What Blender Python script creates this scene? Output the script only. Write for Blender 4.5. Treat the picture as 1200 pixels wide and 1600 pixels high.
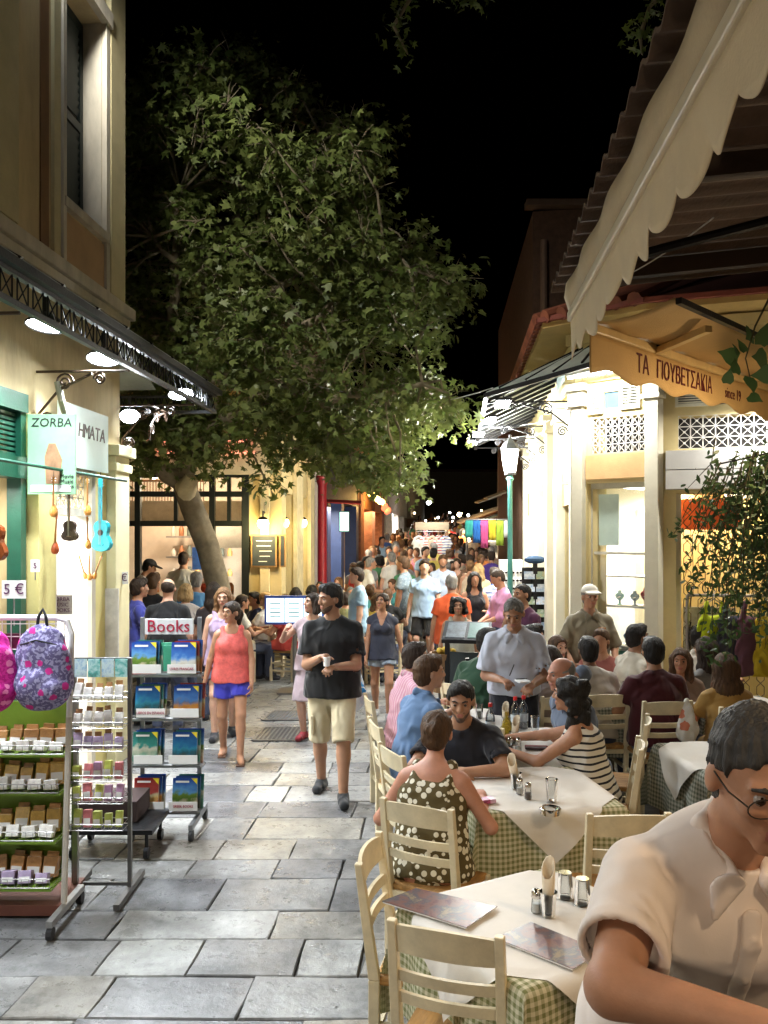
import bpy, bmesh, math, random
import numpy as np
from mathutils import Vector, Matrix

for _o in list(bpy.data.objects):
    bpy.data.objects.remove(_o)
SC = bpy.context.scene
COL = SC.collection
R = math.radians
rnd = random.Random(11)

# ------------------------------------------------------------ camera, world, exposure
F, HC, HZ = 1340.0, 2.2, 835.0          # focal length in photo pixels, camera height, row of the horizon
cam_d = bpy.data.cameras.new('camera')
cam = bpy.data.objects.new('camera', cam_d)
COL.objects.link(cam)
cam.location = (0, 0, HC)
cam.rotation_euler = (R(90), 0, 0)
cam_d.sensor_width = 36
cam_d.lens = F / 1600 * 36
cam_d.shift_y = (HZ - 800) / 1600
cam_d.clip_start = 0.05
cam_d.clip_end = 2000
SC.camera = cam
wd = bpy.data.worlds.new('World')
SC.world = wd
wd.use_nodes = True
_nt = wd.node_tree
_bg = _nt.nodes['Background']
_sky = _nt.nodes.new('ShaderNodeTexSky')
_sky.sky_type = 'NISHITA'
_sky.sun_disc = False
_sky.sun_elevation = R(-6)
_sky.sun_rotation = R(200)
_nt.links.new(_sky.outputs[0], _bg.inputs[0])
_bg.inputs[1].default_value = 0.08
SC.view_settings.view_transform = 'Standard'
SC.view_settings.look = 'None'
SC.view_settings.exposure = 0.6
SC.view_settings.gamma = 1.0
SC.render.engine = 'CYCLES'
SC.cycles.use_denoising = True
SC.cycles.max_bounces = 7
SC.cycles.diffuse_bounces = 4
SC.cycles.transparent_max_bounces = 12
SC.cycles.sample_clamp_indirect = 4.0
SC.cycles.caustics_reflective = False
SC.cycles.caustics_refractive = False

def at(px, py, d):
    return Vector(((px - 600) / F * d, d, HC - (py - HZ) / F * d))
def on(px, py, z=0.0):
    d = (HC - z) * F / (py - HZ)
    return Vector(((px - 600) / F * d, d, z))

# ------------------------------------------------------------ materials
MATS = {}
def nn(nt, t, **kw):
    n = nt.nodes.new(t)
    for k, v in kw.items():
        setattr(n, k, v)
    return n
def base_mat(name):
    m = bpy.data.materials.new(name)
    m.use_nodes = True
    nt = m.node_tree
    b = nt.nodes['Principled BSDF']
    return m, nt, b
def c4(c):
    return (c[0], c[1], c[2], 1)
def wrinkle(nt, tc, bp, amt):
    L = nt.links.new
    mp = nn(nt, 'ShaderNodeMapping'); mp.inputs['Scale'].default_value = (1.0, 1.0, .55); mp.inputs['Rotation'].default_value = (.3, .5, .2); L(tc.outputs['Object'], mp.inputs[0])
    n3 = nn(nt, 'ShaderNodeTexNoise'); n3.noise_type = 'RIDGED_MULTIFRACTAL'; n3.inputs['Scale'].default_value = 7.5; n3.inputs['Detail'].default_value = 2.5; n3.inputs['Distortion'].default_value = 1.1
    L(mp.outputs[0], n3.inputs['Vector'])
    b2 = nn(nt, 'ShaderNodeBump'); b2.inputs['Strength'].default_value = amt; b2.inputs['Distance'].default_value = .06
    L(n3.outputs[0], b2.inputs['Height']); L(b2.outputs[0], bp.inputs['Normal'])
def mat(name, col=(.5, .5, .5), rough=.6, metal=0, var=.18, vs=6, bump=.15, bs=60, spec=.4, orand=0, trans=0, emis=None, es=0, alpha=1, sheen=0, stretch=None, sss=0, wr=0):
    if name in MATS:
        return MATS[name]
    m, nt, b = base_mat(name)
    L = nt.links.new
    tc = nn(nt, 'ShaderNodeTexCoord')
    src = tc.outputs['Object']
    if stretch:
        mp = nn(nt, 'ShaderNodeMapping')
        mp.inputs['Scale'].default_value = stretch
        L(src, mp.inputs[0]); src = mp.outputs[0]
    n1 = nn(nt, 'ShaderNodeTexNoise'); n1.inputs['Scale'].default_value = vs; n1.inputs['Detail'].default_value = 6; n1.inputs['Roughness'].default_value = .65
    L(src, n1.inputs['Vector'])
    mr = nn(nt, 'ShaderNodeMapRange')
    mr.inputs[1].default_value = .28; mr.inputs[2].default_value = .72
    mr.inputs[3].default_value = 1 - var; mr.inputs[4].default_value = 1 + var
    L(n1.outputs[0], mr.inputs[0])
    mul = nn(nt, 'ShaderNodeMixRGB', blend_type='MULTIPLY'); mul.inputs[0].default_value = 1
    mul.inputs[1].default_value = c4(col)
    L(mr.outputs[0], mul.inputs[2])
    out = mul.outputs[0]
    if orand:
        oi = nn(nt, 'ShaderNodeObjectInfo')
        m2 = nn(nt, 'ShaderNodeMapRange'); m2.inputs[3].default_value = 1 - orand; m2.inputs[4].default_value = 1 + orand
        L(oi.outputs['Random'], m2.inputs[0])
        mu2 = nn(nt, 'ShaderNodeMixRGB', blend_type='MULTIPLY'); mu2.inputs[0].default_value = 1
        L(out, mu2.inputs[1]); L(m2.outputs[0], mu2.inputs[2]); out = mu2.outputs[0]
    L(out, b.inputs['Base Color'])
    b.inputs['Roughness'].default_value = rough
    b.inputs['Metallic'].default_value = metal
    b.inputs['Specular IOR Level'].default_value = spec
    if trans: b.inputs['Transmission Weight'].default_value = trans
    if sheen: b.inputs['Sheen Weight'].default_value = sheen
    if sss:
        b.inputs['Subsurface Weight'].default_value = sss
        b.inputs['Subsurface Radius'].default_value = (.02, .008, .004)
    if emis:
        b.inputs['Emission Color'].default_value = c4(emis); b.inputs['Emission Strength'].default_value = es
    if bump:
        n2 = nn(nt, 'ShaderNodeTexNoise'); n2.inputs['Scale'].default_value = bs; n2.inputs['Detail'].default_value = 4
        L(src, n2.inputs['Vector'])
        bp = nn(nt, 'ShaderNodeBump'); bp.inputs['Strength'].default_value = bump; bp.inputs['Distance'].default_value = .01
        L(n2.outputs[0], bp.inputs['Height']); L(bp.outputs[0], b.inputs['Normal'])
        if wr: wrinkle(nt, tc, bp, wr)
        rr = nn(nt, 'ShaderNodeMapRange'); rr.inputs[3].default_value = max(0.02, rough - .1); rr.inputs[4].default_value = min(1, rough + .12)
        L(n1.outputs[0], rr.inputs[0]); L(rr.outputs[0], b.inputs['Roughness'])
    MATS[name] = m
    return m
def emit(name, col, s):
    if name in MATS: return MATS[name]
    m, nt, b = base_mat(name)
    b.inputs['Base Color'].default_value = c4([min(.8, c) for c in col])
    b.inputs['Emission Color'].default_value = c4(col); b.inputs['Emission Strength'].default_value = s
    MATS[name] = m
    return m
def glass(name, tint=(.95, .97, .97), refl=.12):
    if name in MATS: return MATS[name]
    m, nt, b = base_mat(name)
    L = nt.links.new
    t = nn(nt, 'ShaderNodeBsdfTransparent'); t.inputs[0].default_value = c4(tint)
    g = nn(nt, 'ShaderNodeBsdfGlossy'); g.inputs['Roughness'].default_value = .03
    fr = nn(nt, 'ShaderNodeFresnel'); fr.inputs[0].default_value = 1.45
    ad = nn(nt, 'ShaderNodeMath', operation='MULTIPLY_ADD'); ad.inputs[1].default_value = .8; ad.inputs[2].default_value = refl * .3
    L(fr.outputs[0], ad.inputs[0])
    mx = nn(nt, 'ShaderNodeMixShader')
    L(ad.outputs[0], mx.inputs[0]); L(t.outputs[0], mx.inputs[1]); L(g.outputs[0], mx.inputs[2])
    L(mx.outputs[0], nt.nodes['Material Output'].inputs[0])
    MATS[name] = m
    return m
def pattern(name, kind, cols, scale=1.0, rough=.8, coord='Object', bump=.2):
    """cloth prints: stripes (z), gingham (uv), spots, floral"""
    if name in MATS: return MATS[name]
    m, nt, b = base_mat(name)
    L = nt.links.new
    tc = nn(nt, 'ShaderNodeTexCoord')
    src = tc.outputs[coord]
    def M(op, a, bb=None):
        n = nn(nt, 'ShaderNodeMath', operation=op)
        for i, v in enumerate((a, bb)):
            if v is None: continue
            if hasattr(v, 'is_output'): L(v, n.inputs[i])
            else: n.inputs[i].default_value = v
        return n.outputs[0]
    def mix(fac, a, bb):
        n = nn(nt, 'ShaderNodeMixRGB')
        if hasattr(fac, 'is_output'): L(fac, n.inputs[0])
        else: n.inputs[0].default_value = fac
        for i, v in ((1, a), (2, bb)):
            if hasattr(v, 'is_output'): L(v, n.inputs[i])
            else: n.inputs[i].default_value = c4(v)
        return n.outputs[0]
    sep = nn(nt, 'ShaderNodeSeparateXYZ'); L(src, sep.inputs[0])
    if kind == 'stripes':
        nz = nn(nt, 'ShaderNodeTexNoise'); nz.inputs['Scale'].default_value = 4; L(src, nz.inputs['Vector'])
        z = M('ADD', M('MULTIPLY', sep.outputs[2], scale), M('MULTIPLY', nz.outputs[0], scale * .035))
        s = M('GREATER_THAN', M('FRACT', z), .68)
        out = mix(s, cols[0], cols[1])
    elif kind == 'vstripes':
        s = M('GREATER_THAN', M('FRACT', M('MULTIPLY', sep.outputs[0], scale)), .6)
        out = mix(s, cols[0], cols[1])
    elif kind == 'gingham':
        a = M('GREATER_THAN', M('FRACT', M('MULTIPLY', sep.outputs[0], scale)), .5)
        c = M('GREATER_THAN', M('FRACT', M('MULTIPLY', sep.outputs[1], scale)), .5)
        s = M('MULTIPLY', M('ADD', a, c), .5)
        out = mix(s, cols[0], cols[1])
    elif kind == 'spots':
        v = nn(nt, 'ShaderNodeTexVoronoi'); v.inputs['Scale'].default_value = scale; v.inputs['Randomness'].default_value = .7; L(src, v.inputs['Vector'])
        s = M('LESS_THAN', v.outputs[0], .42)
        out = mix(s, cols[0], cols[1])
    elif kind == 'floral':
        v = nn(nt, 'ShaderNodeTexVoronoi'); v.inputs['Scale'].default_value = scale; L(src, v.inputs['Vector'])
        nz = nn(nt, 'ShaderNodeTexNoise'); nz.inputs['Scale'].default_value = scale * 4; L(src, nz.inputs['Vector'])
        sp = M('GREATER_THAN', nz.outputs[0], .52)
        basec = mix(sp, cols[0], cols[2])
        s = M('LESS_THAN', M('ADD', v.outputs[0], M('MULTIPLY', nz.outputs[0], .25)), .42)
        out = mix(s, basec, cols[1])
    elif kind == 'landscape':
        n1 = nn(nt, 'ShaderNodeTexNoise'); n1.inputs['Scale'].default_value = scale * 2; n1.inputs['Detail'].default_value = 5; L(src, n1.inputs['Vector'])
        z = M('ADD', M('MULTIPLY', sep.outputs[2], 4.4), M('MULTIPLY', M('SUBTRACT', n1.outputs[0], .5), .55))
        cr = nn(nt, 'ShaderNodeValToRGB'); L(z, cr.inputs[0]); el = cr.color_ramp.elements
        el[0].position = 0; el[0].color = c4(cols[0]); el[1].position = .95; el[1].color = c4(cols[-1])
        for i, c in enumerate(cols[1:-1]):
            e = el.new((.22, .36, .5, .6)[i]); e.color = c4(c)
        out = cr.outputs[0]
    elif kind == 'picture':
        n1 = nn(nt, 'ShaderNodeTexNoise'); n1.inputs['Scale'].default_value = scale; n1.inputs['Detail'].default_value = 8; n1.inputs['Roughness'].default_value = .7
        n1.inputs['Distortion'].default_value = .3
        L(src, n1.inputs['Vector'])
        cr = nn(nt, 'ShaderNodeValToRGB'); L(n1.outputs[0], cr.inputs[0])
        el = cr.color_ramp.elements
        el[0].position = .3; el[0].color = c4(cols[0]); el[1].position = .72; el[1].color = c4(cols[-1])
        for i, c in enumerate(cols[1:-1]):
            e = el.new(.3 + .42 * (i + 1) / (len(cols) - 1)); e.color = c4(c)
        out = cr.outputs[0]
    L(out, b.inputs['Base Color'])
    b.inputs['Roughness'].default_value = rough
    b.inputs['Specular IOR Level'].default_value = .25
    if bump:
        n2 = nn(nt, 'ShaderNodeTexNoise'); n2.inputs['Scale'].default_value = 30
        L(tc.outputs['Object'], n2.inputs['Vector'])
        bp = nn(nt, 'ShaderNodeBump'); bp.inputs['Strength'].default_value = bump; bp.inputs['Distance'].default_value = .01
        L(n2.outputs[0], bp.inputs['Height']); L(bp.outputs[0], b.inputs['Normal'])
        if bump >= .2 and coord == 'Object': wrinkle(nt, tc, bp, .4)
    MATS[name] = m
    return m

# ------------------------------------------------------------ mesh builder and object helpers
PM = {}     # world matrix of every parentable thing
class MB:
    def __init__(s):
        s.v = []; s.f = []; s.m = []; s.uv = None
    def add(s, vs, fs, mi=0):
        o = len(s.v)
        s.v += [tuple(v) for v in vs]
        s.f += [tuple(i + o for i in f) for f in fs]
        s.m += [mi] * len(fs)
        return s
    def box(s, c, size, rz=0, M=None, mi=0, taper=1.0):
        hx, hy, hz = [q / 2 for q in size]
        vs = []
        for z in (-1, 1):
            t = taper if z > 0 else 1
            for x, y in ((-1, -1), (1, -1), (1, 1), (-1, 1)):
                p = Vector((x * hx * t, y * hy * t, z * hz))
                if rz: p = Matrix.Rotation(rz, 3, 'Z') @ p
                p = p + Vector(c)
                if M is not None: p = M @ p
                vs.append(p)
        return s.add(vs, [(3, 2, 1, 0), (4, 5, 6, 7), (0, 1, 5, 4), (1, 2, 6, 5), (2, 3, 7, 6), (3, 0, 4, 7)], mi)
    def hexa(s, p, mi=0):   # 8 points bottom ring then top ring
        return s.add(p, [(3, 2, 1, 0), (4, 5, 6, 7), (0, 1, 5, 4), (1, 2, 6, 5), (2, 3, 7, 6), (3, 0, 4, 7)], mi)
    def bar(s, a, b, w, t=None, mi=0, up=(0, 0, 1)):    # rectangular bar from a to b
        a = Vector(a); b = Vector(b); t = t or w
        d = (b - a).normalized()
        u = Vector(up)
        if abs(d.dot(u)) > .98: u = Vector((0, 1, 0))
        x = d.cross(u).normalized(); y = x.cross(d).normalized()
        ps = []
        for q in (a, b):
            for i, j in ((-1, -1), (1, -1), (1, 1), (-1, 1)):
                ps.append(q + x * (i * w / 2) + y * (j * t / 2))
        return s.hexa(ps, mi)
    def cyl(s, a, b, r0, r1=None, n=10, mi=0, caps=True):
        return s.tube([a, b], [r0, r0 if r1 is None else r1], n, mi, caps)
    def tube(s, pts, rs, n=8, mi=0, caps=True):
        pts = [Vector(p) for p in pts]
        if not hasattr(rs, '__len__'): rs = [rs] * len(pts)
        vs = []; fs = []
        N = len(pts)
        prev = None
        for i, p in enumerate(pts):
            d = (pts[min(i + 1, N - 1)] - pts[max(i - 1, 0)])
            d = d.normalized() if d.length > 1e-9 else Vector((0, 0, 1))
            if prev is None:
                u = Vector((0, 0, 1)) if abs(d.z) < .9 else Vector((1, 0, 0))
                x = d.cross(u).normalized()
            else:
                x = (prev - d * prev.dot(d))
                x = x.normalized() if x.length > 1e-6 else d.orthogonal().normalized()
            prev = x
            y = d.cross(x)
            for k in range(n):
                a = 2 * math.pi * k / n
                vs.append(p + (x * math.cos(a) + y * math.sin(a)) * rs[i])
        for i in range(N - 1):
            for k in range(n):
                k2 = (k + 1) % n
                fs.append((i * n + k, i * n + k2, (i + 1) * n + k2, (i + 1) * n + k))
        if caps:
            fs.append(tuple(range(n - 1, -1, -1))); fs.append(tuple((N - 1) * n + k for k in range(n)))
        return s.add(vs, fs, mi)
    def lathe(s, prof, c=(0, 0, 0), n=16, mi=0, M=None):
        vs = []; fs = []
        for r, z in prof:
            for k in range(n):
                a = 2 * math.pi * k / n
                p = Vector((c[0] + r * math.cos(a), c[1] + r * math.sin(a), c[2] + z))
                vs.append(M @ p if M is not None else p)
        for i in range(len(prof) - 1):
            for k in range(n):
                k2 = (k + 1) % n
                fs.append((i * n + k, i * n + k2, (i + 1) * n + k2, (i + 1) * n + k))
        return s.add(vs, fs, mi)
    def prism(s, poly, depth, M, mi=0):   # poly in xy of M, extruded along z of M by depth
        n = len(poly)
        vs = [M @ Vector((p[0], p[1], 0)) for p in poly] + [M @ Vector((p[0], p[1], depth)) for p in poly]
        fs = [tuple(range(n - 1, -1, -1)), tuple(range(n, 2 * n))] + [(i, (i + 1) % n, n + (i + 1) % n, n + i) for i in range(n)]
        return s.add(vs, fs, mi)
    def ball(s, c, r, n=10, mi=0):
        r = r if hasattr(r, '__len__') else (r, r, r)
        vs = []; fs = []
        h = n // 2
        for i in range(h + 1):
            t = math.pi * i / h
            for k in range(n):
                a = 2 * math.pi * k / n
                vs.append((c[0] + r[0] * math.sin(t) * math.cos(a), c[1] + r[1] * math.sin(t) * math.sin(a), c[2] + r[2] * math.cos(t)))
        for i in range(h):
            for k in range(n):
                k2 = (k + 1) % n
                fs.append((i * n + k, (i + 1) * n + k, (i + 1) * n + k2, i * n + k2))
        return s.add(vs, fs, mi)
    def mesh(s, name, mats, smooth=None, M=None):
        me = bpy.data.meshes.new(name)
        vs = s.v if M is None else [tuple(M @ Vector(v)) for v in s.v]
        me.from_pydata(vs, [], s.f)
        mats = mats if isinstance(mats, (list, tuple)) else [mats]
        for m in mats: me.materials.append(m)
        if len(mats) > 1: me.polygons.foreach_set('material_index', s.m)
        if s.uv is not None:
            uvl = me.uv_layers.new(name='UVMap')
            li = np.empty(len(me.loops), dtype=np.int32); me.loops.foreach_get('vertex_index', li)
            uvl.data.foreach_set('uv', np.asarray(s.uv, dtype=np.float32)[li].ravel())
        if smooth is not None:
            me.polygons.foreach_set('use_smooth', [True] * len(me.polygons))
            me.set_sharp_from_angle(angle=R(smooth))
        me.update()
        return me
    def build(s, name, mats, parent=None, smooth=None, world=False, bevel=0):
        M = None
        if parent is not None and world: M = PM[parent.name].inverted()
        o = bpy.data.objects.new(name, s.mesh(name, mats, smooth, M))
        COL.objects.link(o)
        if parent is not None:
            o.parent = parent
            PM[o.name] = PM[parent.name]
        else:
            PM[o.name] = Matrix.Identity(4)
        if bevel:
            md = o.modifiers.new('bevel', 'BEVEL'); md.width = bevel; md.segments = 2; md.limit_method = 'ANGLE'
        return o
def tag(o, label=None, cat=None, group=None, kind=None):
    if label: o['label'] = label
    if cat: o['category'] = cat
    if group: o['group'] = group
    if kind: o['kind'] = kind
    return o
def thing(name, label, cat, loc=(0, 0, 0), rz=0, group=None, kind=None):
    o = bpy.data.objects.new(name, None)
    COL.objects.link(o)
    o.empty_display_size = .1
    o.location = loc; o.rotation_euler = (0, 0, rz)
    PM[o.name] = Matrix.Translation(loc) @ Matrix.Rotation(rz, 4, 'Z')
    return tag(o, label, cat, group, kind)
def copy_tree(o, parent=None):
    c = o.copy(); COL.objects.link(c); c.parent = parent
    for ch in list(o.children): copy_tree(ch, c)
    return c
def place(o, loc, rz=0, label=None, group=None, scale=None):
    o.location = loc; o.rotation_euler = (0, 0, rz)
    if scale: o.scale = (scale,) * 3
    if label: o['label'] = label
    if group: o['group'] = group
    PM[o.name] = Matrix.Translation(loc) @ Matrix.Rotation(rz, 4, 'Z')
    return o
def text(name, s, size, M, m, parent=None, world=True, extrude=.002, align='CENTER', xs=1.0, shear=0, bold=0):
    cu = bpy.data.curves.new(name, 'FONT')
    cu.body = s; cu.size = size; cu.extrude = extrude; cu.align_x = align; cu.align_y = 'CENTER'; cu.resolution_u = 2
    cu.shear = shear; cu.offset = bold
    t = bpy.data.objects.new('tmp', cu); COL.objects.link(t)
    bpy.context.view_layer.update()
    me = bpy.data.meshes.new_from_object(t)
    bpy.data.objects.remove(t)
    me.materials.clear(); me.materials.append(m)
    M = M @ Matrix.Diagonal((xs, 1, 1, 1))
    if parent is not None and world: M = PM[parent.name].inverted() @ M
    me.transform(M)
    o = bpy.data.objects.new(name, me); COL.objects.link(o)
    if parent is not None:
        o.parent = parent; PM[o.name] = PM[parent.name]
    return o
def frame_m(o, x, y):      # matrix with origin o, x axis, y axis
    x = Vector(x).normalized(); y = Vector(y); y = (y - x * y.dot(x)).normalized(); z = x.cross(y)
    M = Matrix.Identity(4)
    for i in range(3):
        M[i][0] = x[i]; M[i][1] = y[i]; M[i][2] = z[i]; M[i][3] = o[i]
    return M
def lamp(kind, name, loc, power, col, size=.1, target=None, parent=None, spot=None, blend=.5, size_y=None, spread=180):
    l = bpy.data.lights.new(name, kind)
    l.energy = power; l.color = col
    if kind == 'AREA':
        l.size = size; l.spread = R(spread)
        if size_y: l.shape = 'RECTANGLE'; l.size_y = size_y
    else: l.shadow_soft_size = size
    if kind == 'SPOT': l.spot_size = R(spot); l.spot_blend = blend
    o = bpy.data.objects.new(name, l); COL.objects.link(o)
    M = Matrix.Translation(loc)
    if target is not None:
        d = Vector(target) - Vector(loc)
        M = M @ d.to_track_quat('-Z', 'Y').to_matrix().to_4x4()
    if parent is not None:
        o.parent = parent
        M = PM[parent.name].inverted() @ M
    o.matrix_local = M
    return o
# ------------------------------------------------------------ figures: signed distance fields meshed by surface nets
def V3(*a): return np.array(a, dtype=np.float64)
def nrm(v):
    l = np.linalg.norm(v); return v / l if l > 1e-9 else v
class Sdf:
    def __init__(s): s.p = []; s.lo = V3(9, 9, 9); s.hi = -s.lo; s.nz = None
    def _bb(s, lo, hi): s.lo = np.minimum(s.lo, lo); s.hi = np.maximum(s.hi, hi)
    def cap(s, a, b, ra, rb=None, k=.03, clip=False, clip0=False, op=1, cut=None):
        a = np.asarray(a, float); b = np.asarray(b, float); rb = ra if rb is None else rb
        ab = b - a; L2 = max(ab @ ab, 1e-9); dr = nrm(ab)
        def f(P):
            q = P - a
            t = np.clip((q @ ab) / L2, 0, 1)
            d = np.linalg.norm(q - t[:, None] * ab, axis=1) - (ra + t * (rb - ra))
            if clip: d = np.maximum(d, (P - b) @ dr)
            if clip0: d = np.maximum(d, (a - P) @ dr)
            if cut is not None: d = np.maximum(d, (P - cut[0]) @ cut[1])
            return d
        s.p.append((f, k, op))
        if op > 0:
            s._bb(np.minimum(a - ra, b - rb), np.maximum(a + ra, b + rb))
    def fcap(s, o, Rm, sc, a, b, ra, rb, k=.03, clip=False, clip0=False):
        """capsule inside a stretched frame: local = (P-o)@Rm*sc"""
        sc = np.asarray(sc, float); a = np.asarray(a, float) * sc; b = np.asarray(b, float) * sc
        ab = b - a; L2 = max(ab @ ab, 1e-9); dr = nrm(ab)
        def f(P):
            Q = ((P - o) @ Rm) * sc
            q = Q - a
            t = np.clip((q @ ab) / L2, 0, 1)
            d = np.linalg.norm(q - t[:, None] * ab, axis=1) - (ra + t * (rb - ra))
            if clip: d = np.maximum(d, (Q - b) @ dr)
            if clip0: d = np.maximum(d, (a - Q) @ dr)
            return d
        s.p.append((f, k, 1))
        r = max(ra, rb) / sc.min()
        for e in (a, b):
            w = o + Rm @ (e / sc)
            s._bb(w - r, w + r)
    def ell(s, c, r, Rm=np.eye(3), k=.02, op=1):
        c = np.asarray(c, float); r = np.asarray(r, float)
        def f(P):
            q = ((P - c) @ Rm) / r
            k0 = np.linalg.norm(q, axis=1); k1 = np.linalg.norm(q / r, axis=1) + 1e-9
            return k0 * (k0 - 1) / k1
        s.p.append((f, k, op))
        if op > 0: s._bb(c - r.max(), c + r.max())
    def plane(s, o, n, k=.004):      # removes the side n points to
        o = np.asarray(o, float); n = nrm(np.asarray(n, float))
        s.p.append((lambda P: (o - P) @ n, k, -1))
    def mesh(s, res):
        B = 8
        lo = s.lo - res * 3; hi = s.hi + res * 3
        nb = np.maximum(1, np.ceil((hi - lo) / (res * B)).astype(int))
        bs = res * B; Rr = .87 * bs
        gx, gy, gz = np.meshgrid(*[np.arange(n) for n in nb], indexing='ij')
        C = lo + (np.stack([gx, gy, gz], -1).reshape(-1, 3) + .5) * bs
        D = [f(C) for f, k, op in s.p]
        val = np.full(len(C), 10.)
        mn = np.full(len(C), 10.)
        for d, (f, k, op) in zip(D, s.p):
            if op > 0: mn = np.minimum(mn, d)
            val = s._comb(val, d, k, op)
        keep = np.where(np.abs(val) < Rr * 1.25 + .02)[0]
        if len(keep) == 0: return np.zeros((0, 3)), np.zeros((0, 4), int)
        q = np.arange(B + 1) * res - bs / 2
        off = np.stack(np.meshgrid(q, q, q, indexing='ij'), -1).reshape(-1, 3)
        W = np.full((len(keep), (B + 1) ** 3), 10.)
        for d, (f, k, op) in zip(D, s.p):
            dk = d[keep]
            act = np.where(dk < mn[keep] + 2.2 * Rr + k + .01)[0] if op > 0 else np.where(dk < 1.3 * Rr + k + .02)[0]
            if len(act) == 0: continue
            P = (C[keep[act]][:, None, :] + off[None]).reshape(-1, 3)
            W[act] = s._comb(W[act], f(P).reshape(len(act), -1), k, op)
        if s.nz:
            P = (C[keep][:, None, :] + off[None]).reshape(-1, 3)
            W += s.nz(P).reshape(W.shape)
        N = nb * B + 1
        V = np.full(N, 10.)
        vb = np.where(val < 0, -1., 1.).reshape(nb)
        V[:-1, :-1, :-1] = np.repeat(np.repeat(np.repeat(vb, B, 0), B, 1), B, 2)
        kx, ky, kz = gx.ravel()[keep], gy.ravel()[keep], gz.ravel()[keep]
        W = W.reshape(-1, B + 1, B + 1, B + 1)
        for i in range(len(keep)):
            V[kx[i] * B:kx[i] * B + B + 1, ky[i] * B:ky[i] * B + B + 1, kz[i] * B:kz[i] * B + B + 1] = W[i]
        I = V < 0
        cs = np.zeros(N - 1, np.uint8)
        cor = [(a, b, c) for a in (0, 1) for b in (0, 1) for c in (0, 1)]
        sl = lambda A, o: A[o[0]:A.shape[0] - 1 + o[0], o[1]:A.shape[1] - 1 + o[1], o[2]:A.shape[2] - 1 + o[2]]
        for o in cor: cs += sl(I, o)
        cells = np.argwhere((cs > 0) & (cs < 8))
        if len(cells) == 0: return np.zeros((0, 3)), np.zeros((0, 4), int)
        idx = np.full(cs.shape, -1, np.int32)
        idx[tuple(cells.T)] = np.arange(len(cells))
        acc = np.zeros((len(cells), 3)); cnt = np.zeros(len(cells))
        cv = {o: V[tuple((cells + o).T)] for o in cor}
        for o in cor:
            for ax in range(3):
                if o[ax]: continue
                o2 = list(o); o2[ax] = 1; o2 = tuple(o2)
                a, b = cv[o], cv[o2]
                mk = (a < 0) != (b < 0)
                t = np.where(mk, a / np.where(mk, a - b, 1), 0)
                p = np.tile(np.array(o, float), (len(cells), 1)); p[:, ax] += t
                acc += p * mk[:, None]; cnt += mk
        verts = lo + (cells + acc / cnt[:, None]) * res
        quads = []
        for ax in range(3):
            s0 = [slice(None)] * 3; s1 = [slice(None)] * 3
            s0[ax] = slice(0, -1); s1[ax] = slice(1, None)
            A = I[tuple(s0)]; Bq = I[tuple(s1)]
            e = np.argwhere(A != Bq)
            u, v = [(1, 2), (2, 0), (0, 1)][ax]
            ok = (e[:, u] > 0) & (e[:, v] > 0) & (e[:, u] < cs.shape[u]) & (e[:, v] < cs.shape[v])
            e = e[ok]
            du = np.zeros(3, int); du[u] = 1; dv = np.zeros(3, int); dv[v] = 1
            qd = np.stack([idx[tuple((e - du - dv).T)], idx[tuple((e - dv).T)], idx[tuple(e.T)], idx[tuple((e - du).T)]], 1)
            ins = A[tuple(e.T)]
            qd[~ins] = qd[~ins][:, ::-1]
            quads.append(qd[(qd >= 0).all(1)])
        return verts, np.concatenate(quads)
    @staticmethod
    def _comb(a, d, k, op):
        if op < 0:
            d = -d
            h = np.clip(.5 - .5 * (d - a) / k, 0, 1)   # smooth max
            return d + (a - d) * h + k * h * (1 - h)
        h = np.clip(.5 + .5 * (d - a) / k, 0, 1)
        return d + (a - d) * h - k * h * (1 - h)

def npmesh(name, v, f, m, smooth=True):
    me = bpy.data.meshes.new(name)
    nv, nf = len(v), len(f)
    me.vertices.add(nv); me.vertices.foreach_set('co', np.asarray(v, np.float32).ravel())
    me.loops.add(nf * 4); me.loops.foreach_set('vertex_index', np.asarray(f, np.int32).ravel())
    me.polygons.add(nf)
    me.polygons.foreach_set('loop_start', np.arange(0, nf * 4, 4, dtype=np.int32))
    me.polygons.foreach_set('loop_total', np.full(nf, 4, np.int32))
    if smooth: me.polygons.foreach_set('use_smooth', np.ones(nf, bool))
    me.update(calc_edges=True)
    me.validate()
    me.materials.append(m)
    return me

def wob(amp, fr, seed=0):
    r = np.random.RandomState(seed)
    ph = r.rand(6) * 6.28
    ax = r.randn(4, 3); ax /= np.linalg.norm(ax, axis=1)[:, None]
    def f(P):
        w = .6 * np.sin(P @ ax[3] * fr * .5 + ph[4])
        return amp * (np.sin(P @ ax[0] * fr + ph[0] + w) + .7 * np.sin(P @ ax[1] * fr * 1.7 + ph[1] + w * 2) + .5 * np.sin(P @ ax[2] * fr * 2.9 + ph[2] + 2 * w))
    return f
def folds(amp, fr, seed=0):      # mostly vertical cloth folds
    r = np.random.RandomState(seed); ph = r.rand(4) * 6.28; a = r.rand() * 3
    def f(P):
        w = 1.6 * np.sin(P[:, 2] * 9 + ph[3] + P[:, 0] * 5)
        sn = lambda q: 1 - 2 * np.abs(np.sin(q * .5)) ** .7
        return amp * (sn((P[:, 0] * math.cos(a) + P[:, 1] * math.sin(a)) * fr + P[:, 2] * fr * .45 + ph[0] + w) + .8 * sn((P[:, 0] * math.sin(a) - P[:, 1]) * fr * 1.6 - P[:, 2] * fr * .8 + ph[1] + w))
    return f
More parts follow.
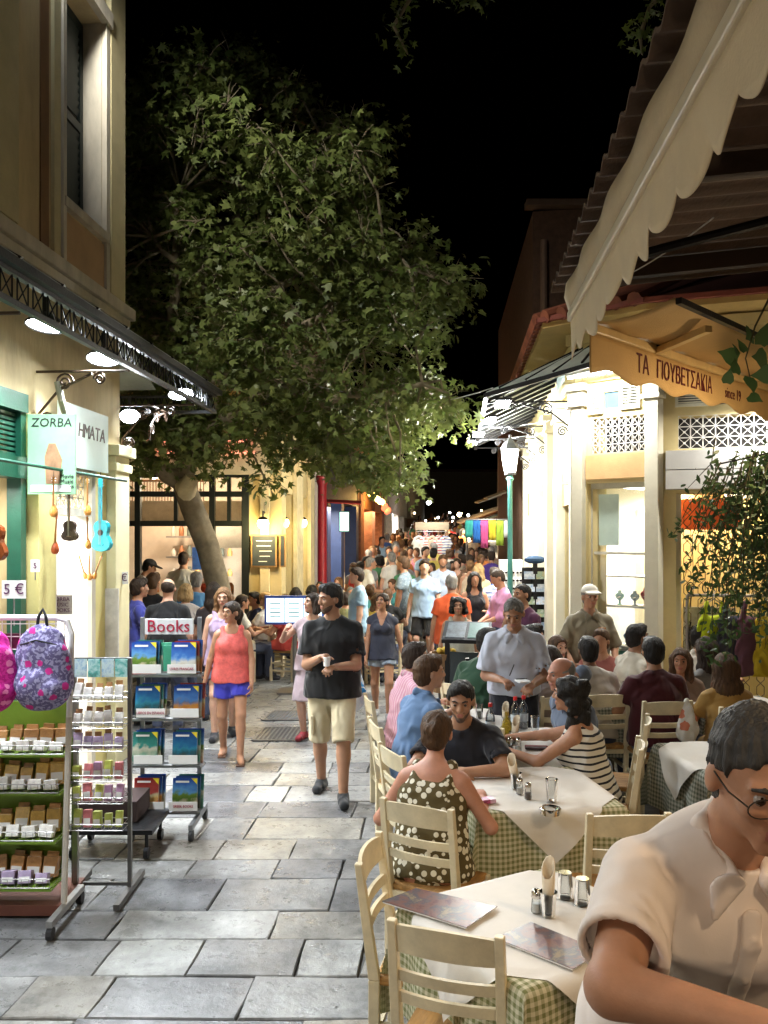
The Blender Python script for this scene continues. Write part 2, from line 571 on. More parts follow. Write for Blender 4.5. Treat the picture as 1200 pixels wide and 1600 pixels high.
def ik(S, T, a, b, pole):
    d = T - S; L = np.linalg.norm(d); dr = nrm(d)
    L = min(max(L, abs(a - b) + .01), (a + b) * .998)
    T = S + dr * L
    x = (a * a - b * b + L * L) / (2 * L)
    h = math.sqrt(max(0, a * a - x * x))
    p = pole - dr * (pole @ dr)
    return S + dr * x + nrm(p) * h, T
def rot(ax, deg):
    return np.array(Matrix.Rotation(R(deg), 3, ax))

SKIN = {'pale': (.56, .33, .235), 'tan': (.42, .215, .13), 'olive': (.36, .19, .115), 'dark': (.19, .095, .055), 'red': (.5, .24, .16)}
HAIR = {'black': (.012, .010, .009), 'dark': (.03, .018, .012), 'brown': (.075, .038, .018), 'light': (.19, .10, .045), 'blond': (.36, .23, .10), 'grey': (.22, .21, .20), 'salt': (.12, .115, .11), 'iron': (.04, .037, .035)}
def skin_mat(n):
    return mat('skin_' + n, SKIN[n], .5, var=.12, vs=14, bump=.08, bs=160, spec=.35, sss=.15)
def hair_mat(n):
    return mat('hair_' + n, HAIR[n], .6, var=.6, vs=45, bump=1.0, bs=110, spec=.3, stretch=(1, 1, .1))
def cloth(c, name=None, rough=.85, var=.1):
    n = name or 'cloth_%02d_%02d_%02d' % tuple(int(q * 99) for q in c)
    return mat(n, c, rough, var=var, vs=5, bump=.08, bs=260, spec=.2, sheen=.15, wr=.7)

def figure(lod=1, pz=None, sit=False, lean=0, side=0, twist=0, hyaw=0, hpitch=0, hroll=0, lh=None, rh=None, lf=None, rf=None, lpole=None, rpole=None,
           curl=35, fem=False, girth=1.0, belly=0, top='tee', bottom='trousers', shoes=True, hair='short', beard=False, cap=False, sleeve=.55,
           hem=None, loose=1.0, legend=.8, seed=0, lfold=(), fdir=None, neckr=None, ldir=None, rdir=None, hlen=.3, res=None):
    """returns a dict part -> (verts, faces) in a frame with feet at z = 0 and facing +y, for a height of 1.75 m"""
    rb = res or {0: .007, 1: .0105, 2: .016, 3: .024}[lod]
    rc = {0: .0065, 1: .0125, 2: .018, 3: .026}[lod]
    pz = pz if pz is not None else (.55 if sit else .94)
    pel = V3(0, 0, pz)
    Rt = rot('X', -lean) @ rot('Y', side)
    X, Y, Z = Rt[:, 0], Rt[:, 1], Rt[:, 2]
    T = lambda x, y, z: pel + X * x + Y * y + Z * z
    Rs = Rt @ rot('Z', twist)
    Ts = lambda x, y, z: pel + Z * z + Rs[:, 0] * x + Rs[:, 1] * y
    g = girth
    sw = .158 if fem else .174
    nb = T(0, .0, .53)
    Rh = rot('Z', hyaw) @ rot('X', hpitch) @ rot('Y', hroll)
    hup = nrm(.45 * Z + .55 * Rh[:, 2])
    hc = nb + hup * .15 + Y * .02 + Rh[:, 1] * .015
    Hd = lambda x, y, z: hc + Rh @ V3(x, y, z)
    if sit:
        lf = lf or (-.11, .44, 0); rf = rf or (.11, .44, 0)
    lf = V3(*(lf or (-.11, .0, 0))); rf = V3(*(rf or (.11, .02, 0)))
    lh = V3(*(lh or ((-.17, .38, .80) if sit else (-.27, .06, .82)))); rh = V3(*(rh or ((.17, .38, .80) if sit else (.27, .06, .82))))
    arms = []
    for sg, h, pole in ((-1, lh, lpole), (1, rh, rpole)):
        S = Ts(sg * sw, 0, .422)
        pole = V3(*pole) if pole else V3(sg * .5, -.6, -.6)
        E, Wr = ik(S, h, .285, .255, pole)
        arms.append((S, E, Wr))
    legs = []
    for sg, ft in ((-1, lf), (1, rf)):
        Hp = T(sg * .09, 0, -.03)
        An = ft + V3(0, 0, .085)
        K, A2 = ik(Hp, An, .43, .43, V3(sg * .12, 1, .25 if sit else 0))
        fd = nrm(V3(K[0] - A2[0], K[1] - A2[1], 0)) if sit and False else nrm(V3(sg * .18, 1, 0))
        if fdir: fd = nrm(V3(sg * .12 + fdir[0], fdir[1], 0))
        legs.append((Hp, K, A2, fd, ft))
    out = {}
    # ---- body
    b = Sdf()
    sc = (.7, 1, 1)
    hip = .122 if fem else .113
    wst = (.093 if fem else .105) * g
    chs = .112 if fem else .122
    b.fcap(pel, Rt, sc, (0, 0, -.04), (0, 0, .1), hip * g, wst, .04)
    b.fcap(pel, Rt, sc, (0, 0, .1), (0, 0, .33), wst, chs * (.5 + .5 * g), .04)
    b.fcap(pel, Rs, sc, (0, 0, .33), (0, -.01, .44), chs * (.5 + .5 * g), .085, .04)
    if belly: b.ell(T(0, .06, .1), (.14, .09 + belly, .15), Rt, .05)
    if fem:
        for sg in (-1, 1): b.ell(Ts(sg * .07, .085, .31), (.062, .058, .062), Rs, .03)
    for sg in (-1, 1):
        b.cap(T(0, -.005, .51), Ts(sg * .14, -.005, .448), .045, .038, .04)
        b.ell(T(sg * .065, -.055, -.04), (.085, .085, .09), Rt, .04)
    b.cap(nb - Z * .03, Hd(0, -.02, -.06), .056 if not fem else .048, .054 if not fem else .046, .03)
    for (S, E, Wr), sg in zip(arms, (-1, 1)):
        af = (.9 if fem else 1.05)
        b.cap(S, E, .054 * af * (.6 + .4 * g), .040 * af, .03)
        b.cap(E, Wr, .042 * af, .027 * af, .02)
        # hand
        fdv = nrm(Wr - E)
        dd = (ldir if sg < 0 else rdir)
        hd = nrm(V3(*dd)) if dd else fdv
        inw = V3(-sg, 0, 0) - hd * (hd @ V3(-sg, 0, 0))          # palm normal points inwards
        if np.linalg.norm(inw) < .35 or abs(hd[2]) < .5:
            inw = V3(0, 0, -1) - hd * (-hd[2])
        pn = nrm(inw); wd_ = np.cross(hd, pn)
        Rp = np.stack([wd_, hd, pn], 1)
        pc = Wr + hd * .05
        b.ell(pc, (.042, .056, .018), Rp, .015)
        if lod <= 1:
            fr = .0105 if lod == 1 else .0095
            for q, (u, ln) in enumerate(((-.031, .060), (-.0105, .075), (.0105, .072), (.031, .056))):
                p0 = Wr + hd * .085 + wd_ * u
                a1 = R(curl * (.8 + .12 * q)); 
                d1 = hd * math.cos(a1) + pn * math.sin(a1)
                p1 = p0 + d1 * ln * .52
                a2 = a1 * 2
                d2 = hd * math.cos(a2) + pn * math.sin(a2)
                p2 = p1 + d2 * ln * .5
                b.cap(p0 - hd * .02, p1, fr, fr * .92, .006); b.cap(p1, p2, fr * .92, fr * .8, .004)
            ts = 1 if (wd_ @ V3(-sg, 0, 0) + wd_ @ V3(0, .6, 0)) > 0 else -1
            t0 = Wr + hd * .03 + wd_ * ts * .03
            t1 = t0 + nrm(hd * .65 + wd_ * ts * .6 + pn * .45) * .045
            t2 = t1 + nrm(hd * .85 + wd_ * ts * .1 + pn * .5) * .032
            b.cap(t0, t1, fr * 1.3, fr * 1.1, .008); b.cap(t1, t2, fr * 1.1, fr * .9, .004)
        else:
            b.ell(Wr + hd * .11 + pn * .015, (.034, .045, .016), Rp, .015)
    for (Hp, K, A, fd, ft), sg in zip(legs, (-1, 1)):
        lfct = .95 if fem else 1.0
        b.cap(Hp, K, .088 * lfct * (.5 + .5 * g), .058 * lfct, .04)
        b.cap(K, A, .056 * lfct, .038 * lfct, .025)
        sh = nrm(A - K); bk = -V3(0, 1, 0) + sh * (sh @ V3(0, 1, 0))
        b.ell(K + sh * .13 + nrm(bk) * .018, (.05 * lfct, .05, .09), k=.04)
        b.cap(A - fd * .03 + V3(0, 0, -.045), A + fd * .13 + V3(0, 0, -.055), .036, .028, .02)
        b.cap(A + V3(0, 0, -.02), A + fd * .06 + V3(0, 0, -.05), .036, .032, .02)
    # head
    ek = .012
    b.ell(Hd(0, -.012, .03), (.075, .094, .086), Rh, .02)
    b.ell(Hd(0, .018, -.032), (.058, .072, .08) if not fem else (.054, .069, .076), Rh, .025)
    if lod <= 2:
        b.ell(Hd(0, .068, -.094), (.024, .02, .02), Rh, .02)
        b.cap(Hd(0, .089, .016), Hd(0, .106, -.022), .009, .0135, .014)
        for sg in (-1, 1):
            b.ell(Hd(sg * .078, -.008, -.008), (.012, .02, .032), Rh, .006)
            if lod <= 1:
                b.ell(Hd(sg * .037, .068, -.018), (.02, .02, .018), Rh, .02)
                b.cap(Hd(sg * .012, .087, .028), Hd(sg * .045, .074, .027), .009, .008, .012)
                b.ell(Hd(sg * .012, .100, -.026), (.009, .010, .007), Rh, .006)
        if lod <= 1:
            b.cap(Hd(-.017, .083, -.053), Hd(.017, .083, -.053), .0085, .0085, .008)
            b.cap(Hd(-.014, .082, -.066), Hd(.014, .082, -.066), .009, .009, .008)
            for sg in (-1, 1):
                b.ell(Hd(sg * .031, .094, .007), (.017, .013, .011), Rh, .010, op=-1)
    out['body'] = b.mesh(rb)
    # ---- eyes and mouth
    if lod <= 1:
        out['eyes'] = [Hd(sg * .031, .0765, .006) for sg in (-1, 1)]
        out['Rh'] = Rh
        m = Sdf()
        m.cap(Hd(-.021, .0815, -.0555), Hd(.021, .0815, -.0555), .006, .006, .004)
        m.cap(Hd(-.012, .088, -.053), Hd(.012, .088, -.053), .006, .006, .006)
        m.cap(Hd(-.011, .0865, -.065), Hd(.011, .0865, -.065), .007, .007, .006)
        out['mouth'] = m.mesh(.004)
    # ---- upper garment
    I = .011 * loose + (.008 if top == 'tank' else 0)
    if top:
        s = Sdf()
        hm = hem if hem is not None else (-.1 if not sit else -.05)
        if top in ('dress',): hm = -.02
        s.fcap(pel, Rt, sc, (0, 0, min(hm, .06)), (0, 0, .12), hip * g + .024 + .3 * I, wst + I + .014, .05, clip0=True)
        if hm < -.02:
            for (Hp, K, A, fd, ft) in legs:
                s.cap(Hp, Hp + (K - Hp) * .3, .088 * (.5 + .5 * g) + .034, .088 + .034, .05, cut=(T(0, 0, hm), -Z))
            for sg in (-1, 1): s.cap(T(sg * .065, -.055, max(hm, -.04)), T(sg * .06, -.03, .06), .105, .08, .04, cut=(T(0, 0, hm), -Z))
        s.fcap(pel, Rt, sc, (0, 0, .1), (0, 0, .33), wst + I + .01, chs * (.5 + .5 * g) + I, .05)
        if belly: s.ell(T(0, .06, .1), (.14 + I, .09 + belly + I, .15 + I), Rt, .05)
        if top == 'tank':
            s.fcap(pel, Rs, (.9, 1, 1), (0, 0, .31), (0, 0, .40), chs + I * .6, .09, .04, clip=True)
            for sg in (-1, 1):
                s.cap(Ts(sg * .08, .085, .38), Ts(sg * .095, .01, .505), .036, .026, .02)
                s.cap(Ts(sg * .08, -.085, .37), Ts(sg * .095, .0, .505), .036, .026, .02)
        else:
            s.fcap(pel, Rs, sc, (0, 0, .33), (0, -.01, .44), chs * (.5 + .5 * g) + I, .085 + I, .04)
            for sg in (-1, 1): s.cap(T(0, -.005, .50), Ts(sg * .13, -.005, .444), .045 + I * .7, .036 + I, .04)
            for (S, E, Wr), sg in zip(arms, (-1, 1)):
                af = (.9 if fem else 1.05) * (.6 + .4 * g)
                if sleeve <= 1:
                    en = S + (E - S) * sleeve
                    s.cap(S, en, .054 * af + I, .050 * af + I * 1.7, .018, clip=sleeve > .06)
                    if lod <= 1 and sleeve > .3:
                        s.cap(en + (S - en) * .12, en, .050 * af + I * 1.7 + .003, .050 * af + I * 1.7 + .004, .004, clip=True, clip0=True)
                        ad_ = nrm(en - S); ri = .050 * af + I * 1.7 - (.011 if lod == 0 else .013)
                        s.cap(en - ad_ * .03, en + ad_ * .08, ri, ri + .004, .003, op=-1)
                else:
                    s.cap(S, E, .054 * af + I, .044 * af + I * 1.2, .035)
                    en = E + (Wr - E) * (sleeve - 1)
                    s.cap(E, en, .044 * af + I * 1.2, .034 * af + I * 1.2, .03, clip=True)
        if fem:
            for sg in (-1, 1): s.ell(Ts(sg * .07, .085, .31), (.062 + I, .058 + I * .8, .062 + I), Rs, .035)
        nr = neckr or (.066 if not fem else .078)
        s.cap(nb - Z * (.0) + Y * .02, nb + Z * .14 + Y * .03, nr, nr + .03, .01, op=-1)
        if top == 'vneck': s.cap(T(0, .12, .34), T(0, .06, .52), .015, .07, .01, op=-1)
        s.nz = folds(.0048 if lod else .0036, 17 if lod else 15, seed)
        out['top'] = s.mesh(rc)
    if top == 'shirt' and lod <= 1:
        # collar
        c = Sdf()
        for sg in (-1, 1):
            cr0 = .011 if lod == 0 else .015
            c.cap(T(0, -.068, .552), T(sg * .069, -.005, .545), cr0, cr0, .012); c.cap(T(0, -.074, .53), T(sg * .076, -.005, .522), cr0, cr0, .02)
            c.cap(T(sg * .069, -.005, .545), T(sg * .024, .088, .488), cr0, cr0, .012); c.cap(T(sg * .076, -.005, .522), T(sg * .05, .092, .47), cr0, cr0, .02)
            c.fcap(pel, Rt, (1, 3.4 if lod == 0 else 2.4, 1), (sg * .048, .094, .485), (sg * .070, .119, .43), .032, .007, .012)
        if lod == 0:
            ys = [(.43, .112), (.38, .137), (.28, .139), (.12, .137), (-.08, .150)]
            for (z0, y0), (z1, y1) in zip(ys, ys[1:]): c.fcap(pel, Rt, (1, 2.4, 1), (0, y0 + .004, z0), (0, y1 + .004, z1), .019, .019, .01)
            for z, y in ((.40, .142), (.30, .150), (.20, .150), (.10, .150)): c.ell(T(0, y, z), (.0075, .006, .0075), Rt, .001)
        out['collar'] = c.mesh(rc * .75 if lod else .005)
    # ---- lower garment
    if bottom:
        s = Sdf()
        wt = .07 if bottom != 'skirt' else .09
        if bottom in ('trousers', 'shorts'):
            s.fcap(pel, Rt, sc, (0, 0, -.05), (0, 0, wt), hip * g + .011, wst * .6 + hip * g * .4 + .008, .04, clip=True)
            for (Hp, K, A, fd, ft), sg in zip(legs, (-1, 1)):
                s.ell(T(sg * .065, -.055, -.04), (.097, .097, .1), Rt, .04)
                if bottom == 'shorts':
                    e = Hp + (K - Hp) * min(legend, 1)
                    e2 = K + (A - K) * (legend - 1) if legend > 1 else e
                    dn_ = nrm(e2 - Hp)
                    s.cap(Hp, e + dn_ * .1, .088 * (.5 + .5 * g) + .014, (.088 + (.058 - .088) * min(legend, 1)) + .026, .035, cut=(e2, dn_))
                else:
                    s.cap(Hp, K, .088 * (.5 + .5 * g) + .014, .058 + .024, .035)
                    s.cap(K, A + (A - K) * .06, .058 + .024, .056, .03, clip=True)
            s.nz = folds(.0045, 24, seed + 5)
        else:
            ln = {'skirt': -.42, 'dress': -.46}.get(bottom, -.42)
            if sit:
                for (Hp, K, A, fd, ft), sg in zip(legs, (-1, 1)):
                    s.cap(Hp, K, .115, .085, .06)
                    s.cap(K, K + (A - K) * .3, .085, .085, .05, clip=True)
                s.fcap(pel, Rt, sc, (0, 0, -.05), (0, 0, wt), hip + .016, wst + .016, .05, clip=True)
            else:
                s.fcap(pel, Rt, sc, (0, 0, -.05), (0, 0, wt), hip + .016, wst + .014, .05, clip=True)
                s.fcap(pel, Rt, (.8, 1, 1), (0, 0, -.05), (0, .02, ln), hip + .018, .20, .05, clip=True)
            s.nz = folds(.006, 30, seed + 5)
        out['bottom'] = s.mesh(rc)
    # ---- shoes
    if shoes:
        for i, ((Hp, K, A, fd, ft), sg) in enumerate(zip(legs, (-1, 1))):
            s = Sdf()
            s.cap(A - fd * .035 + V3(0, 0, -.045), A + fd * .13 + V3(0, 0, -.052), .046, .040, .02)
            s.cap(A + V3(0, 0, -.01), A + fd * .06 + V3(0, 0, -.045), .047, .04, .02)
            s.plane(A + V3(0, 0, -.083), V3(0, 0, -1))
            s.plane(A + V3(0, 0, .02), V3(0, 0, 1))
            out['shoe%d' % i] = s.mesh(rc)
    # ---- hair
    if hair:
        s = Sdf()
        rh_ = {0: .006, 1: .008, 2: .012, 3: .02}[lod]
        th = {'bald': .004, 'crop': .007}.get(hair, .013)
        s.ell(Hd(0, -.014, .03), (.075 + th, .096 + th, .086 + th), Rh, .02)
        if hair != 'bald':
            s.ell(Hd(0, -.05, -.03), (.062 + th, .055 + th, .06 + th), Rh, .02)
        r = np.random.RandomState(seed + 3)
        if hair in ('short', 'quiff'):
            s.ell(Hd(0, .045, .095), (.055, .045, .032), Rh, .02)
        # carve face and ears
        s.ell(Hd(0, .105, -.035), (.082, .088, .11), Rh, .012, op=-1)
        if hair in ('short', 'crop', 'quiff', 'bald'):
            for sg in (-1, 1): s.ell(Hd(sg * .062, .078, -.03), (.05, .056, .085), Rh, .012, op=-1)
            if hair == 'crop': s.ell(Hd(0, .112, .03), (.07, .05, .055), Rh, .02, op=-1)
        if hair in ('short', 'crop', 'quiff', 'bald', 'bun', 'tail'):
            for sg in (-1, 1): s.ell(Hd(sg * .088, .012, -.03), (.04, .034, .05), Rh, .01, op=-1)
        if hair in ('short', 'crop', 'quiff', 'bald'):
            s.plane(Hd(0, -.05, -.085), Rh @ V3(0, .25, -1))
        if hair == 'bald':
            s.ell(Hd(0, .045, .115), (.12, .13, .095), Rh, .02, op=-1)
        if hair == 'long':
            s.fcap(hc, Rh, (.62, 1, 1), (0, -.06, .0), (0, -.085, -.16), .068, .06, .04)
            dn = Hd(0, -.085, -.16)
            e = dn + (-Z * hlen - Y * .03)
            s.fcap(dn, Rt, (.6, 1, 1), (0, 0, 0), (0, -.02, -hlen + .1), .062, .045, .05)
            for sg in (-1, 1):
                s.cap(Hd(sg * .075, -.01, .01), Hd(sg * .085, -.02, -.16), .03, .034, .03)
                s.cap(Hd(sg * .085, -.02, -.16), T(sg * .10, .05 if sg > 0 else -.02, .34), .034, .022, .03)
        if hair == 'bob':
            for sg in (-1, 1): s.cap(Hd(sg * .075, -.01, .01), Hd(sg * .082, .0, -.10), .03, .03, .03)
            s.ell(Hd(0, -.06, -.07), (.085, .055, .07), Rh, .03)
        if hair == 'bun':
            s.ell(Hd(0, -.115, .015), (.045, .04, .045), Rh, .02)
        if hair == 'tail':
            s.cap(Hd(0, -.10, .03), Hd(0, -.14, -.02), .028, .036, .02)
            s.cap(Hd(0, -.14, -.02), Hd(0, -.12, -.2), .036, .016, .02)
        if hair == 'curly':
            for i in range(60):
                a = r.rand() * 6.28; z = r.rand() * 1.15 - .55
                rr = math.sqrt(max(0, 1 - min(1, z * z)))
                p = V3(.082 * rr * math.cos(a), -.02 + .098 * rr * math.sin(a), .035 + .09 * z)
                if p[1] > .045 and p[2] < .085: continue
                s.ell(Hd(*p), V3(1, 1, 1) * (.026 + .014 * r.rand()), Rh, .012)
            for i in range(50):
                a = r.rand() * 3.5 + 2.95
                z = -.03 - r.rand() * (hlen - .1)
                s.ell(Hd(.095 * math.cos(a), -.03 + .085 * math.sin(a), z), V3(1, 1, 1) * (.028 + .014 * r.rand()), Rh, .012)
        if hair in ('curly', 'bald'): s.nz = wob(.0028 if hair != 'bald' else .0008, 95, seed)
        else:
            def strands(P, w=wob(.0022, 60, seed), ph=seed * 1.7):
                q = (P - hc) @ Rh; a = np.arctan2(q[:, 0], q[:, 1] + .03)
                tw = 3 * np.sin(q[:, 2] * 22 + ph) + 2 * np.sin(a * 3 + ph)
                return w(P) + (.0026 if lod <= 1 else .0014) * (np.sin(a * 26 + tw) + .6 * np.sin(a * 47 - tw * 1.6 + q[:, 2] * 30))
            s.nz = strands
        if lod <= 1:
            # eyebrows belong to the hair; far smaller features follow the brow ridge
            pass
        out['hair'] = s.mesh(rh_)
        if lod <= 1:
            for sg in (-1, 1):
                e = Sdf()
                e.cap(Hd(sg * .014, .093, .0265), Hd(sg * .032, .0895, .033), .0045, .005, .003)
                e.cap(Hd(sg * .032, .0895, .033), Hd(sg * .049, .079, .028), .005, .0035, .003)
                out['brow%d' % (sg > 0)] = e.mesh(.0042)
    if beard and lod <= 2:
        s = Sdf()
        s.ell(Hd(0, .018, -.033), (.0595, .0735, .0815), Rh, .02)
        s.ell(Hd(0, .068, -.094), (.0265, .0225, .0225), Rh, .02)
        s.plane(Hd(0, .0, -.028), Rh @ V3(0, .42, 1))
        s.plane(Hd(0, -.01, 0), Rh @ V3(0, -1, 0))
        s.ell(Hd(0, .098, -.057), (.026, .03, .014), Rh, .006, op=-1)
        s.cap(Hd(-.022, .0825, -.043), Hd(.022, .0825, -.043), .007, .007, .006)
        out['beard'] = s.mesh(.006 if lod <= 1 else .012)
    if cap:
        s = Sdf()
        s.ell(Hd(0, -.012, .04), (.09, .108, .095), Rh, .01)
        s.plane(Hd(0, 0, .045), Rh @ V3(0, 0, -1))
        s.fcap(Hd(0, .07, .05), Rh, (.8, .75, 3.2), (0, 0, 0), (0, .045, -.004), .062, .062, .01)
        out['cap'] = s.mesh(.008 if lod <= 1 else .014)
    out['hc'] = hc; out['arms'] = arms; out['legs'] = legs
    return out

TOPN = {'tee': 'tee_shirt', 'shirt': 'shirt', 'tank': 'sleeveless_top', 'vneck': 'blouse', 'dress': 'bodice'}
eye_w = mat('eye_white', (.32, .27, .24), .2, var=.03, bump=0)
eye_i = mat('eye_iris', (.025, .014, .008), .15, var=.03, bump=0)
lip = mat('lip', (.36, .13, .10), .5, var=.1, bump=0)
def dress(fig, label, loc, hd, H=1.75, skin='tan', hairc='dark', topm=None, botm=None, shoem=None, capm=None, group=None, topname=None, botname=None, beardc=None, collarm=None):
    sk = skin_mat(skin)
    body = bpy.data.objects.new('person', npmesh('person', *fig['body'], sk) if not isinstance(fig['body'], bpy.types.Mesh) else fig['body'])
    COL.objects.link(body)
    body.location = (loc[0], loc[1], loc[2] if len(loc) > 2 else 0)
    body.rotation_euler = (0, 0, R(hd))
    s = H / 1.75
    body.scale = (s, s, s)
    PM[body.name] = Matrix.Translation(body.location) @ Matrix.Rotation(R(hd), 4, 'Z') @ Matrix.Scale(s, 4)
    tag(body, label, 'person', group)
    def part(key, name, m):
        if key not in fig: return None
        q = fig[key]
        if not isinstance(q, bpy.types.Mesh):
            if len(q[0]) == 0: return None
            q = npmesh(name, q[0], q[1], m); 
        o = bpy.data.objects.new(name, q); COL.objects.link(o); o.parent = body
        if o.material_slots and q.materials[0] != m:
            o.material_slots[0].link = 'OBJECT'; o.material_slots[0].material = m
        PM[o.name] = PM[body.name]
        return o
    if body.data.materials[0] != sk:
        body.material_slots[0].link = 'OBJECT'; body.material_slots[0].material = sk
    tp = part('top', topname or 'shirt', topm)
    if tp is not None and 'collar' in fig:
        c = part('collar', 'collar', collarm or topm); c.parent = tp
    part('bottom', botname or 'trousers', botm)
    for i in (0, 1): part('shoe%d' % i, 'shoe', shoem or mat('shoe_dark', (.03, .03, .035), .6))
    hm = hair_mat(hairc)
    part('hair', 'hair', hm)
    part('brow0', 'eyebrow', hm); part('brow1', 'eyebrow', hm)
    part('beard', 'beard', mat('stubble', (.10, .06, .042), .7, var=.4, vs=60, bump=.5, bs=200))
    part('mouth', 'mouth', lip)
    part('cap', 'cap', capm)
    if 'eyes' in fig:
        for e in fig['eyes']:
            m = MB(); m.ball((0, 0, 0), .0112, 10)
            m.m = [1 if (sum(m.v[i][1] for i in f) / len(f) > .0068) else 0 for f in m.f]
            o = m.build('eye', [eye_w, eye_i], body, 60)
            o.matrix_local = Matrix.Translation(e) @ Matrix(fig['Rh'].tolist()).to_4x4()
    return body
# ------------------------------------------------------------ ground and paving
stone_m = None
def make_stone():
    m, nt, b = base_mat('paving_marble')
    L = nt.links.new
    tc = nn(nt, 'ShaderNodeTexCoord'); geo = nn(nt, 'ShaderNodeNewGeometry'); oi = nn(nt, 'ShaderNodeObjectInfo')
    cr = nn(nt, 'ShaderNodeValToRGB'); L(oi.outputs['Random'], cr.inputs[0])
    e = cr.color_ramp.elements
    e[0].position = 0; e[0].color = (.18, .185, .20, 1); e[1].position = 1; e[1].color = (.44, .44, .43, 1)
    for p, c in ((.3, (.27, .265, .26)), (.55, (.33, .33, .325)), (.75, (.36, .33, .28)), (.85, (.42, .42, .40))):
        q = e.new(p); q.color = c4(c)
    def noise(sc, det=6, ro=.6, vec=None):
        n = nn(nt, 'ShaderNodeTexNoise'); n.inputs['Scale'].default_value = sc; n.inputs['Detail'].default_value = det; n.inputs['Roughness'].default_value = ro
        L(vec or geo.outputs['Position'], n.inputs['Vector']); return n.outputs[0]
    def rng(v, a, bb, c, d):
        n = nn(nt, 'ShaderNodeMapRange'); L(v, n.inputs[0])
        for i, q in enumerate((a, bb, c, d)): n.inputs[i + 1].default_value = q
        return n.outputs[0]
    def mul(a, v):
        n = nn(nt, 'ShaderNodeMixRGB', blend_type='MULTIPLY'); n.inputs[0].default_value = 1; L(a, n.inputs[1]); L(v, n.inputs[2]); return n.outputs[0]
    big = noise(1.7); fine = noise(14, 8, .7); spk = noise(60, 3)
    c = mul(cr.outputs[0], rng(big, .35, .68, .55, 1.2))
    c = mul(c, rng(fine, .3, .7, .50, .86))
    st = noise(5.2, 5, .75)
    c = mul(c, rng(st, .52, .70, 1.05, .5))
    vo = nn(nt, 'ShaderNodeTexVoronoi'); vo.inputs['Scale'].default_value = 3.1; L(geo.outputs['Position'], vo.inputs['Vector'])
    c = mul(c, rng(vo.outputs[0], .035, .055, .25, 1))
    L(c, b.inputs['Base Color'])
    L(rng(st, .3, .7, .20, .46), b.inputs['Roughness'])
    b.inputs['Specular IOR Level'].default_value = .5
    bp = nn(nt, 'ShaderNodeBump'); bp.inputs['Strength'].default_value = .5; bp.inputs['Distance'].default_value = .014
    ad = nn(nt, 'ShaderNodeMath', operation='ADD'); L(big, ad.inputs[0]); L(fine, ad.inputs[1])
    L(ad.outputs[0], bp.inputs['Height']); L(bp.outputs[0], b.inputs['Normal'])
    return m
stone_m = make_stone()
joint_m = mat('joint_dirt', (.11, .105, .095), .95, var=.4, vs=9, bump=.6, bs=40)
g = MB(); g.add([(-150, -20, -.06), (150, -20, -.06), (150, 300, -.06), (-150, 300, -.06)], [(0, 1, 2, 3)])
tag(g.build('ground', mat('far_ground', (.06, .058, .055), .9, var=.3, vs=.4)), kind='structure')
g = MB(); g.add([(-6, 0, -.022), (6.5, 0, -.022), (6.5, 17, -.022), (-6, 17, -.022)], [(0, 1, 2, 3)])
pavement = tag(g.build('pavement', joint_m), kind='structure')
def paving():
    r = random.Random(5)
    n = 0
    y = 1.9
    first = True
    while y < 16.6 and n < 297:
        dep = r.uniform(.28, .44) * (1 + .03 * (y - 2))
        x = -3.3 + r.uniform(-.5, 0)
        while x < 3.2:
            w = r.choice([r.uniform(.32, .55), r.uniform(.5, .85), r.uniform(.7, 1.1)])
            gp = r.choice([.003, .004, .005, .009])
            sl = .07
            def X(xx, yy): return xx + sl * (yy - y)
            j = lambda a=.009: r.uniform(-a, a)
            yy0, yy1 = y + gp, y + dep - gp
            # irregular outline with 8 points
            ring = [(X(x + gp, yy0) + j(), yy0 + j()), (X(x + w * .5, yy0), yy0 + j(.006)), (X(x + w - gp, yy0) + j(), yy0 + j()), (X(x + w - gp, y + dep * .5) + j(.008), y + dep * .5),
                    (X(x + w - gp, yy1) + j(), yy1 + j()), (X(x + w * .45, yy1), yy1 + j(.006)), (X(x + gp, yy1) + j(), yy1 + j()), (X(x + gp, y + dep * .5) + j(.008), y + dep * .5)]
            cx = sum(p[0] for p in ring) / 8; cy = sum(p[1] for p in ring) / 8
            zt = r.uniform(-.004, .004)
            tx, ty = r.uniform(-.006, .006), r.uniform(-.006, .006)
            m = MB()
            lo = [(p[0] - cx, p[1] - cy, -.03) for p in ring]
            mid = [(p[0] - cx, p[1] - cy, -.006 + zt) for p in ring]
            tp = [((p[0] - cx) * .986, (p[1] - cy) * .976, zt + tx * (p[0] - cx) + ty * (p[1] - cy)) for p in ring]
            fs = [(i, (i + 1) % 8, 8 + (i + 1) % 8, 8 + i) for i in range(8)] + [(8 + i, 8 + (i + 1) % 8, 16 + (i + 1) % 8, 16 + i) for i in range(8)] + [tuple(range(16, 24))]
            m.add(lo + mid + tp, fs)
            o = m.build('paving_stone', stone_m, pavement)
            o.location = (cx, cy, 0)
            n += 1
            x += w
            if n >= 297: break
        y += dep
    return y
yend = paving()
street_m = mat('street_far', (.22, .215, .2), .5, var=.35, vs=1.2, bump=.3, bs=6)
def gz(y): return max(0, y - 17) * .05
g = MB(); g.add([(-7, yend + .01, -.002), (8, yend + .01, -.002), (8, 17, -.002), (-7, 17, -.002), (14, 100, gz(100)), (-5, 100, gz(100))], [(0, 1, 2, 3), (3, 2, 4, 5)])
tag(g.build('street', street_m), kind='structure')
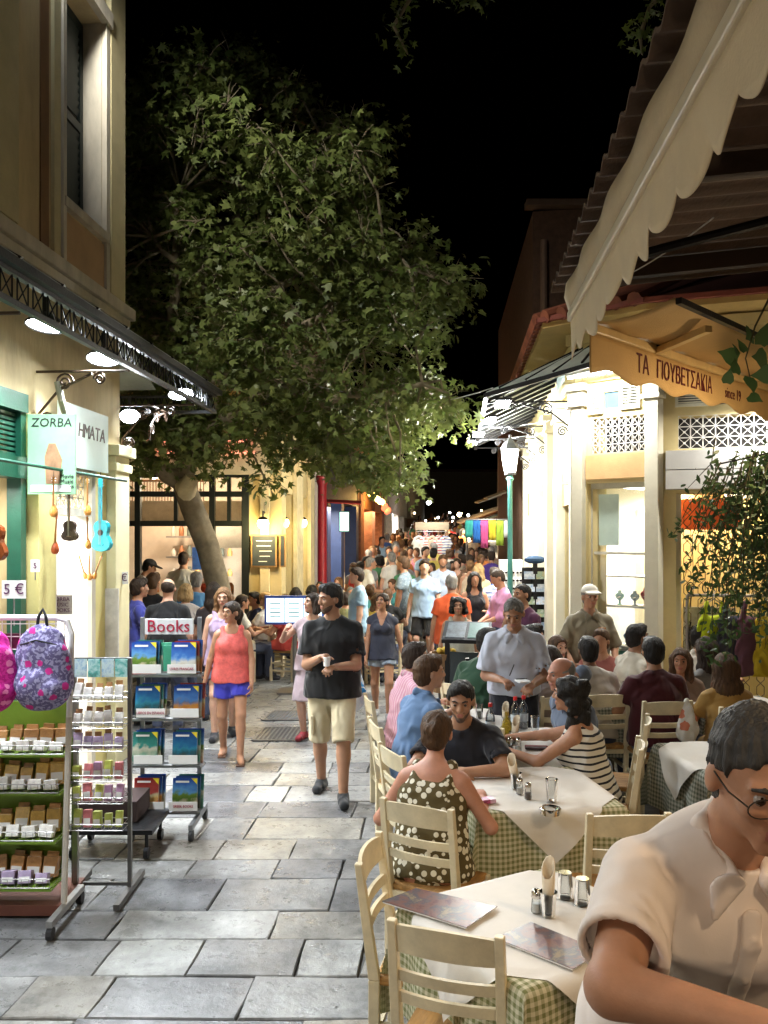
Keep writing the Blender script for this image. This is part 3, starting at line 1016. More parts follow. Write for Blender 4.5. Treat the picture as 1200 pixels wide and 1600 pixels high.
def cover(px0, px1, py0, py1, label, m):
    a = on(px0, py1); b = on(px1, py1); c = on(px1 + 12, py0); d = on(px0 + 18, py0)
    t = thing('drain_cover', label, 'drain cover', (a + c) / 2)
    q = MB(); q.hexa([p + Vector((0, 0, -.012)) for p in (a, b, c, d)] + [p + Vector((0, 0, .009)) for p in (a, b, c, d)]); q.build('plate', m, t, world=True)
    q = MB()
    for e0, e1 in ((a, b), (b, c), (c, d), (d, a)): q.bar(e0 + Vector((0, 0, .008)), e1 + Vector((0, 0, .008)), .035, .012)
    q.build('rim', mat('iron_rim', (.16, .155, .15), .5, .5), t, world=True)
    q = MB()
    for i in range(1, 12):
        q.bar(a.lerp(b, i / 12) + Vector((0, 0, .010)), d.lerp(c, i / 12) + Vector((0, 0, .010)), .018, .008)
    q.build('rib', mat('iron_rim', (.16, .155, .15), .5, .5), t, world=True)
cover(395, 478, 1138, 1158, 'dark iron drain grate with ribs in the paving beyond the walking man', mat('iron_plate', (.045, .045, .048), .45, .6, bump=.5))
cover(410, 480, 1112, 1126, 'flat bluish metal cover with pale rim set in paving behind the ribbed grate', mat('blue_plate', (.10, .12, .15), .4, .3))

# ------------------------------------------------------------ helpers for facades
def mapper(P0, P1):
    P0 = Vector((P0[0], P0[1], 0)); d = Vector((P1[0], P1[1], 0)) - P0; Ln = d.length; u = d / Ln
    n = Vector((u.y, -u.x, 0))        # outward is to the right of the walking direction
    f = lambda s, o, z: P0 + u * s + n * o + Vector((0, 0, z))
    f.u = u; f.n = n; f.L = Ln
    return f
def pbox(m, f, s0, s1, o0, o1, z0, z1, mi=0):
    return m.hexa([f(s0, o0, z0), f(s1, o0, z0), f(s1, o1, z0), f(s0, o1, z0), f(s0, o0, z1), f(s1, o0, z1), f(s1, o1, z1), f(s0, o1, z1)], mi)
def wall(m, f, s0, s1, z0, z1, o0, o1, holes=(), mi=0):
    ss = sorted({s0, s1, *[h[0] for h in holes], *[h[1] for h in holes]}); zs = sorted({z0, z1, *[h[2] for h in holes], *[h[3] for h in holes]})
    for i in range(len(ss) - 1):
        for j in range(len(zs) - 1):
            cs, cz = (ss[i] + ss[i + 1]) / 2, (zs[j] + zs[j + 1]) / 2
            if any(h[0] < cs < h[1] and h[2] < cz < h[3] for h in holes): continue
            pbox(m, f, ss[i], ss[i + 1], o0, o1, zs[j], zs[j + 1], mi)
def scroll(m, f, s, o0, o1, z, r=.012, h=.3):
    """wrought bracket in the plane across the facade: bar, curved stay and two spirals"""
    P = lambda o, zz: f(s, o, zz)
    m.tube([P(o0, z), P(o1, z)], r, 6)
    L = o1 - o0
    m.tube([P(o0, z - h), P(o0 + .02, z - h * .6), P(o0 + L * .25, z - h * .25), P(o0 + L * .6, z - .02)], r, 6)
    for co, cz, rr, sg in ((o0 + L * .30, z - .085, .075, 1), (o0 + L * .12, z - h * .72 + .02, .06, -1), (o0 + L * .68, z - .06, .05, -1)):
        pts = []
        for i in range(26):
            a = i / 25 * 4.4 * math.pi * .9; q = rr * (1 - i / 28)
            pts.append(P(co + sg * q * math.cos(a), cz + q * math.sin(a)))
        m.tube(pts, r * .8, 5)

ochre = mat('ochre_plaster', (.48, .38, .21), .85, var=.26, vs=3.2, bump=.3, bs=25, stretch=(1, 1, .3))
ochre2 = mat('ochre_panel', (.42, .28, .16), .85, var=.15, vs=3, bump=.3)
trim = mat('stone_trim', (.50, .46, .38), .8, var=.26, vs=5, bump=.3, bs=30, stretch=(1, 1, .35))
lemon = mat('lemon_plaster', (.62, .54, .22), .8, var=.14, vs=2.5, bump=.25, bs=25)
greenp = mat('green_paint', (.007, .065, .038), .4, var=.2, vs=6, bump=.15)
iron = mat('black_iron', (.018, .018, .02), .45, .6, var=.3, bump=.2)
whitep = mat('white_paint', (.78, .77, .74), .5, var=.06, bump=.1)
card = mat('white_card', (.78, .77, .75), .7, var=.05, bump=.05)
ink = mat('black_ink', (.02, .02, .022), .7, bump=0)
glassm = glass('window_glass')
steel = mat('grey_steel', (.32, .31, .30), .38, .85, var=.15, bump=.1)
wood = mat('brown_wood', (.20, .11, .05), .55, var=.35, vs=10, bump=.3, stretch=(1, 1, .15))

# ------------------------------------------------------------ corner building on the left
CL = Vector((-2.62, 8.5, 0))
uL = Vector((-.067, -1, 0)).normalized()
nL = Vector((1, -.067, 0)).normalized()
def PL(s, o, z): return CL + uL * s + nL * o + Vector((0, 0, z))
bl = thing('corner_building', 'ochre two-storey corner building with iron and glass canopy over a souvenir shop', 'building', CL)
m = MB()
door = (.80, 1.56, 0, 2.72)
win = (.44, 1.30, 5.03, 7.0)
sh_ = (2.35, 3.5, 0, 3.2)
wall(m, PL, .0, 9.0, 0, 8.2, -.4, 0, [door, win, (1.95, 2.9, 0, 3.2), (3.3, 4.6, 0, 2.9), (2.55, 3.4, 5.03, 7.0)])
pbox(m, PL, 0, .4, -6, -.4, 0, 8.2)
m.build('wall', ochre, bl, world=True)
for a in ((-.02, .34, .05), (1.38, 1.50, .03), (2.15, 2.45, .06)):
    m = MB(); pbox(m, PL, a[0], a[1], .0, a[2], 4.5, 8.0); m.build('upper_pilaster', mat('olive_plaster', (.50, .44, .26), .85, var=.15, vs=3, bump=.3), bl, world=True)
m = MB(); pbox(m, PL, 1.56, 1.70, .001, .012, 4.5, 8.2); m.build('recess_strip', mat('brown_strip', (.16, .085, .035), .8), bl, world=True)
m = MB(); pbox(m, PL, -.10, 9, .0, .13, 4.33, 4.44); pbox(m, PL, -.06, 9, .0, .09, 4.25, 4.33); m.build('ledge', trim, bl, world=True, bevel=.01)
m = MB(); pbox(m, PL, .44, 1.30, .003, .02, 4.5, 4.92); m.build('apron_panel', ochre2, bl, world=True)
wn = MB()
for a in ((.36, .44, 4.45, 7.08), (1.30, 1.36, 4.45, 7.08)): pbox(wn, PL, a[0], a[1], .0, .045, a[2], a[3])
pbox(wn, PL, .34, 1.38, .0, .07, 7.0, 7.14)
w_ = wn.build('window', trim, bl, world=True)
m = MB(); pbox(m, PL, .40, 1.34, -.36, .06, 4.95, 5.03); m.build('sill', trim, w_, world=True)
m = MB(); pbox(m, PL, .436, .448, -.39, -.002, 5.03, 7.0); m.build('reveal', trim, w_, world=True)
for q in range(2):
    m = MB(); s0 = .45 + q * .425
    for a in ((s0, s0 + .06), (s0 + .36, s0 + .42)): pbox(m, PL, a[0], a[1], -.22, -.18, 5.04, 6.98)
    for z in (5.04, 5.95, 6.9): pbox(m, PL, s0 + .06, s0 + .36, -.22, -.18, z, z + .08)
    sh = m.build('shutter', mat('dark_shutter', (.012, .022, .02), .5), w_, world=True)
    for k in range(24):
        z = 5.13 + k * .074
        if 5.92 < z < 6.03: continue
        m = MB(); m.hexa([PL(s0 + .06, -.215, z), PL(s0 + .36, -.215, z), PL(s0 + .36, -.205, z), PL(s0 + .06, -.205, z), PL(s0 + .06, -.195, z + .06), PL(s0 + .36, -.195, z + .06), PL(s0 + .36, -.185, z + .06), PL(s0 + .06, -.185, z + .06)])
        m.build('slat', MATS['dark_shutter'], sh, world=True)
m = MB(); pbox(m, PL, 2.55, 3.4, -.38, -.34, 5.03, 7.0); m.build('shutter', MATS['dark_shutter'], bl, world=True)
m = MB(); pbox(m, PL, -.25, 9, -.3, .35, 8.2, 8.32); pbox(m, PL, -.18, 9, -.3, .25, 8.02, 8.2); m.build('cornice', trim, bl, world=True)
# shop floor pilasters and the glowing doorway
m = MB(); pbox(m, PL, 0, .36, .0, .10, 0, 2.95); pbox(m, PL, -.05, .41, -.02, .15, 2.95, 3.05); pbox(m, PL, -.03, .39, -.01, .12, 2.80, 2.88)
m.build('pilaster', mat('cream_plaster', (.72, .66, .40), .8, var=.1, vs=3, bump=.25), bl, world=True, bevel=.008)
m = MB(); pbox(m, PL, 1.62, 1.92, .0, .10, 0, 2.80); pbox(m, PL, 1.58, 1.96, -.02, .15, 2.80, 3.12); m.build('pilaster', lemon, bl, world=True, bevel=.008)
m = MB(); pbox(m, PL, .38, .80, .0, .018, 0, 3.0); m.build('wall_panel', lemon, bl, world=True)
m = MB()
for a in ((.74, .82), (1.52, 1.60)): pbox(m, PL, a[0], a[1], .019, .06, 0, 2.8)
pbox(m, PL, .74, 1.60, .019, .07, 2.72, 2.84); pbox(m, PL, .82, 1.52, -.1, .04, 2.36, 2.42)
m.build('door_frame', trim, bl, world=True)
m = MB(); pbox(m, PL, .801, .815, -.4, .018, 0, 2.36); m.build('door_reveal', whitep, bl, world=True)
m = MB(); pbox(m, PL, 1.545, 1.559, -.4, .018, 0, 2.36); m.build('door_reveal', whitep, bl, world=True)
m = MB()
for i in range(7):
    s = .82 + i * .1167
    m.tube([PL(s, -.02, 2.42), PL(s, -.02, 2.72)], .006, 5)
    if i < 6:
        for k in range(3):
            z = 2.42 + k * .1
            m.tube([PL(s, -.02, z), PL(s + .1167, -.02, z + .1)], .006, 5); m.tube([PL(s, -.02, z + .1), PL(s + .1167, -.02, z)], .006, 5)
for k in range(4): m.tube([PL(.82, -.02, 2.42 + k * .1), PL(1.52, -.02, 2.42 + k * .1)], .006, 5)
m.build('transom_grille', whitep, bl, world=True)
m = MB()
pbox(m, PL, .3, 2.2, -2.2, -2.15, 0, 3.0); pbox(m, PL, .25, .3, -2.2, -.41, 0, 3.0); pbox(m, PL, 2.2, 2.25, -2.2, -.41, 0, 3.0); pbox(m, PL, .25, 2.25, -2.2, -.41, 3.0, 3.05)
m.build('shop_interior', mat('interior_white', (.75, .74, .70), .7), bl, world=True)
m = MB(); pbox(m, PL, .9, 1.5, -1.6, -.9, 2.93, 2.97); m.build('ceiling_light', emit('tube_white', (1, .98, .93), 14), bl, world=True)
lamp('AREA', 'shop_light', PL(1.2, -1.2, 2.9), 140, (1, .98, .93), .8, PL(1.2, -1.1, 0), parent=bl)
# green shuttered shopfront
m = MB()
for a in ((1.98, 2.06), (2.82, 2.9)): pbox(m, PL, a[0], a[1], -.08, .03, 0, 3.2)
pbox(m, PL, 1.98, 2.9, -.08, .05, 3.12, 3.26); pbox(m, PL, 1.98, 2.9, -.08, .05, 2.62, 2.78)
gf = m.build('shopfront', greenp, bl, world=True)
for k in range(9):
    z = 2.79 + k * .037
    m = MB(); pbox(m, PL, 2.06, 2.82, -.06, -.01, z, z + .022); m.build('slat', greenp, gf, world=True)
m = MB(); pbox(m, PL, 2.06, 2.82, -.3, -.28, 2.7, 3.15); m.build('dark_pane', mat('dark_pane', (.01, .015, .015), .2), gf, world=True)
m = MB(); pbox(m, PL, 2.06, 2.82, -.35, -.33, 0, 2.62); m.build('shop_backdrop', MATS['interior_white'], gf, world=True)
lamp('AREA', 'shopfront_light', PL(2.45, -.1, 2.55), 9, (1, .97, .9), .4, PL(2.4, -.2, 0), parent=bl)
# sign panel over the door, seen at an angle
sg_ = thing('shop_sign', 'pale shop sign panel with dark lettering mounted over the souvenir shop door', 'sign', PL(1.1, .09, 2.76))
m = MB(); pbox(m, PL, .62, 1.60, .10, .13, 2.76, 3.28); m.build('panel', mat('mint_panel', (.50, .60, .54), .35, var=.06), sg_, world=True)
for i, ch in enumerate('HMATA'):
    text('letter', ch, .17, frame_m(PL(1.22 - i * .115, .132, 3.08), -uL, (0, 0, 1)), mat('brown_ink', (.06, .03, .02), .6), sg_, shear=.15)
# canopy
cn = thing('shop_canopy', 'iron and glass canopy with X lattice rail and scroll brackets on the ochre building', 'canopy', PL(0, 0, 3.5))
S0, S1, W = -.78, 8.2, .75
m = MB()
pbox(m, PL, S0, S1, W - .02, W + .02, 3.50, 3.535); pbox(m, PL, S0, S1, W - .02, W + .02, 3.675, 3.70)
pbox(m, PL, S0 - .02, S0 + .02, -1.5, W, 3.50, 3.535); pbox(m, PL, S0 - .02, S0 + .02, -1.5, W, 3.675, 3.70)
pbox(m, PL, S0 - .05, S1, W - .03, W + .07, 3.70, 3.75)
m.build('beam', iron, cn, world=True)
m = MB()
s = S0
k = 0
while s < S1 - .1:
    e = s + .13
    m.tube([PL(s, W, 3.535), PL(e, W, 3.675)], .0055, 4); m.tube([PL(e, W, 3.535), PL(s, W, 3.675)], .0055, 4); m.tube([PL(e, W, 3.535), PL(e, W, 3.675)], .0055, 4)
    s = e + .06; m.tube([PL(s, W, 3.535), PL(s, W, 3.675)], .0055, 4)
o = -1.4
while o < W - .05:
    m.tube([PL(S0, o, 3.535), PL(S0, o + .04, 3.675)], .0055, 4); m.tube([PL(S0, o + .04, 3.535), PL(S0, o, 3.675)], .0055, 4); o += .07
m.build('lattice_rail', iron, cn, world=True)
pane = mat('wired_glass', (.20, .22, .21), .35, var=.35, vs=3, bump=.3, spec=.6)
i = 0
s = S0
while s < S1:
    e = s + .55
    m = MB(); m.hexa([PL(s, .0, 4.2), PL(e - .03, .0, 4.2), PL(e - .03, W + .05, 3.76), PL(s, W + .05, 3.76), PL(s, .0, 4.21), PL(e - .03, .0, 4.21), PL(e - .03, W + .05, 3.77), PL(s, W + .05, 3.77)])
    m.build('pane', pane, cn, world=True)
    m = MB(); m.bar(PL(e - .015, .0, 4.19), PL(e - .015, W + .06, 3.75), .03, .04); m.build('rafter', iron, cn, world=True)
    s = e
for q in range(3):
    o0 = -1.5 + q * .55
    m = MB(); m.hexa([PL(S0, o0, 3.76), PL(.0, o0, 4.1), PL(.0, o0 + .5, 4.1), PL(S0, o0 + .5, 3.76), PL(S0, o0, 3.77), PL(.0, o0, 4.11), PL(.0, o0 + .5, 4.11), PL(S0, o0 + .5, 3.77)])
    m.build('pane', pane, cn, world=True)
for s in (-.02, 1.75, 3.5):
    m = MB(); scroll(m, PL, s, .0, W, 3.48, .011, .55); m.build('scroll_bracket', mat('rust_iron', (.06, .035, .022), .6, .4, var=.4), cn, world=True)
m = MB()
PS = lambda s, o, z: PL(-o, s, z)
scroll(m, PS, -.35, .0, .75, 3.46, .010, .5); m.build('scroll_bracket', MATS['rust_iron'], cn, world=True); m = MB(); scroll(m, PS, .3, .0, .75, 3.48, .010, .35); m.build('scroll_bracket', MATS['rust_iron'], cn, world=True)
led = emit('led_white', (.86, .94, 1.0), 60)
floodlabels = ['round floodlight under the shop canopy beside the poster', 'floodlight under the shop canopy above the turquoise guitar', 'floodlight near the outer end of the shop canopy', 'small floodlight at the wall corner under the shop canopy',
               'floodlight under the canopy over the backpack rack', 'floodlight under the canopy before the green shopfront', 'floodlight at the street end of the shop canopy']
def flood(p, tgt, power, label, wide=.25):
    t = thing('floodlight', label, 'floodlight', p, group='floodlights under the canopies')
    p = Vector(p); d = (Vector(tgt) - p).normalized()
    M = frame_m(p, d.orthogonal(), d.cross(d.orthogonal()))
    M = Matrix.Translation(p) @ d.to_track_quat('-Z', 'Y').to_matrix().to_4x4()
    q = MB()
    w2 = wide * .5
    q.lathe([(w2 * 1.06, -.012), (w2 * 1.1, .0), (w2 * .95, .03), (w2 * .5, .06), (.03, .085), (0, .09)], (0, 0, 0), 20, M=M)
    q.build('housing', mat('black_enamel', (.02, .02, .022), .3, .2), t, 50, world=True)
    q = MB(); q.lathe([(w2, -.004), (w2 * .7, -.012), (0, -.016)], (0, 0, 0), 20, M=M)
    q.build('lens', led, t, 60, world=True)
    q = MB(); q.bar(p + Vector((0, 0, .06)), p + Vector((0, 0, .2)), .03, .03); q.build('bracket', iron, t, world=True)
    lamp('AREA', 'flood_light', p + d * .03, power, (.88, .95, 1.0), wide, p + d, parent=t, size_y=.2, spread=130)
def rod_y(px, w): return (3.1895 - w) / (.067 - (px - 600) / F)
def on_left(px, py, w): return at(px, py, rod_y(px, w))
flood(on_left(72, 508, .5), on_left(72, 508, .5) + Vector((-.05, -.15, -1)), 40, floodlabels[0])
flood(on_left(162, 560, .5), on_left(162, 560, .5) + Vector((.05, -.25, -1)), 42, floodlabels[1])
flood(on_left(283, 615, .5), on_left(283, 615, .5) + Vector((.2, -.3, -1)), 55, floodlabels[2])
flood(at(203, 650, 9.0), at(203, 650, 9.0) + Vector((.25, -.75, -1)), 45, floodlabels[3], .2)
for i, y in enumerate((4.6, 3.3, 1.6)):
    p = Vector((CL.x + .067 * (y - 8.5) + .5, y, 3.45)); flood(p, p + Vector((.12, -.05, -1)), 26, floodlabels[4 + i])
p = PL(2.2, .28, 7.5)
flood(p, (-.4, 12, 5.6), 0, 'added spotlight high on the ochre facade aimed at the plane tree')
lamp('SPOT', 'added_tree_spot', p + Vector((.05, .1, -.02)), 520, (1, .95, .84), .12, (.1, 11.6, 4.4), parent=bl, spot=78, blend=.8)  # added spotlight above the view, brightens the tree crown
# down pipe with elbow next to the doorway
m = MB(); m.tube([PL(1.75, .17, 3.4), PL(1.74, .2, 3.25), PL(1.66, .2, 3.12), PL(1.58, .17, 3.02), PL(1.57, .15, 2.7)], .028, 8)
tag(m.build('drain_pipe', mat('pipe_grey', (.24, .22, .17), .6)), 'short grey bent drain pipe above the poster on the ochre building', 'pipe')

# ------------------------------------------------------------ things hanging at the shop front
rod = thing('hanging_rod', 'thin green rod with hooks along the shop front carrying instruments', 'rod', PL(1.2, .35, 2.68))
m = MB(); m.tube([PL(.75, .35, 2.68), PL(3.6, .35, 2.68)], .012, 8); m.build('bar', greenp, rod, world=True)
for s in (.8, 2.0, 3.4):
    m = MB(); m.tube([PL(s, .02, 2.75), PL(s, .35, 2.68)], .008, 6); m.build('bracket', iron, rod, world=True)
# poster
pp = at(75, 710, 6.42) + Vector((.03, 0, 0))
ps = thing('poster', 'mint green ZORBA poster board hung outward from the shop front', 'poster', pp)
m = MB(); m.box(pp, (.36, .02, .60)); m.build('board', mat('poster_mint', (.24, .46, .27), .5, var=.2, vs=3, bump=.05), ps, world=True, bevel=.003)
m = MB(); m.box(pp + Vector((-.004, -.0125, -.255)), (.30, .004, .05)); m.build('pale_band', card, ps, world=True)
text('title', 'ZORBA', .092, frame_m(pp + Vector((.0, -.0125, .235)), (1, 0, 0), (0, 0, 1)), ink, ps, shear=.1)
for i, w in enumerate(('Movie', 'Music', 'Books')):
    text('caption', w, .042, frame_m(pp + Vector((.115, -.0125, -.165 - .038 * i)), (1, 0, 0), (0, 0, 1)), ink, ps)
m = MB(); m.prism([(-.05, -.2), (.05, -.2), (.07, -.02), (.02, .1), (-.03, .1), (-.06, 0)], .003, frame_m(pp + Vector((.01, -.0105, -.02)), (1, 0, 0), (0, 0, 1)))
m.build('brown_patch', mat('poster_brown', (.30, .17, .09), .6, var=.4, vs=12, bump=0), ps, world=True)
def small_sign(px, py, d, w, h, lines, size, label, cm=card, im=None, stem=None):
    p = at(px, py, d)
    t = thing('price_sign', label, 'sign', p)
    q = MB(); q.box(p, (w, .006, h)); q.build('card', cm, t, world=True)
    for i, ln in enumerate(lines):
        text('lettering', ln, size, frame_m(p + Vector((0, -.0045, (len(lines) - 1) * size * .5 - i * size)), (1, 0, 0), (0, 0, 1)), im or mat('plum_ink', (.10, .03, .09), .6, bump=0), t)
    if stem:
        q = MB(); q.tube([p + Vector((0, 0, -h / 2)), p + Vector((0, 0, -h / 2 - stem))], .005, 5); q.build('stem', steel, t, world=True)
small_sign(22, 921, 5.0, .14, .105, ['5 €'], .085, 'white card marked 5 € standing above the backpack rack', stem=.16)
small_sign(188, 903, 8.3, .15, .12, ['5 €'], .10, 'white card marked 5 € on a pole by the building corner', stem=.1)
small_sign(55, 884, 6.3, .065, .09, ['5'], .06, 'small white tag marked 5 hanging beside the doorway', stem=.06)
small_sign(95, 945, 7.0, .19, .16, ['ZORBA', 'MUSIC', 'BOOKS'], .045, 'grey card lettered ZORBA at the shop doorway', cm=mat('card_grey', (.46, .42, .40), .7))
m = MB(); a_ = at(188, 890, 8.3); m.tube([at(188, 742, 8.3), a_], .008, 6); m.tube([at(188, 742, 8.3), at(188, 775, 8.3)], .014, 8, 1)
tag(m.build('pole', [steel, mat('orange_plastic', (.7, .22, .03), .4)]), 'thin metal pole with orange tip hanging above the 5 € card', 'pole')

def guitar(name, label, p, L, m_body, face, wf=1.0, thin=False, tilt=0):
    t = thing(name, label, 'guitar', p)
    pts = []
    prof = [(0, 0), (.09, .018), (.135, .06), (.145, .10), (.125, .155), (.095, .20), (.092, .235), (.105, .28), (.108, .32), (.09, .365), (.05, .39), (.02, .395)]
    k = L / .95
    half = [(x * k * wf, z * k) for x, z in prof]
    # smooth outline
    sm = []
    for i in range(len(half) - 1):
        for tt in (0, .5): sm.append((half[i][0] + (half[i + 1][0] - half[i][0]) * tt, half[i][1] + (half[i + 1][1] - half[i][1]) * tt))
    sm.append(half[-1])
    poly = sm + [(-x, z) for x, z in reversed(sm[1:])]
    poly = [(x, z - .05) for x, z in poly]
    B = frame_m(Vector(p), (math.cos(tilt), -.25, math.sin(tilt)), (-math.sin(tilt), 0, math.cos(tilt)))
    q = MB(); q.prism(poly, .075 * k, B); bo = q.build('body', m_body, t, world=True, bevel=.008 * k)
    q = MB(); q.lathe([(.0, 0), (.038 * k, 0), (.038 * k, .003)], (0, .24 * k - .05, .076 * k), 14, M=B); q.build('sound_hole', ink, t, world=True)
    q = MB(); q.box((0, .09 * k - .05, .08 * k), (.085 * k, .016 * k, .012 * k), M=B); q.build('bridge', wood if face is None else face, t, world=True)
    q = MB(); q.box((0, .60 * k - .05, .075 * k), (.045 * k, .42 * k, .025 * k), M=B); nk = q.build('neck', face or m_body, t, world=True)
    q = MB(); q.box((0, .865 * k - .05, .07 * k), (.062 * k, .12 * k, .018 * k), M=B); hs = q.build('headstock', m_body, t, world=True, bevel=.004)
    for i in range(3):
        for sg in (-1, 1):
            q = MB(); q.cyl(B @ Vector((sg * .031 * k, (.83 + .035 * i) * k - .05, .07 * k)), B @ Vector((sg * .05 * k, (.83 + .035 * i) * k - .05, .07 * k)), .006 * k, n=6); q.build('tuning_peg', steel, hs, world=True)
    q = MB()
    for i in range(6):
        x = (i - 2.5) * .006 * k
        q.tube([B @ Vector((x, .09 * k - .05, .09 * k)), B @ Vector((x, .82 * k - .05, .09 * k))], .0009, 3)
    q.build('string', steel, t, world=True)
    q = MB(); q.tube([B @ Vector((0, .91 * k - .05, .07 * k)), B @ Vector((0, 1.0 * k - .05, .07 * k))], .003, 4); q.build('hook', iron, t, world=True)
    return t
turq = mat('turquoise_lacquer', (.02, .42, .52), .22, var=.05, bump=.03, spec=.6)
guitar('toy_guitar', 'small turquoise guitar hanging on the bright corner pilaster', at(162, 853, 7.55), .66, turq, turq, .95)
sb = mat('sunburst', (.22, .05, .012), .2, var=.6, vs=5, bump=.03, spec=.6)
guitar('guitar', 'brown sunburst guitar hanging at the green shopfront', at(-4, 866, 5.9), .62, sb, ink)
guitar('guitar', 'dark brown guitar hanging before the doorway grille', at(111, 836, 7.0), .40, mat('dark_lacquer', (.06, .04, .035), .25, var=.2, bump=.03), wood, 1.25)
amber = mat('amber_wood', (.50, .22, .05), .25, var=.35, vs=12, bump=.05, stretch=(1, 1, .2))
def baglama(px, py, d, L, label, m_, tilt=0, group=None):
    p = at(px, py, d)
    t = thing('baglama', label, 'instrument', p, group=group)
    B = Matrix.Translation(p) @ Matrix.Rotation(tilt, 4, 'Y')
    q = MB()
    prof = [(.001, 0), (.3, .02), (.42, .1), (.45, .2), (.38, .32), (.22, .44), (.10, .52), (.001, .54)]
    q.lathe([(r * .22 * L, z * .62 * L) for r, z in prof], (0, 0, 0), 12, M=B)
    q.build('bowl', m_, t, 50, world=True)
    q = MB(); q.tube([B @ Vector((0, -.01, .28 * L)), B @ Vector((0, -.005, .86 * L))], [.016 * L + .004, .011 * L + .003], 6); q.build('neck', mat('neck_wood', (.30, .13, .03), .35), t, world=True)
    q = MB(); q.box((0, -.004, .92 * L), (.05 * L, .02 * L, .14 * L), M=B); hd_ = q.build('headstock', m_, t, world=True)
    for sg in (-1, 1):
        for zz in (.89, .95):
            q = MB(); q.tube([B @ Vector((sg * .02 * L, 0, zz * L)), B @ Vector((sg * .055 * L, 0, zz * L))], .004, 5); q.build('tuning_peg', card, hd_, world=True)
    q = MB(); q.tube([B @ Vector((0, 0, .98 * L)), B @ Vector((0, 0, 1.12 * L))], .002, 4); q.build('string_loop', ink, t, world=True)
bagl = [(84, 808, 6.3, .30, 'honey wood baglama hanging under the poster edge', 0), (137, 806, 7.25, .32, 'honey wood baglama hanging left of the turquoise guitar', 0), (86, 866, 6.7, .32, 'reddish baglama hanging low in the bright doorway', .05),
        (138, 858, 7.3, .28, 'slim honey baglama hanging below another one by the pilaster', -.03), (146, 905, 7.6, .22, 'tiny wooden lute in a hanging bunch of three by the pilaster', .35), (140, 907, 7.58, .22, 'tiny wooden lute in a hanging bunch of three by the pilaster', 0), (135, 905, 7.62, .22, 'tiny wooden lute in a hanging bunch of three by the pilaster', -.3)]
for i, b_ in enumerate(bagl): baglama(*b_[:5], mat('red_wood', (.42, .09, .03), .3, var=.3, vs=12) if i == 2 else amber, b_[5], 'tiny lutes in a hanging bunch' if i > 3 else None)

# ------------------------------------------------------------ display racks in front of the shop
def wire_basket(t, p, w, dpt, h, m_):
    q = MB()
    x0, x1, y0, y1 = p.x - w / 2, p.x + w / 2, p.y - dpt / 2, p.y + dpt / 2
    for z in (p.z, p.z + h):
        lp = [(x0, y0, z), (x1, y0, z), (x1, y1, z), (x0, y1, z), (x0, y0, z)]
        q.tube(lp, .0035, 4)
    n = max(3, int(w / .04))
    for i in range(n + 1):
        x = x0 + (x1 - x0) * i / n
        q.tube([(x, y0, p.z + h), (x, y0, p.z), (x, y1, p.z)], .002, 3)
    return q.build('wire_basket', m_, t, world=True)
pk_cols = {'brown': (.34, .17, .06), 'white': (.72, .70, .66), 'lilac': (.42, .33, .50), 'green': (.45, .50, .10), 'rose': (.55, .16, .18), 'violet': (.45, .25, .42), 'gold': (.45, .27, .06)}
def packet(p, w, dp, h, c, label, group, top=None, lean=.2):
    h *= rnd.uniform(.8, 1.15); w *= rnd.uniform(.86, 1.04)
    M = Matrix.Translation(p) @ Matrix.Rotation(rnd.uniform(-.16, .16), 4, 'Z') @ Matrix.Rotation(lean + rnd.uniform(-.12, .12), 4, 'X') @ Matrix.Rotation(rnd.uniform(-.08, .08), 4, 'Y')
    t = thing('packet', label, 'packet', p, group=group)
    q = MB(); q.box((0, 0, h / 2), (w, dp, h), M=M); q.build('bag', mat('packet_' + c, pk_cols[c], .3, orand=.3, var=.3, vs=30, bump=.4, bs=50, spec=.6), t, world=True, bevel=.004)
    q = MB(); q.box((0, -dp / 2 - .001, h * .35), (w * .8, .002, h * .35), M=M); q.build('label', card, t, world=True)
    if top:
        q = MB(); q.box((0, 0, h + .012), (w * .75, dp * .4, .03), M=M); q.build('tie', mat('packet_' + top, pk_cols[top], .4, var=.3, vs=30), t, world=True)
# green tiered stand with packets
gs = on(40, 1392); gs.y = 5.0; gs.x = (40 - 600) / F * 5.0
grn = mat('leaf_green_board', (.13, .22, .02), .45, var=.15, bump=.1)
st = thing('display_stand', 'tiered green display stand with wire baskets under the backpacks', 'display stand', (gs.x, 5.05, 0))
TN = ['top', 'second', 'third', 'fourth', 'fifth', 'lowest']
tiers = [(1178, 5.12), (1238, 5.05), (1312, 4.98), (1385, 4.92)]
gx = (38 - 600) / F * 5.0
for k, (py, d) in enumerate(tiers):
    z = HC - (py - HZ) / F * d
    m = MB(); m.box((gx - .1, d + .16, z + .15), (.62, .015, .27)); m.build('back_board', grn, st, world=True)
    m = MB(); m.box((gx - .1, d + .05, z), (.62, .22, .012)); m.build('shelf', grn, st, world=True)
    wire_basket(st, Vector((gx - .1, d + .05, z + .012)), .6, .21, .05, steel)
    for i in range(6):
        x = gx - .34 + i * .095
        packet(Vector((x, d + .0, z + .016)), .08, .05, .065, 'white' if k < 3 else 'lilac', 'small labelled packet in the front row of the green stand, %s tier' % TN[k], 'packets in the green stand', lean=-.3)
        packet(Vector((x + .01, d + .09, z + .02)), .085, .06, .12, ['brown', 'gold', 'gold', 'brown'][k], 'brown spice bag standing in the %s tier of the green stand' % TN[k], 'spice bags in the green stand', 'brown', lean=-.25)
for sx in (-.42, .22):
    m = MB(); m.box((gx + sx, 5.22, .62), (.03, .03, 1.24)); m.build('post', steel, st, world=True)
m = MB(); m.box((gx - .1, 5.1, .05), (.7, .4, .06)); m.build('base', mat('dark_red_base', (.12, .04, .025), .7), st, world=True)
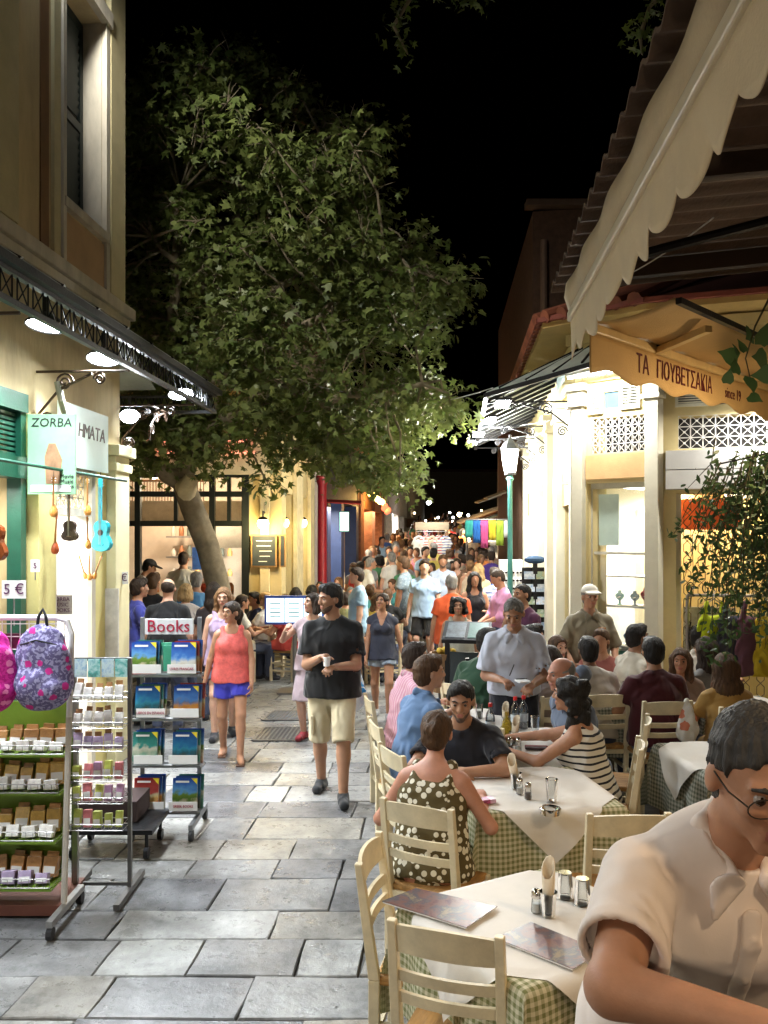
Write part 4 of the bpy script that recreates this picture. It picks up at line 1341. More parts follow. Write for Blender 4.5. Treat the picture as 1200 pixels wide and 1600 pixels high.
# white grid rack with backpacks
rk = thing('grid_rack', 'white tube rack with wire grid panel holding backpacks', 'rack', (-2.1, 4.95, 0))
y_ = 4.85
XR = lambda px: (px - 600) / F * y_
ZR = lambda py: HC - (py - HZ) / F * y_
m = MB(); m.tube([(XR(-140), y_, ZR(965)), (XR(88), y_, ZR(965)), (XR(105), y_, ZR(970)), (XR(112), y_, ZR(990)), (XR(108), y_, ZR(1120))], .017, 8); m.build('top_tube', whitep, rk, world=True)
m = MB(); m.tube([(XR(108), y_, ZR(1120)), (XR(100), y_, .12)], .018, 8); m.build('post', mat('beige_tube', (.5, .46, .40), .4), rk, world=True)
m = MB(); m.tube([(XR(-140), y_, ZR(965)), (XR(-140), y_, .1)], .018, 8); m.build('post', mat('beige_tube'), rk, world=True)
m = MB()
for i in range(16): m.tube([(XR(100 - i * 14), y_ + .012, ZR(968)), (XR(100 - i * 14), y_ + .012, ZR(1085))], .003, 4)
for i in range(6): m.tube([(XR(108), y_ + .012, ZR(975 + i * 20)), (XR(-130), y_ + .012, ZR(975 + i * 20))], .003, 4)
m.build('wire_grid', whitep, rk, world=True)
for sx in (100, -140):
    m = MB(); m.bar((XR(sx), y_ - .22, .09), (XR(sx), y_ + .28, .09), .035, .035); m.build('foot', steel, rk, world=True)
for dy in (-.2, .26):
    m = MB(); m.cyl((XR(100) - .015, y_ + dy, .035), (XR(100) + .015, y_ + dy, .035), .035, n=10); m.build('castor', ink, rk, world=True)
m = MB(); m.box((XR(38), y_ + .03, ZR(1003)), (.30, .01, .09)); m.build('maroon_board', mat('maroon_board', (.10, .01, .035), .5), rk, world=True)
def backpack(px, py, d, label, m_, strapm):
    p = at(px, py, d)
    s = Sdf()
    s.ell(V3(0, 0, -.02), (.155, .075, .19), k=.03); s.ell(V3(0, .0, -.12), (.165, .085, .12), k=.05); s.ell(V3(0, 0, .10), (.12, .07, .12), k=.05)
    s.ell(V3(0, -.06, -.10), (.125, .055, .095), k=.02)
    s.nz = folds(.006, 34, 4)
    v, f = s.mesh(.01)
    o = bpy.data.objects.new('backpack', npmesh('backpack', v, f, m_)); COL.objects.link(o); o.location = p
    PM[o.name] = Matrix.Translation(p)
    tag(o, label, 'backpack')
    q = MB(); q.tube([(-.03, 0, .19), (-.02, .0, .27), (0, .01, .31), (.02, 0, .27), (.03, 0, .19)], .009, 6); q.build('carry_loop', strapm, o)
    q = MB()
    q.tube([(-.10, -.05, .12), (0, -.085, .15), (.10, -.05, .12)], .005, 5); q.build('zip', strapm, o)
    for sg in (-1, 1):
        q = MB(); q.tube([(sg * .06, .05, .18), (sg * .10, .10, .05), (sg * .12, .07, -.18)], .014, 6); q.build('strap', strapm, o)
bk_strap = mat('strap_black', (.02, .02, .025), .7)
backpack(66, 1040, 4.72, 'grey backpack with pink floral print hanging on the white rack', pattern('pack_floral', 'floral', [(.13, .11, .24), (.55, .03, .24), (.34, .32, .52)], 14), bk_strap)
backpack(-22, 1045, 4.65, 'bright pink floral backpack hanging on the white rack', pattern('pack_pink', 'floral', [(.62, .03, .30), (.85, .25, .50), (.45, .01, .20)], 16), mat('strap_pink', (.6, .1, .3), .6))
# narrow rack with soap and charm packets
d0 = 5.25
nr = thing('narrow_rack', 'narrow metal floor rack with wire trays of soaps and charms', 'rack', (XR(160), d0, 0))
XN = lambda px: (px - 600) / F * d0
ZN = lambda py: HC - (py - HZ) / F * d0
for px in (116, 203):
    m = MB(); m.box((XN(px), d0, ZN(1028) / 2 + .02), (.022, .03, ZN(1028) - .04)); m.build('post', mat('dark_steel', (.14, .135, .13), .4, .8), nr, world=True)
    m = MB(); m.bar((XN(px), d0 - .27, .03), (XN(px), d0 + .27, .03), .035, .035); m.build('foot', mat('dark_steel'), nr, world=True)
m = MB(); m.bar((XN(116), d0 + .01, .06), (XN(203), d0 + .01, .06), .02, .02); m.build('crossbar', mat('dark_steel'), nr, world=True); m = MB(); m.bar((XN(116), d0 + .01, ZN(1030)), (XN(203), d0 + .01, ZN(1030)), .02, .02); m.build('crossbar', mat('dark_steel'), nr, world=True)
for i in range(4):
    m = MB(); m.box((XN(128 + i * 21), d0 - .02, ZN(1043)), (.075, .006, .11)); m.build('picture_card', pattern('card_sea%d' % (i % 2), 'picture', [(.05, .28, .30), (.40, .60, .58), (.08, .35, .30), (.10, .12, .12)] if i % 2 else [(.02, .20, .45), (.50, .62, .62), (.12, .40, .36)], 16, bump=0), nr, world=True)
soap = ['green', 'rose', 'violet', 'green', 'rose']
for k, py in enumerate((1090, 1131, 1166, 1212, 1246, 1287)):
    z = ZN(py)
    wire_basket(nr, Vector((XN(159), d0 - .06, z)), .33, .13, .035, steel)
    for i in range(5):
        x = XN(128 + i * 16)
        if k < 3:
            packet(Vector((x, d0 - .08, z + .006)), .052, .03, .085, ['white', 'white', 'lilac'][k], 'little %s packet in the %s tray of the narrow rack' % (['white', 'white', 'lilac'][k], TN[k]), 'charm packets in the narrow rack', 'brown', lean=-.2)
        else:
            packet(Vector((x, d0 - .08, z + .006)), .048, .035, .095, (soap + ['green', 'rose', 'green', 'violet', 'violet'] + ['green', 'rose', 'green', 'green', 'green'])[(k - 3) * 5 + i], '%s wrapped soap in the %s tray of the narrow rack' % ((soap + ['green', 'rose', 'green', 'violet', 'violet'] + ['green', 'rose', 'green', 'green', 'green'])[(k - 3) * 5 + i], TN[k]), 'wrapped soaps in the narrow rack', lean=-.15)
# book rack
d1 = 6.35
br = thing('book_rack', 'wheeled book rack with four tiers and a Books sign on top', 'book rack', ((262 - 600) / F * d1, d1, 0))
XB = lambda px: (px - 600) / F * d1
ZB = lambda py: HC - (py - HZ) / F * d1
for px in (218, 308):
    m = MB(); m.box((XB(px), d1 + .08, ZB(968) / 2 + .07), (.03, .02, ZB(968) - .12)); m.build('post', mat('grey_post', (.22, .23, .24), .4, .5), br, world=True)
    m = MB(); m.bar((XB(px), d1 - .22, .10), (XB(px), d1 + .3, .10), .03, .04); m.build('foot', mat('grey_post'), br, world=True)
    for dy in (-.2, .28):
        m = MB(); m.cyl((XB(px) - .014, d1 + dy, .04), (XB(px) + .014, d1 + dy, .04), .04, n=12); m.build('castor', ink, br, world=True)
m = MB(); m.box((XB(262), d1 + .05, ZB(980)), (.36, .02, .115)); sgn = m.build('sign_board', mat('sign_white', (.66, .68, .70), .4, var=.05), br, world=True)
crim = mat('crimson', (.36, .008, .045), .5, var=.05, bump=0)
text('lettering', 'Books', .128, frame_m(Vector((XB(261), d1 + .037, ZB(980))), (1, 0, 0), (0, 0, 1)), crim, br, extrude=.003)
book_art = [[(.40, .04, .04), (.5, .42, .30), (.07, .14, .02), (.12, .20, .03), (.10, .28, .55), (.01, .06, .32)], [(.10, .05, .02), (.38, .13, .02), (.45, .20, .04), (.10, .14, .25), (.06, .18, .45), (.01, .05, .25)], [(.02, .03, .03), (.05, .06, .04), (.02, .10, .14), (.03, .20, .30), (.02, .14, .30), (.01, .05, .20)], [(.16, .20, .06), (.42, .38, .30), (.5, .48, .42), (.12, .26, .5), (.04, .14, .42), (.01, .05, .28)]]
book_art += [[(.03, .12, .10), (.10, .28, .20), (.35, .40, .30), (.55, .52, .42), (.05, .25, .22), (.02, .12, .10)], [(.35, .05, .03), (.45, .15, .05), (.55, .35, .12), (.5, .42, .25), (.35, .06, .05), (.22, .02, .02)]]
names = ['blue sky', 'orange sunset', 'deep sea', 'pale temple', 'sea green', 'crimson']
tier = [(1052, [(226, 0), (288, 3)], ['', 'LIVRES FRANCAIS']), (1120, [(232, 1), (292, 0)], ['LIBROS EN ESPANOL', '']), (1192, [(228, 2), (290, 0)], ['', '']), (1264, [(230, 2), (290, 3)], ['', 'GREEK BOOKS'])]
for k, (py, bks, labs) in enumerate(tier):
    z = ZB(py)
    m = MB(); m.box((XB(263), d1 + .0, z - .01), (.50, .14, .016)); m.box((XB(263), d1 - .07, z + .02), (.50, .008, .012)); m.build('shelf', mat('grey_post'), br, world=True)
    for i in range(2):
        px, art = bks[i]
        for layer in range(3):
            M = Matrix.Translation((XB(px) + .016 * layer, d1 - .03 + .03 * layer, z)) @ Matrix.Rotation(R(-9), 4, 'X') @ Matrix.Rotation(R((layer - 1) * 2), 4, 'Z')
            lab = '%s book, %s, %s tier of the book rack' % (names[(art + layer * 2 + k) % 6], ['front', 'middle', 'back'][layer] + (' of the alley-side pile' if i else ' of the shop-side pile'), ['top', 'second', 'third', 'lowest'][k])
            t = thing('book', lab, 'book', M.translation, group='books in the book rack')
            q = MB(); q.box((0, 0, .115), (.175, .018, .225 + .012 * layer), M=M); q.build('pages', card, t, world=True)
            cm = pattern('cover_%d' % ((art + layer * 2 + k) % 6), 'landscape', book_art[(art + layer * 2 + k) % 6], 9, .3, bump=0)
            q = MB(); q.box((0, -.0115, .115), (.181, .004, .232 + .012 * layer), M=M); q.box((0, .0115, .115), (.181, .004, .232 + .012 * layer), M=M); q.box((-.091, 0, .115), (.004, .019, .232 + .012 * layer), M=M)
            cv = q.build('cover', cm, t, world=True)
            if layer == 0:
                q = MB(); q.prism([(.045, .231), (.09, .231), (.09, .186)], .002, M @ frame_m((0, -.0136, 0), (1, 0, 0), (0, 0, 1))); q.build('corner_flash', mat('yellow_print', (.75, .60, .03), .4, bump=0), cv, world=True)
                q = MB(); q.box((-.02, -.0142, .205), (.10, .001, .014), M=M); q.build('title_line', card, cv, world=True)
        px_ = px + (8 if i == 0 else 0)
        q = MB(); q.box((XB(px_), d1 - .082, z + .045), (.21, .004, .065)); q.build('label_strip', card, br, world=True)
        if labs[i]: text('lettering', labs[i], .028, frame_m(Vector((XB(px_), d1 - .086, z + .045)), (1, 0, 0), (0, 0, 1)), crim, br, extrude=.001, xs=.8)
m = MB(); m.box((XB(262), d1 + .06, ZB(1012)), (.34, .02, .06)); m.box((XB(275), d1 + .03, ZB(1030)), (.2, .02, .2)); m.build('green_leaflet', mat('leaflet_green', (.05, .30, .18), .4), br, world=True)
# tall narrow notice board by the corner pillar
m = MB(); p = at(172, 965, 8.1); m.box((p.x, p.y, p.z - .1), (.16, .03, .75)); o = m.build('notice_board', mat('aged_paper', (.55, .52, .48), .7, var=.3, vs=7)); tag(o, 'narrow pale notice board at the foot of the corner pilaster', 'notice board')
# pallet-like dark box and wheeled base behind the racks
t = thing('wheeled_trolley', 'dark low wheeled trolley with box behind the narrow rack', 'trolley', (XN(140), 6.0, 0))
m = MB(); m.box((XN(112) , 6.1, .28), (.4, .34, .14)); m.build('box', mat('dark_box', (.05, .03, .03), .8), t, world=True)
m = MB(); m.box((XN(125), 6.0, .19), (.6, .45, .03)); m.build('tray', iron, t, world=True)
for sx in (-.25, .25):
    for dy in (-.18, .18):
        m = MB(); m.cyl((XN(125) + sx, 6.0 + dy, .18), (XN(125) + sx, 6.0 + dy, .08), .012, n=6); m.cyl((XN(125) + sx - .015, 6 + dy, .04), (XN(125) + sx + .015, 6 + dy, .04), .04, n=10); m.build('castor', iron, t, world=True)
# ------------------------------------------------------------ white corner shop on the right
A_ = Vector((2.16, 9.5, 0)); B_ = Vector((2.82, 8.9, 0)); C_ = Vector((5.6, 7.95, 0)); D_ = Vector((2.72, 16.2, 0))
fs = mapper(D_, A_)      # street side
fc = mapper(A_, B_)      # chamfer
fr = mapper(B_, C_)      # right face
cream = mat('white_plaster', (.74, .70, .56), .8, var=.1, vs=2.5, bump=.25, bs=22)
creamy = mat('cream_wall', (.70, .58, .30), .8, var=.12, vs=2.5, bump=.25, bs=22)
peach = mat('peach_panel', (.66, .42, .20), .75, var=.15, vs=3, bump=.2)
rb = thing('corner_shop', 'cream neoclassical corner shop with pilasters, grilles and bright windows', 'building', B_)
m = MB(); wall(m, fc, 0, fc.L, 0, 4.3, -.3, 0, [(.09, fc.L - .09, 0, 2.76), (.16, fc.L - .12, 3.08, 3.46), (.3, .48, 3.56, 3.74)]); m.build('wall', creamy, rb, world=True)
m = MB(); wall(m, fr, 0, fr.L, 0, 4.3, -.3, 0, [(.2, 2.2, 0, 2.62), (.22, 1.9, 3.08, 3.42), (.55, .80, 3.52, 3.74), (2.4, 2.9, 0, 2.4)]); m.build('wall', creamy, rb, world=True)
bays = [(.4, 1.5), (1.9, 2.75), (3.15, 4.0), (4.4, 5.2), (5.5, 6.3)]
m = MB(); wall(m, fs, 0, fs.L, 0, 4.3, -.3, 0, [(a, b, 0, 2.6) for a, b in bays]); m.build('wall', creamy, rb, world=True)
def pilaster(f, s, w, o=.11, zt=3.85):
    q = MB(); pbox(q, f, s - w / 2, s + w / 2, -.02, o, 0, zt - .25); pbox(q, f, s - w / 2 - .03, s + w / 2 + .03, -.02, o + .035, zt - .25, zt - .20)
    pbox(q, f, s - w / 2 - .012, s + w / 2 + .012, -.02, o + .012, zt - .20, zt - .08); pbox(q, f, s - w / 2 - .05, s + w / 2 + .05, -.02, o + .06, zt - .08, zt); pbox(q, f, s - w / 2 - .03, s + w / 2 + .03, -.02, o + .03, 0, .18)
    q.build('pilaster', cream, rb, world=True, bevel=.006)
pilaster(fc, .02, .13, .09); pilaster(fc, fc.L, .15, .11)
for s in (.2, 1.7, 2.95, 4.2, 5.35): pilaster(fs, s, .26)
pilaster(fs, fs.L - .1, .14, .09)
pilaster(fr, 2.3, .2)
# entablature, cornice, soffit and tiled roof
ov = .42
m = MB()
for f, a, b in ((fs, 0, fs.L + .1), (fc, -.15, fc.L + .15), (fr, -.1, fr.L)):
    pbox(m, f, a, b, -.02, .05 + .001 * (f is fc), 3.86, 3.98); pbox(m, f, a, b, -.02, .03 + .001 * (f is fr), 4.3, 4.42)
m.build('frieze', creamy, rb, world=True)
def off_pt(f1, f2, o, z):       # corner of two offset faces
    p1 = f1(0, o, 0); p2 = f2(0, o, 0); d1 = f1.u; d2 = f2.u
    den = d1.x * d2.y - d1.y * d2.x; t = ((p2 - p1).x * d2.y - (p2 - p1).y * d2.x) / den
    q = p1 + d1 * t; q.z = z; return q
def ring(o, z): return [fs(0, o, z), off_pt(fs, fc, o, z), off_pt(fc, fr, o, z), fr(fr.L, o, z)]
m = MB()
lo_, hi_ = ring(ov, 4.44), ring(ov, 4.52); li_, hi2 = ring(-.2, 4.44), ring(-.2, 4.52)
for i in range(3): m.hexa([li_[i], li_[i + 1], lo_[i + 1], lo_[i], hi2[i], hi2[i + 1], hi_[i + 1], hi_[i]])
m.build('eave_board', mat('eave_ochre', (.52, .36, .13), .8, var=.15, vs=3), rb, world=True)
m = MB()
a1, a2 = ring(ov + .04, 4.52), ring(ov + .04, 4.57)
for i in range(3): m.bar(a1[i], a1[i + 1], .06, .05)
m.build('gutter', mat('red_gutter', (.22, .05, .03), .6), rb, world=True)
tile_m = mat('roof_tile', (.24, .075, .04), .8, var=.3, vs=5, orand=.25)
roof = MB(); t0, t1 = ring(ov, 4.54), ring(-2.6, 5.7)
for i in range(3): roof.add([t0[i], t0[i + 1], t1[i + 1], t1[i]], [(0, 1, 2, 3)])
rf = roof.build('roof', mat('roof_base', (.10, .03, .02), .9), rb, world=True)
for i in range(2):
    n = int((t0[i + 1] - t0[i]).length / .19)
    for k in range(n):
        a = t0[i].lerp(t0[i + 1], (k + .5) / n); b = t1[i].lerp(t1[i + 1], (k + .5) / n)
        up = Vector((0, 0, .03))
        q = MB(); q.tube([a + up - (b - a).normalized() * .08, a.lerp(b, .5) + up, b + up], [.075, .07, .065], 8); q.build('roof_tile', tile_m, rf, world=True)
# light blue dado strip on the raking gable under the roof
m = MB(); pbox(m, fs, fs.L - 1.6, fs.L - .3, .051, .06, 4.05, 4.28); m.build('blue_panel', mat('pale_blue_panel', (.38, .50, .52), .6), rb, world=True)
# upper lights: louvres, panes, grilles
def louvre(f, s0, s1, z0, z1, n):
    q = MB()
    for a in ((s0 - .03, s0), (s1, s1 + .03)): pbox(q, f, a[0], a[1], .002, .03, z0 - .03, z1 + .03)
    for a in ((z0 - .03, z0), (z1, z1 + .03)): pbox(q, f, s0, s1, .002, .03, a[0], a[1])
    lv = q.build('louvre', cream, rb, world=True)
    q = MB(); pbox(q, f, s0, s1, .001, .004, z0, z1); q.build('louvre_back', ink, lv, world=True)
    for i in range(n):
        z = z0 + (i + .25) * (z1 - z0) / n
        q = MB(); pbox(q, f, s0, s1, .006, .028, z, z + (z1 - z0) / n * .5); q.build('slat', cream, lv, world=True)
louvre(fc, .15, .27, 3.54, 3.74, 7); louvre(fc, .53, .70, 3.56, 3.78, 7); louvre(fr, .22, .50, 3.54, 3.74, 8)
bluew = mat('blue_pane', (.09, .17, .27), .12, var=.1, bump=.02, spec=.8)
m = MB(); pbox(m, fc, .3, .48, -.05, -.03, 3.56, 3.74); m.build('pane', bluew, rb, world=True)
m = MB(); pbox(m, fr, .55, .80, -.05, -.03, 3.52, 3.74); m.build('pane', bluew, rb, world=True)
def grille(f, s0, s1, z0, z1, nx, nz):
    q = MB(); pbox(q, f, s0, s1, -.28, -.26, z0, z1); bk = q.build('grille_recess', mat('recess_dark', (.03, .03, .032), .8), rb, world=True)
    q = MB()
    for i in range(nx + 1): q.bar(f(s0 + (s1 - s0) * i / nx, -.02, z0), f(s0 + (s1 - s0) * i / nx, -.02, z1), .009)
    for k in range(nz + 1): q.bar(f(s0, -.015, z0 + (z1 - z0) * k / nz), f(s1, -.015, z0 + (z1 - z0) * k / nz), .009)
    dx, dz = (s1 - s0) / nx, (z1 - z0) / nz
    for i in range(nx):
        for k in range(nz):
            q.bar(f(s0 + i * dx, -.01, z0 + k * dz), f(s0 + (i + 1) * dx, -.01, z0 + (k + 1) * dz), .006); q.bar(f(s0 + i * dx, -.005, z0 + (k + 1) * dz), f(s0 + (i + 1) * dx, -.005, z0 + k * dz), .006)
            c = f(s0 + (i + .5) * dx, 0, z0 + (k + .5) * dz); q.box(c, (.02, .02, .02))
    q.build('window_grille', whitep, rb, world=True)
grille(fc, .16, fc.L - .12, 3.08, 3.46, 8, 4); grille(fr, .22, 1.9, 3.08, 3.42, 14, 3)
m = MB(); pbox(m, fc, .10, fc.L - .08, .0, .035, 2.80, 3.06); m.build('peach_panel', peach, rb, world=True)
m = MB(); pbox(m, fr, .10, 2.25, .0, .16, 2.86, 3.05); pbox(m, fr, .10, 2.25, .0, .16, 2.66, 2.85); m.build('shutter_box', whitep, rb, world=True)
for a, b in bays:
    m = MB(); pbox(m, fs, a - .02, b + .02, .0, .03, 2.55, 2.95); m.build('peach_panel', peach, rb, world=True)
# shop interior behind the chamfer and the street bays
inw = mat('interior_bright', (.82, .81, .78), .7, var=.05)
m = MB()
pbox(m, fc, -.6, fc.L + .2, -1.7, -1.65, 0, 2.85)
m.build('interior_wall', inw, rb, world=True)
m = MB(); pbox(m, fc, -.4, fc.L + .1, -1.6, -.32, 2.78, 2.82); m.build('interior_ceiling', inw, rb, world=True)
m = MB(); pbox(m, fc, .1, fc.L - .1, -1.3, -.5, 2.74, 2.77); m.build('ceiling_light', emit('shop_tube', (1, .99, .96), 8), rb, world=True)
lamp('AREA', 'window_light', fc(fc.L / 2, -.8, 2.7), 95, (1, .99, .96), .7, fc(fc.L / 2, -.7, 0), parent=rb)
fw = MB()
for a in ((.09, .12), (fc.L - .12, fc.L - .09)): pbox(fw, fc, a[0], a[1], -.16, -.08, .0, 2.76)
pbox(fw, fc, .12, fc.L - .12, -.16, -.08, 2.70, 2.76); pbox(fw, fc, .12, fc.L - .12, -.14, -.10, 1.98, 2.01); pbox(fw, fc, .09, fc.L - .09, -.2, .0, 0, .45)
wf = fw.build('shop_window', mat('window_frame_pale', (.60, .58, .50), .5), rb, world=True)
m = MB(); pbox(m, fc, .12, fc.L - .12, -.125, -.12, .45, 1.98); m.build('pane', glassm, wf, world=True)
m = MB(); pbox(m, fc, .12, fc.L - .12, -.125, -.12, 2.01, 2.70); m.build('pane', glassm, wf, world=True)
m = MB(); pbox(m, fc, .18, .42, -.118, -.116, 2.08, 2.64); m.build('pane_sticker', mat('sticker_mint', (.50, .62, .56), .5, var=.15, vs=3), wf, world=True)
for z in (.98, 1.42, 1.75):
    m = MB(); pbox(m, fc, .18, fc.L - .18, -.5, -.2, z - .02, z); m.build('display_shelf', whitep, wf, world=True)
dcol = [(.02, .25, .28), (.35, .03, .05), (.03, .12, .2), (.03, .30, .20), (.3, .17, .05), (.02, .2, .25)]
r_ = random.Random(3)
def bust(f, s, o, z, c, label, h=.14):
    t = thing('necklace_bust', label, 'jewellery bust', f(s, o, z), group='jewellery busts in the shop window')
    mm = mat('bust_%d_%d' % (int(c[0] * 99), int(c[2] * 99)), c, .5, var=.2)
    M = Matrix.Translation(f(s, o, z))
    q = MB(); q.lathe([(.03, 0), (.03, .008), (.012, .014), (.012, h * .3), (.04, h * .45), (.052, h * .62), (.045, h * .75), (.02, h * .84), (.018, h), (.001, h)], (0, 0, 0), 12, M=M); q.build('bust', mm, t, 50, world=True)
    q = MB(); q.tube([M @ Vector((.02 * math.cos(a) * (1 + .9 * abs(math.sin(a / 2))), -.03 - .022 * abs(math.sin(a / 2)), h * .8 - h * .28 * abs(math.sin(a / 2)))) for a in [i * .4 - .0 for i in range(17)]], .003, 4); q.build('necklace', whitep, t, world=True)
bl_ = ['teal jewellery bust on the middle window shelf', 'crimson jewellery bust on the middle window shelf', 'navy jewellery bust beside the crimson one on the window shelf', 'green jewellery bust on the lower window shelf', 'brown jewellery bust on the lower window shelf', 'teal jewellery bust on the lower window shelf']
for i, (s, z) in enumerate(((.32, 1.42), (.62, 1.42), (.50, 1.42), (.42, .98), (.55, .98), (.68, .98))): bust(fc, s, -.33, z, dcol[i], bl_[i], .2 if i == 1 else .16)
for i in range(3):
    t = thing('jewellery_box', ['mint boxed tray low in the shop window', 'brown boxed tray low in the shop window', 'blue boxed tray low in the shop window'][i], 'box', fc(.4 + .14 * i, -.3, .72))
    m = MB(); pbox(m, fc, .34 + .13 * i, .45 + .13 * i, -.4, -.25, .76, .92); m.build('tray', mat('tray%d' % i, [(.1, .4, .3), (.35, .2, .08), (.05, .2, .3)][i], .5), t, world=True)
    m = MB(); pbox(m, fc, .345 + .13 * i, .445 + .13 * i, -.39, -.26, .92, .94); m.build('lid', whitep, t, world=True)
    m = MB(); pbox(m, fc, .34 + .13 * i, .45 + .13 * i, -.4, -.22, .70, .75); m.build('stand', whitep, t, world=True)
# right face: roller grille and dim yellow room with a poster
m = MB(); pbox(m, fr, .0, 3.2, -2.0, -1.95, 0, 2.9); pbox(m, fr, .0, .05, -1.95, -.31, 0, 2.9); m.build('interior_wall', mat('interior_yellow', (.66, .52, .22), .8, var=.15, vs=2), rb, world=True)
m = MB(); pbox(m, fr, .06, 2.4, -.97, -.94, 0, 2.9); m.build('partition', mat('interior_yellow'), rb, world=True)
m = MB(); pbox(m, fr, .7, 1.0, -.9, -.6, 2.60, 2.64); m.build('ceiling_light', emit('warm_tube', (1, .85, .55), 5), rb, world=True)
lamp('AREA', 'room_light', fr(.9, -.65, 2.55), 14, (1, .86, .55), .4, fr(.9, -.9, 0), parent=rb)
m = MB(); pbox(m, fr, .24, .85, -.45, -.44, 2.25, 2.58); m.build('orange_poster', mat('orange_poster', (.80, .16, .05), .5, var=.15), rb, world=True)
m = MB()
nx, nz = 13, 17
for i in range(nx):
    for sgn_ in (-1, 1):
        pts = []
        for k in range(nz * 2 + 1):
            ph = (k % 4)
            s = .24 + (i + .5 + sgn_ * (.25 if ph in (0, 1) else -.25) * 1.0) * .14
            pts.append(fr(max(.22, min(2.1, s)), -.13, .15 + k * (2.45 / (nz * 2))))
        m.tube(pts, .0045, 4)
m.build('roller_grille', mat('brass_grille', (.16, .12, .07), .5, .5), rb, world=True)
m = MB(); pbox(m, fr, .20, .25, -.16, -.08, 0, 2.62); pbox(m, fr, 1.2, 1.25, -.16, -.08, 0, 2.62); m.build('grille_guide', cream, rb, world=True)
# lower display behind the grille: grey relief panel with dancing figures of bent metal
m = MB(); pbox(m, fr, .27, .80, -.5, -.47, .85, 1.42); m.build('relief_panel', mat('silver_panel', (.42, .43, .42), .35, .6, var=.3, vs=14, bump=.8, bs=14), rb, world=True)
m = MB()
for i in range(5):
    s = .32 + i * .11
    m.tube([fr(s, -.46, .9), fr(s + .02, -.46, 1.02), fr(s + .01, -.46, 1.16), fr(s + .03, -.46, 1.26)], .008, 5); m.tube([fr(s + .045, -.46, .9), fr(s + .02, -.46, 1.02)], .008, 5); m.tube([fr(s - .03, -.46, 1.2), fr(s + .01, -.46, 1.15), fr(s + .05, -.46, 1.22)], .006, 5)
m.build('metal_figures', iron, rb, world=True)
m = MB()
for i in range(3):
    s = .34 + i * .16
    m.tube([fr(s + .05 * math.cos(a * .5) * (1 - a / 20), -.4, 1.62 + .08 * math.sin(a * .5) * (1 - a / 20)) for a in range(16)], .007, 5); m.tube([fr(s, -.4, 1.42), fr(s + .02, -.4, 1.6)], .008, 5)
m.build('metal_scrolls', iron, rb, world=True)
# street bays: dark jambs with lit shop fronts
for k, (a, b) in enumerate(bays):
    m = MB()
    for q in ((a, a + .05), (b - .05, b)): pbox(m, fs, q[0], q[1], -.2, -.05, 0, 2.6)
    pbox(m, fs, a, b, -.2, -.05, 2.5, 2.6)
    dr = m.build('shop_opening', mat('dark_jamb', (.10, .06, .035), .6), rb, world=True)
    m = MB(); pbox(m, fs, a + .05, b - .05, -.9, -.85, 0, 2.5); m.build('display_back', mat('warm_display', (.70, .62, .42), .7, var=.25, vs=4), dr, world=True)
    m = MB(); pbox(m, fs, a + .05, b - .05, -.14, -.135, .0, 2.5); m.build('pane', glassm, dr, world=True)
    lamp('AREA', 'bay_light', fs((a + b) / 2, -.4, 2.45), 16, (1, .95, .82), .4, fs((a + b) / 2, -.5, 0), parent=rb)
# canopy over the street side
cr_ = thing('glass_canopy', 'sloping glass and iron canopy with strip lamps over the white shop street side', 'canopy', fs(2, .6, 3.8))
q0 = [fs(fs.L - .1, 1.02, 3.77), fs(.6, 1.0, 3.77)]
w0 = [fs(fs.L - .1, .02, 4.22), fs(.6, .02, 4.22)]
m = MB(); m.bar(q0[0], q0[1], .05, .05); m.build('beam', iron, cr_, world=True)
pg = mat('canopy_glass', (.42, .47, .44), .3, var=.3, vs=4, bump=.2, spec=.6)
N = 12
for i in range(N):
    a, b = i / N + .004, (i + 1) / N - .004
    pts = [q0[0].lerp(q0[1], a), q0[0].lerp(q0[1], b), w0[0].lerp(w0[1], b), w0[0].lerp(w0[1], a)]
    m = MB(); m.hexa([p + Vector((0, 0, .02)) for p in pts] + [p + Vector((0, 0, .028)) for p in pts]); m.build('pane', pg, cr_, world=True)
    m = MB(); m.bar(q0[0].lerp(q0[1], i / N), w0[0].lerp(w0[1], i / N), .025, .04); m.build('rafter', iron, cr_, world=True)
# near end wraps over the chamfer
e0 = [fs(fs.L - .1, 1.02, 3.77), fc(fc.L * .5, .42, 3.98), fc(fc.L * .9, .1, 4.1)]
e1 = [fs(fs.L - .1, .02, 4.22), fc(.3, .02, 4.25), fc(fc.L * .9, .02, 4.25)]
m = MB(); m.bar(e0[0], e0[1], .04, .05); m.bar(e0[1], e0[2], .04, .05); m.build('end_beam', iron, cr_, world=True)
for i in range(2):
    pts = [e0[i], e0[i + 1], e1[i + 1], e1[i]]
    m = MB(); m.hexa([p + Vector((0, 0, .03)) for p in pts] + [p + Vector((0, 0, .038)) for p in pts]); m.build('pane', pg, cr_, world=True)
for i in range(4):
    a = e0[0].lerp(e0[1], (i + .5) / 4); b = e1[0].lerp(e1[1], (i + .5) / 4)
    m = MB(); m.bar(a + Vector((0, 0, .04)), b + Vector((0, 0, .04)), .022, .03); m.build('rafter', iron, cr_, world=True)
for s in (fs.L - .3, 4.2, 2.6, 1.2):
    m = MB(); scroll(m, fs, s, .03, 1.0, 3.72, .011, .5); m.build('scroll_bracket', iron, cr_, world=True)
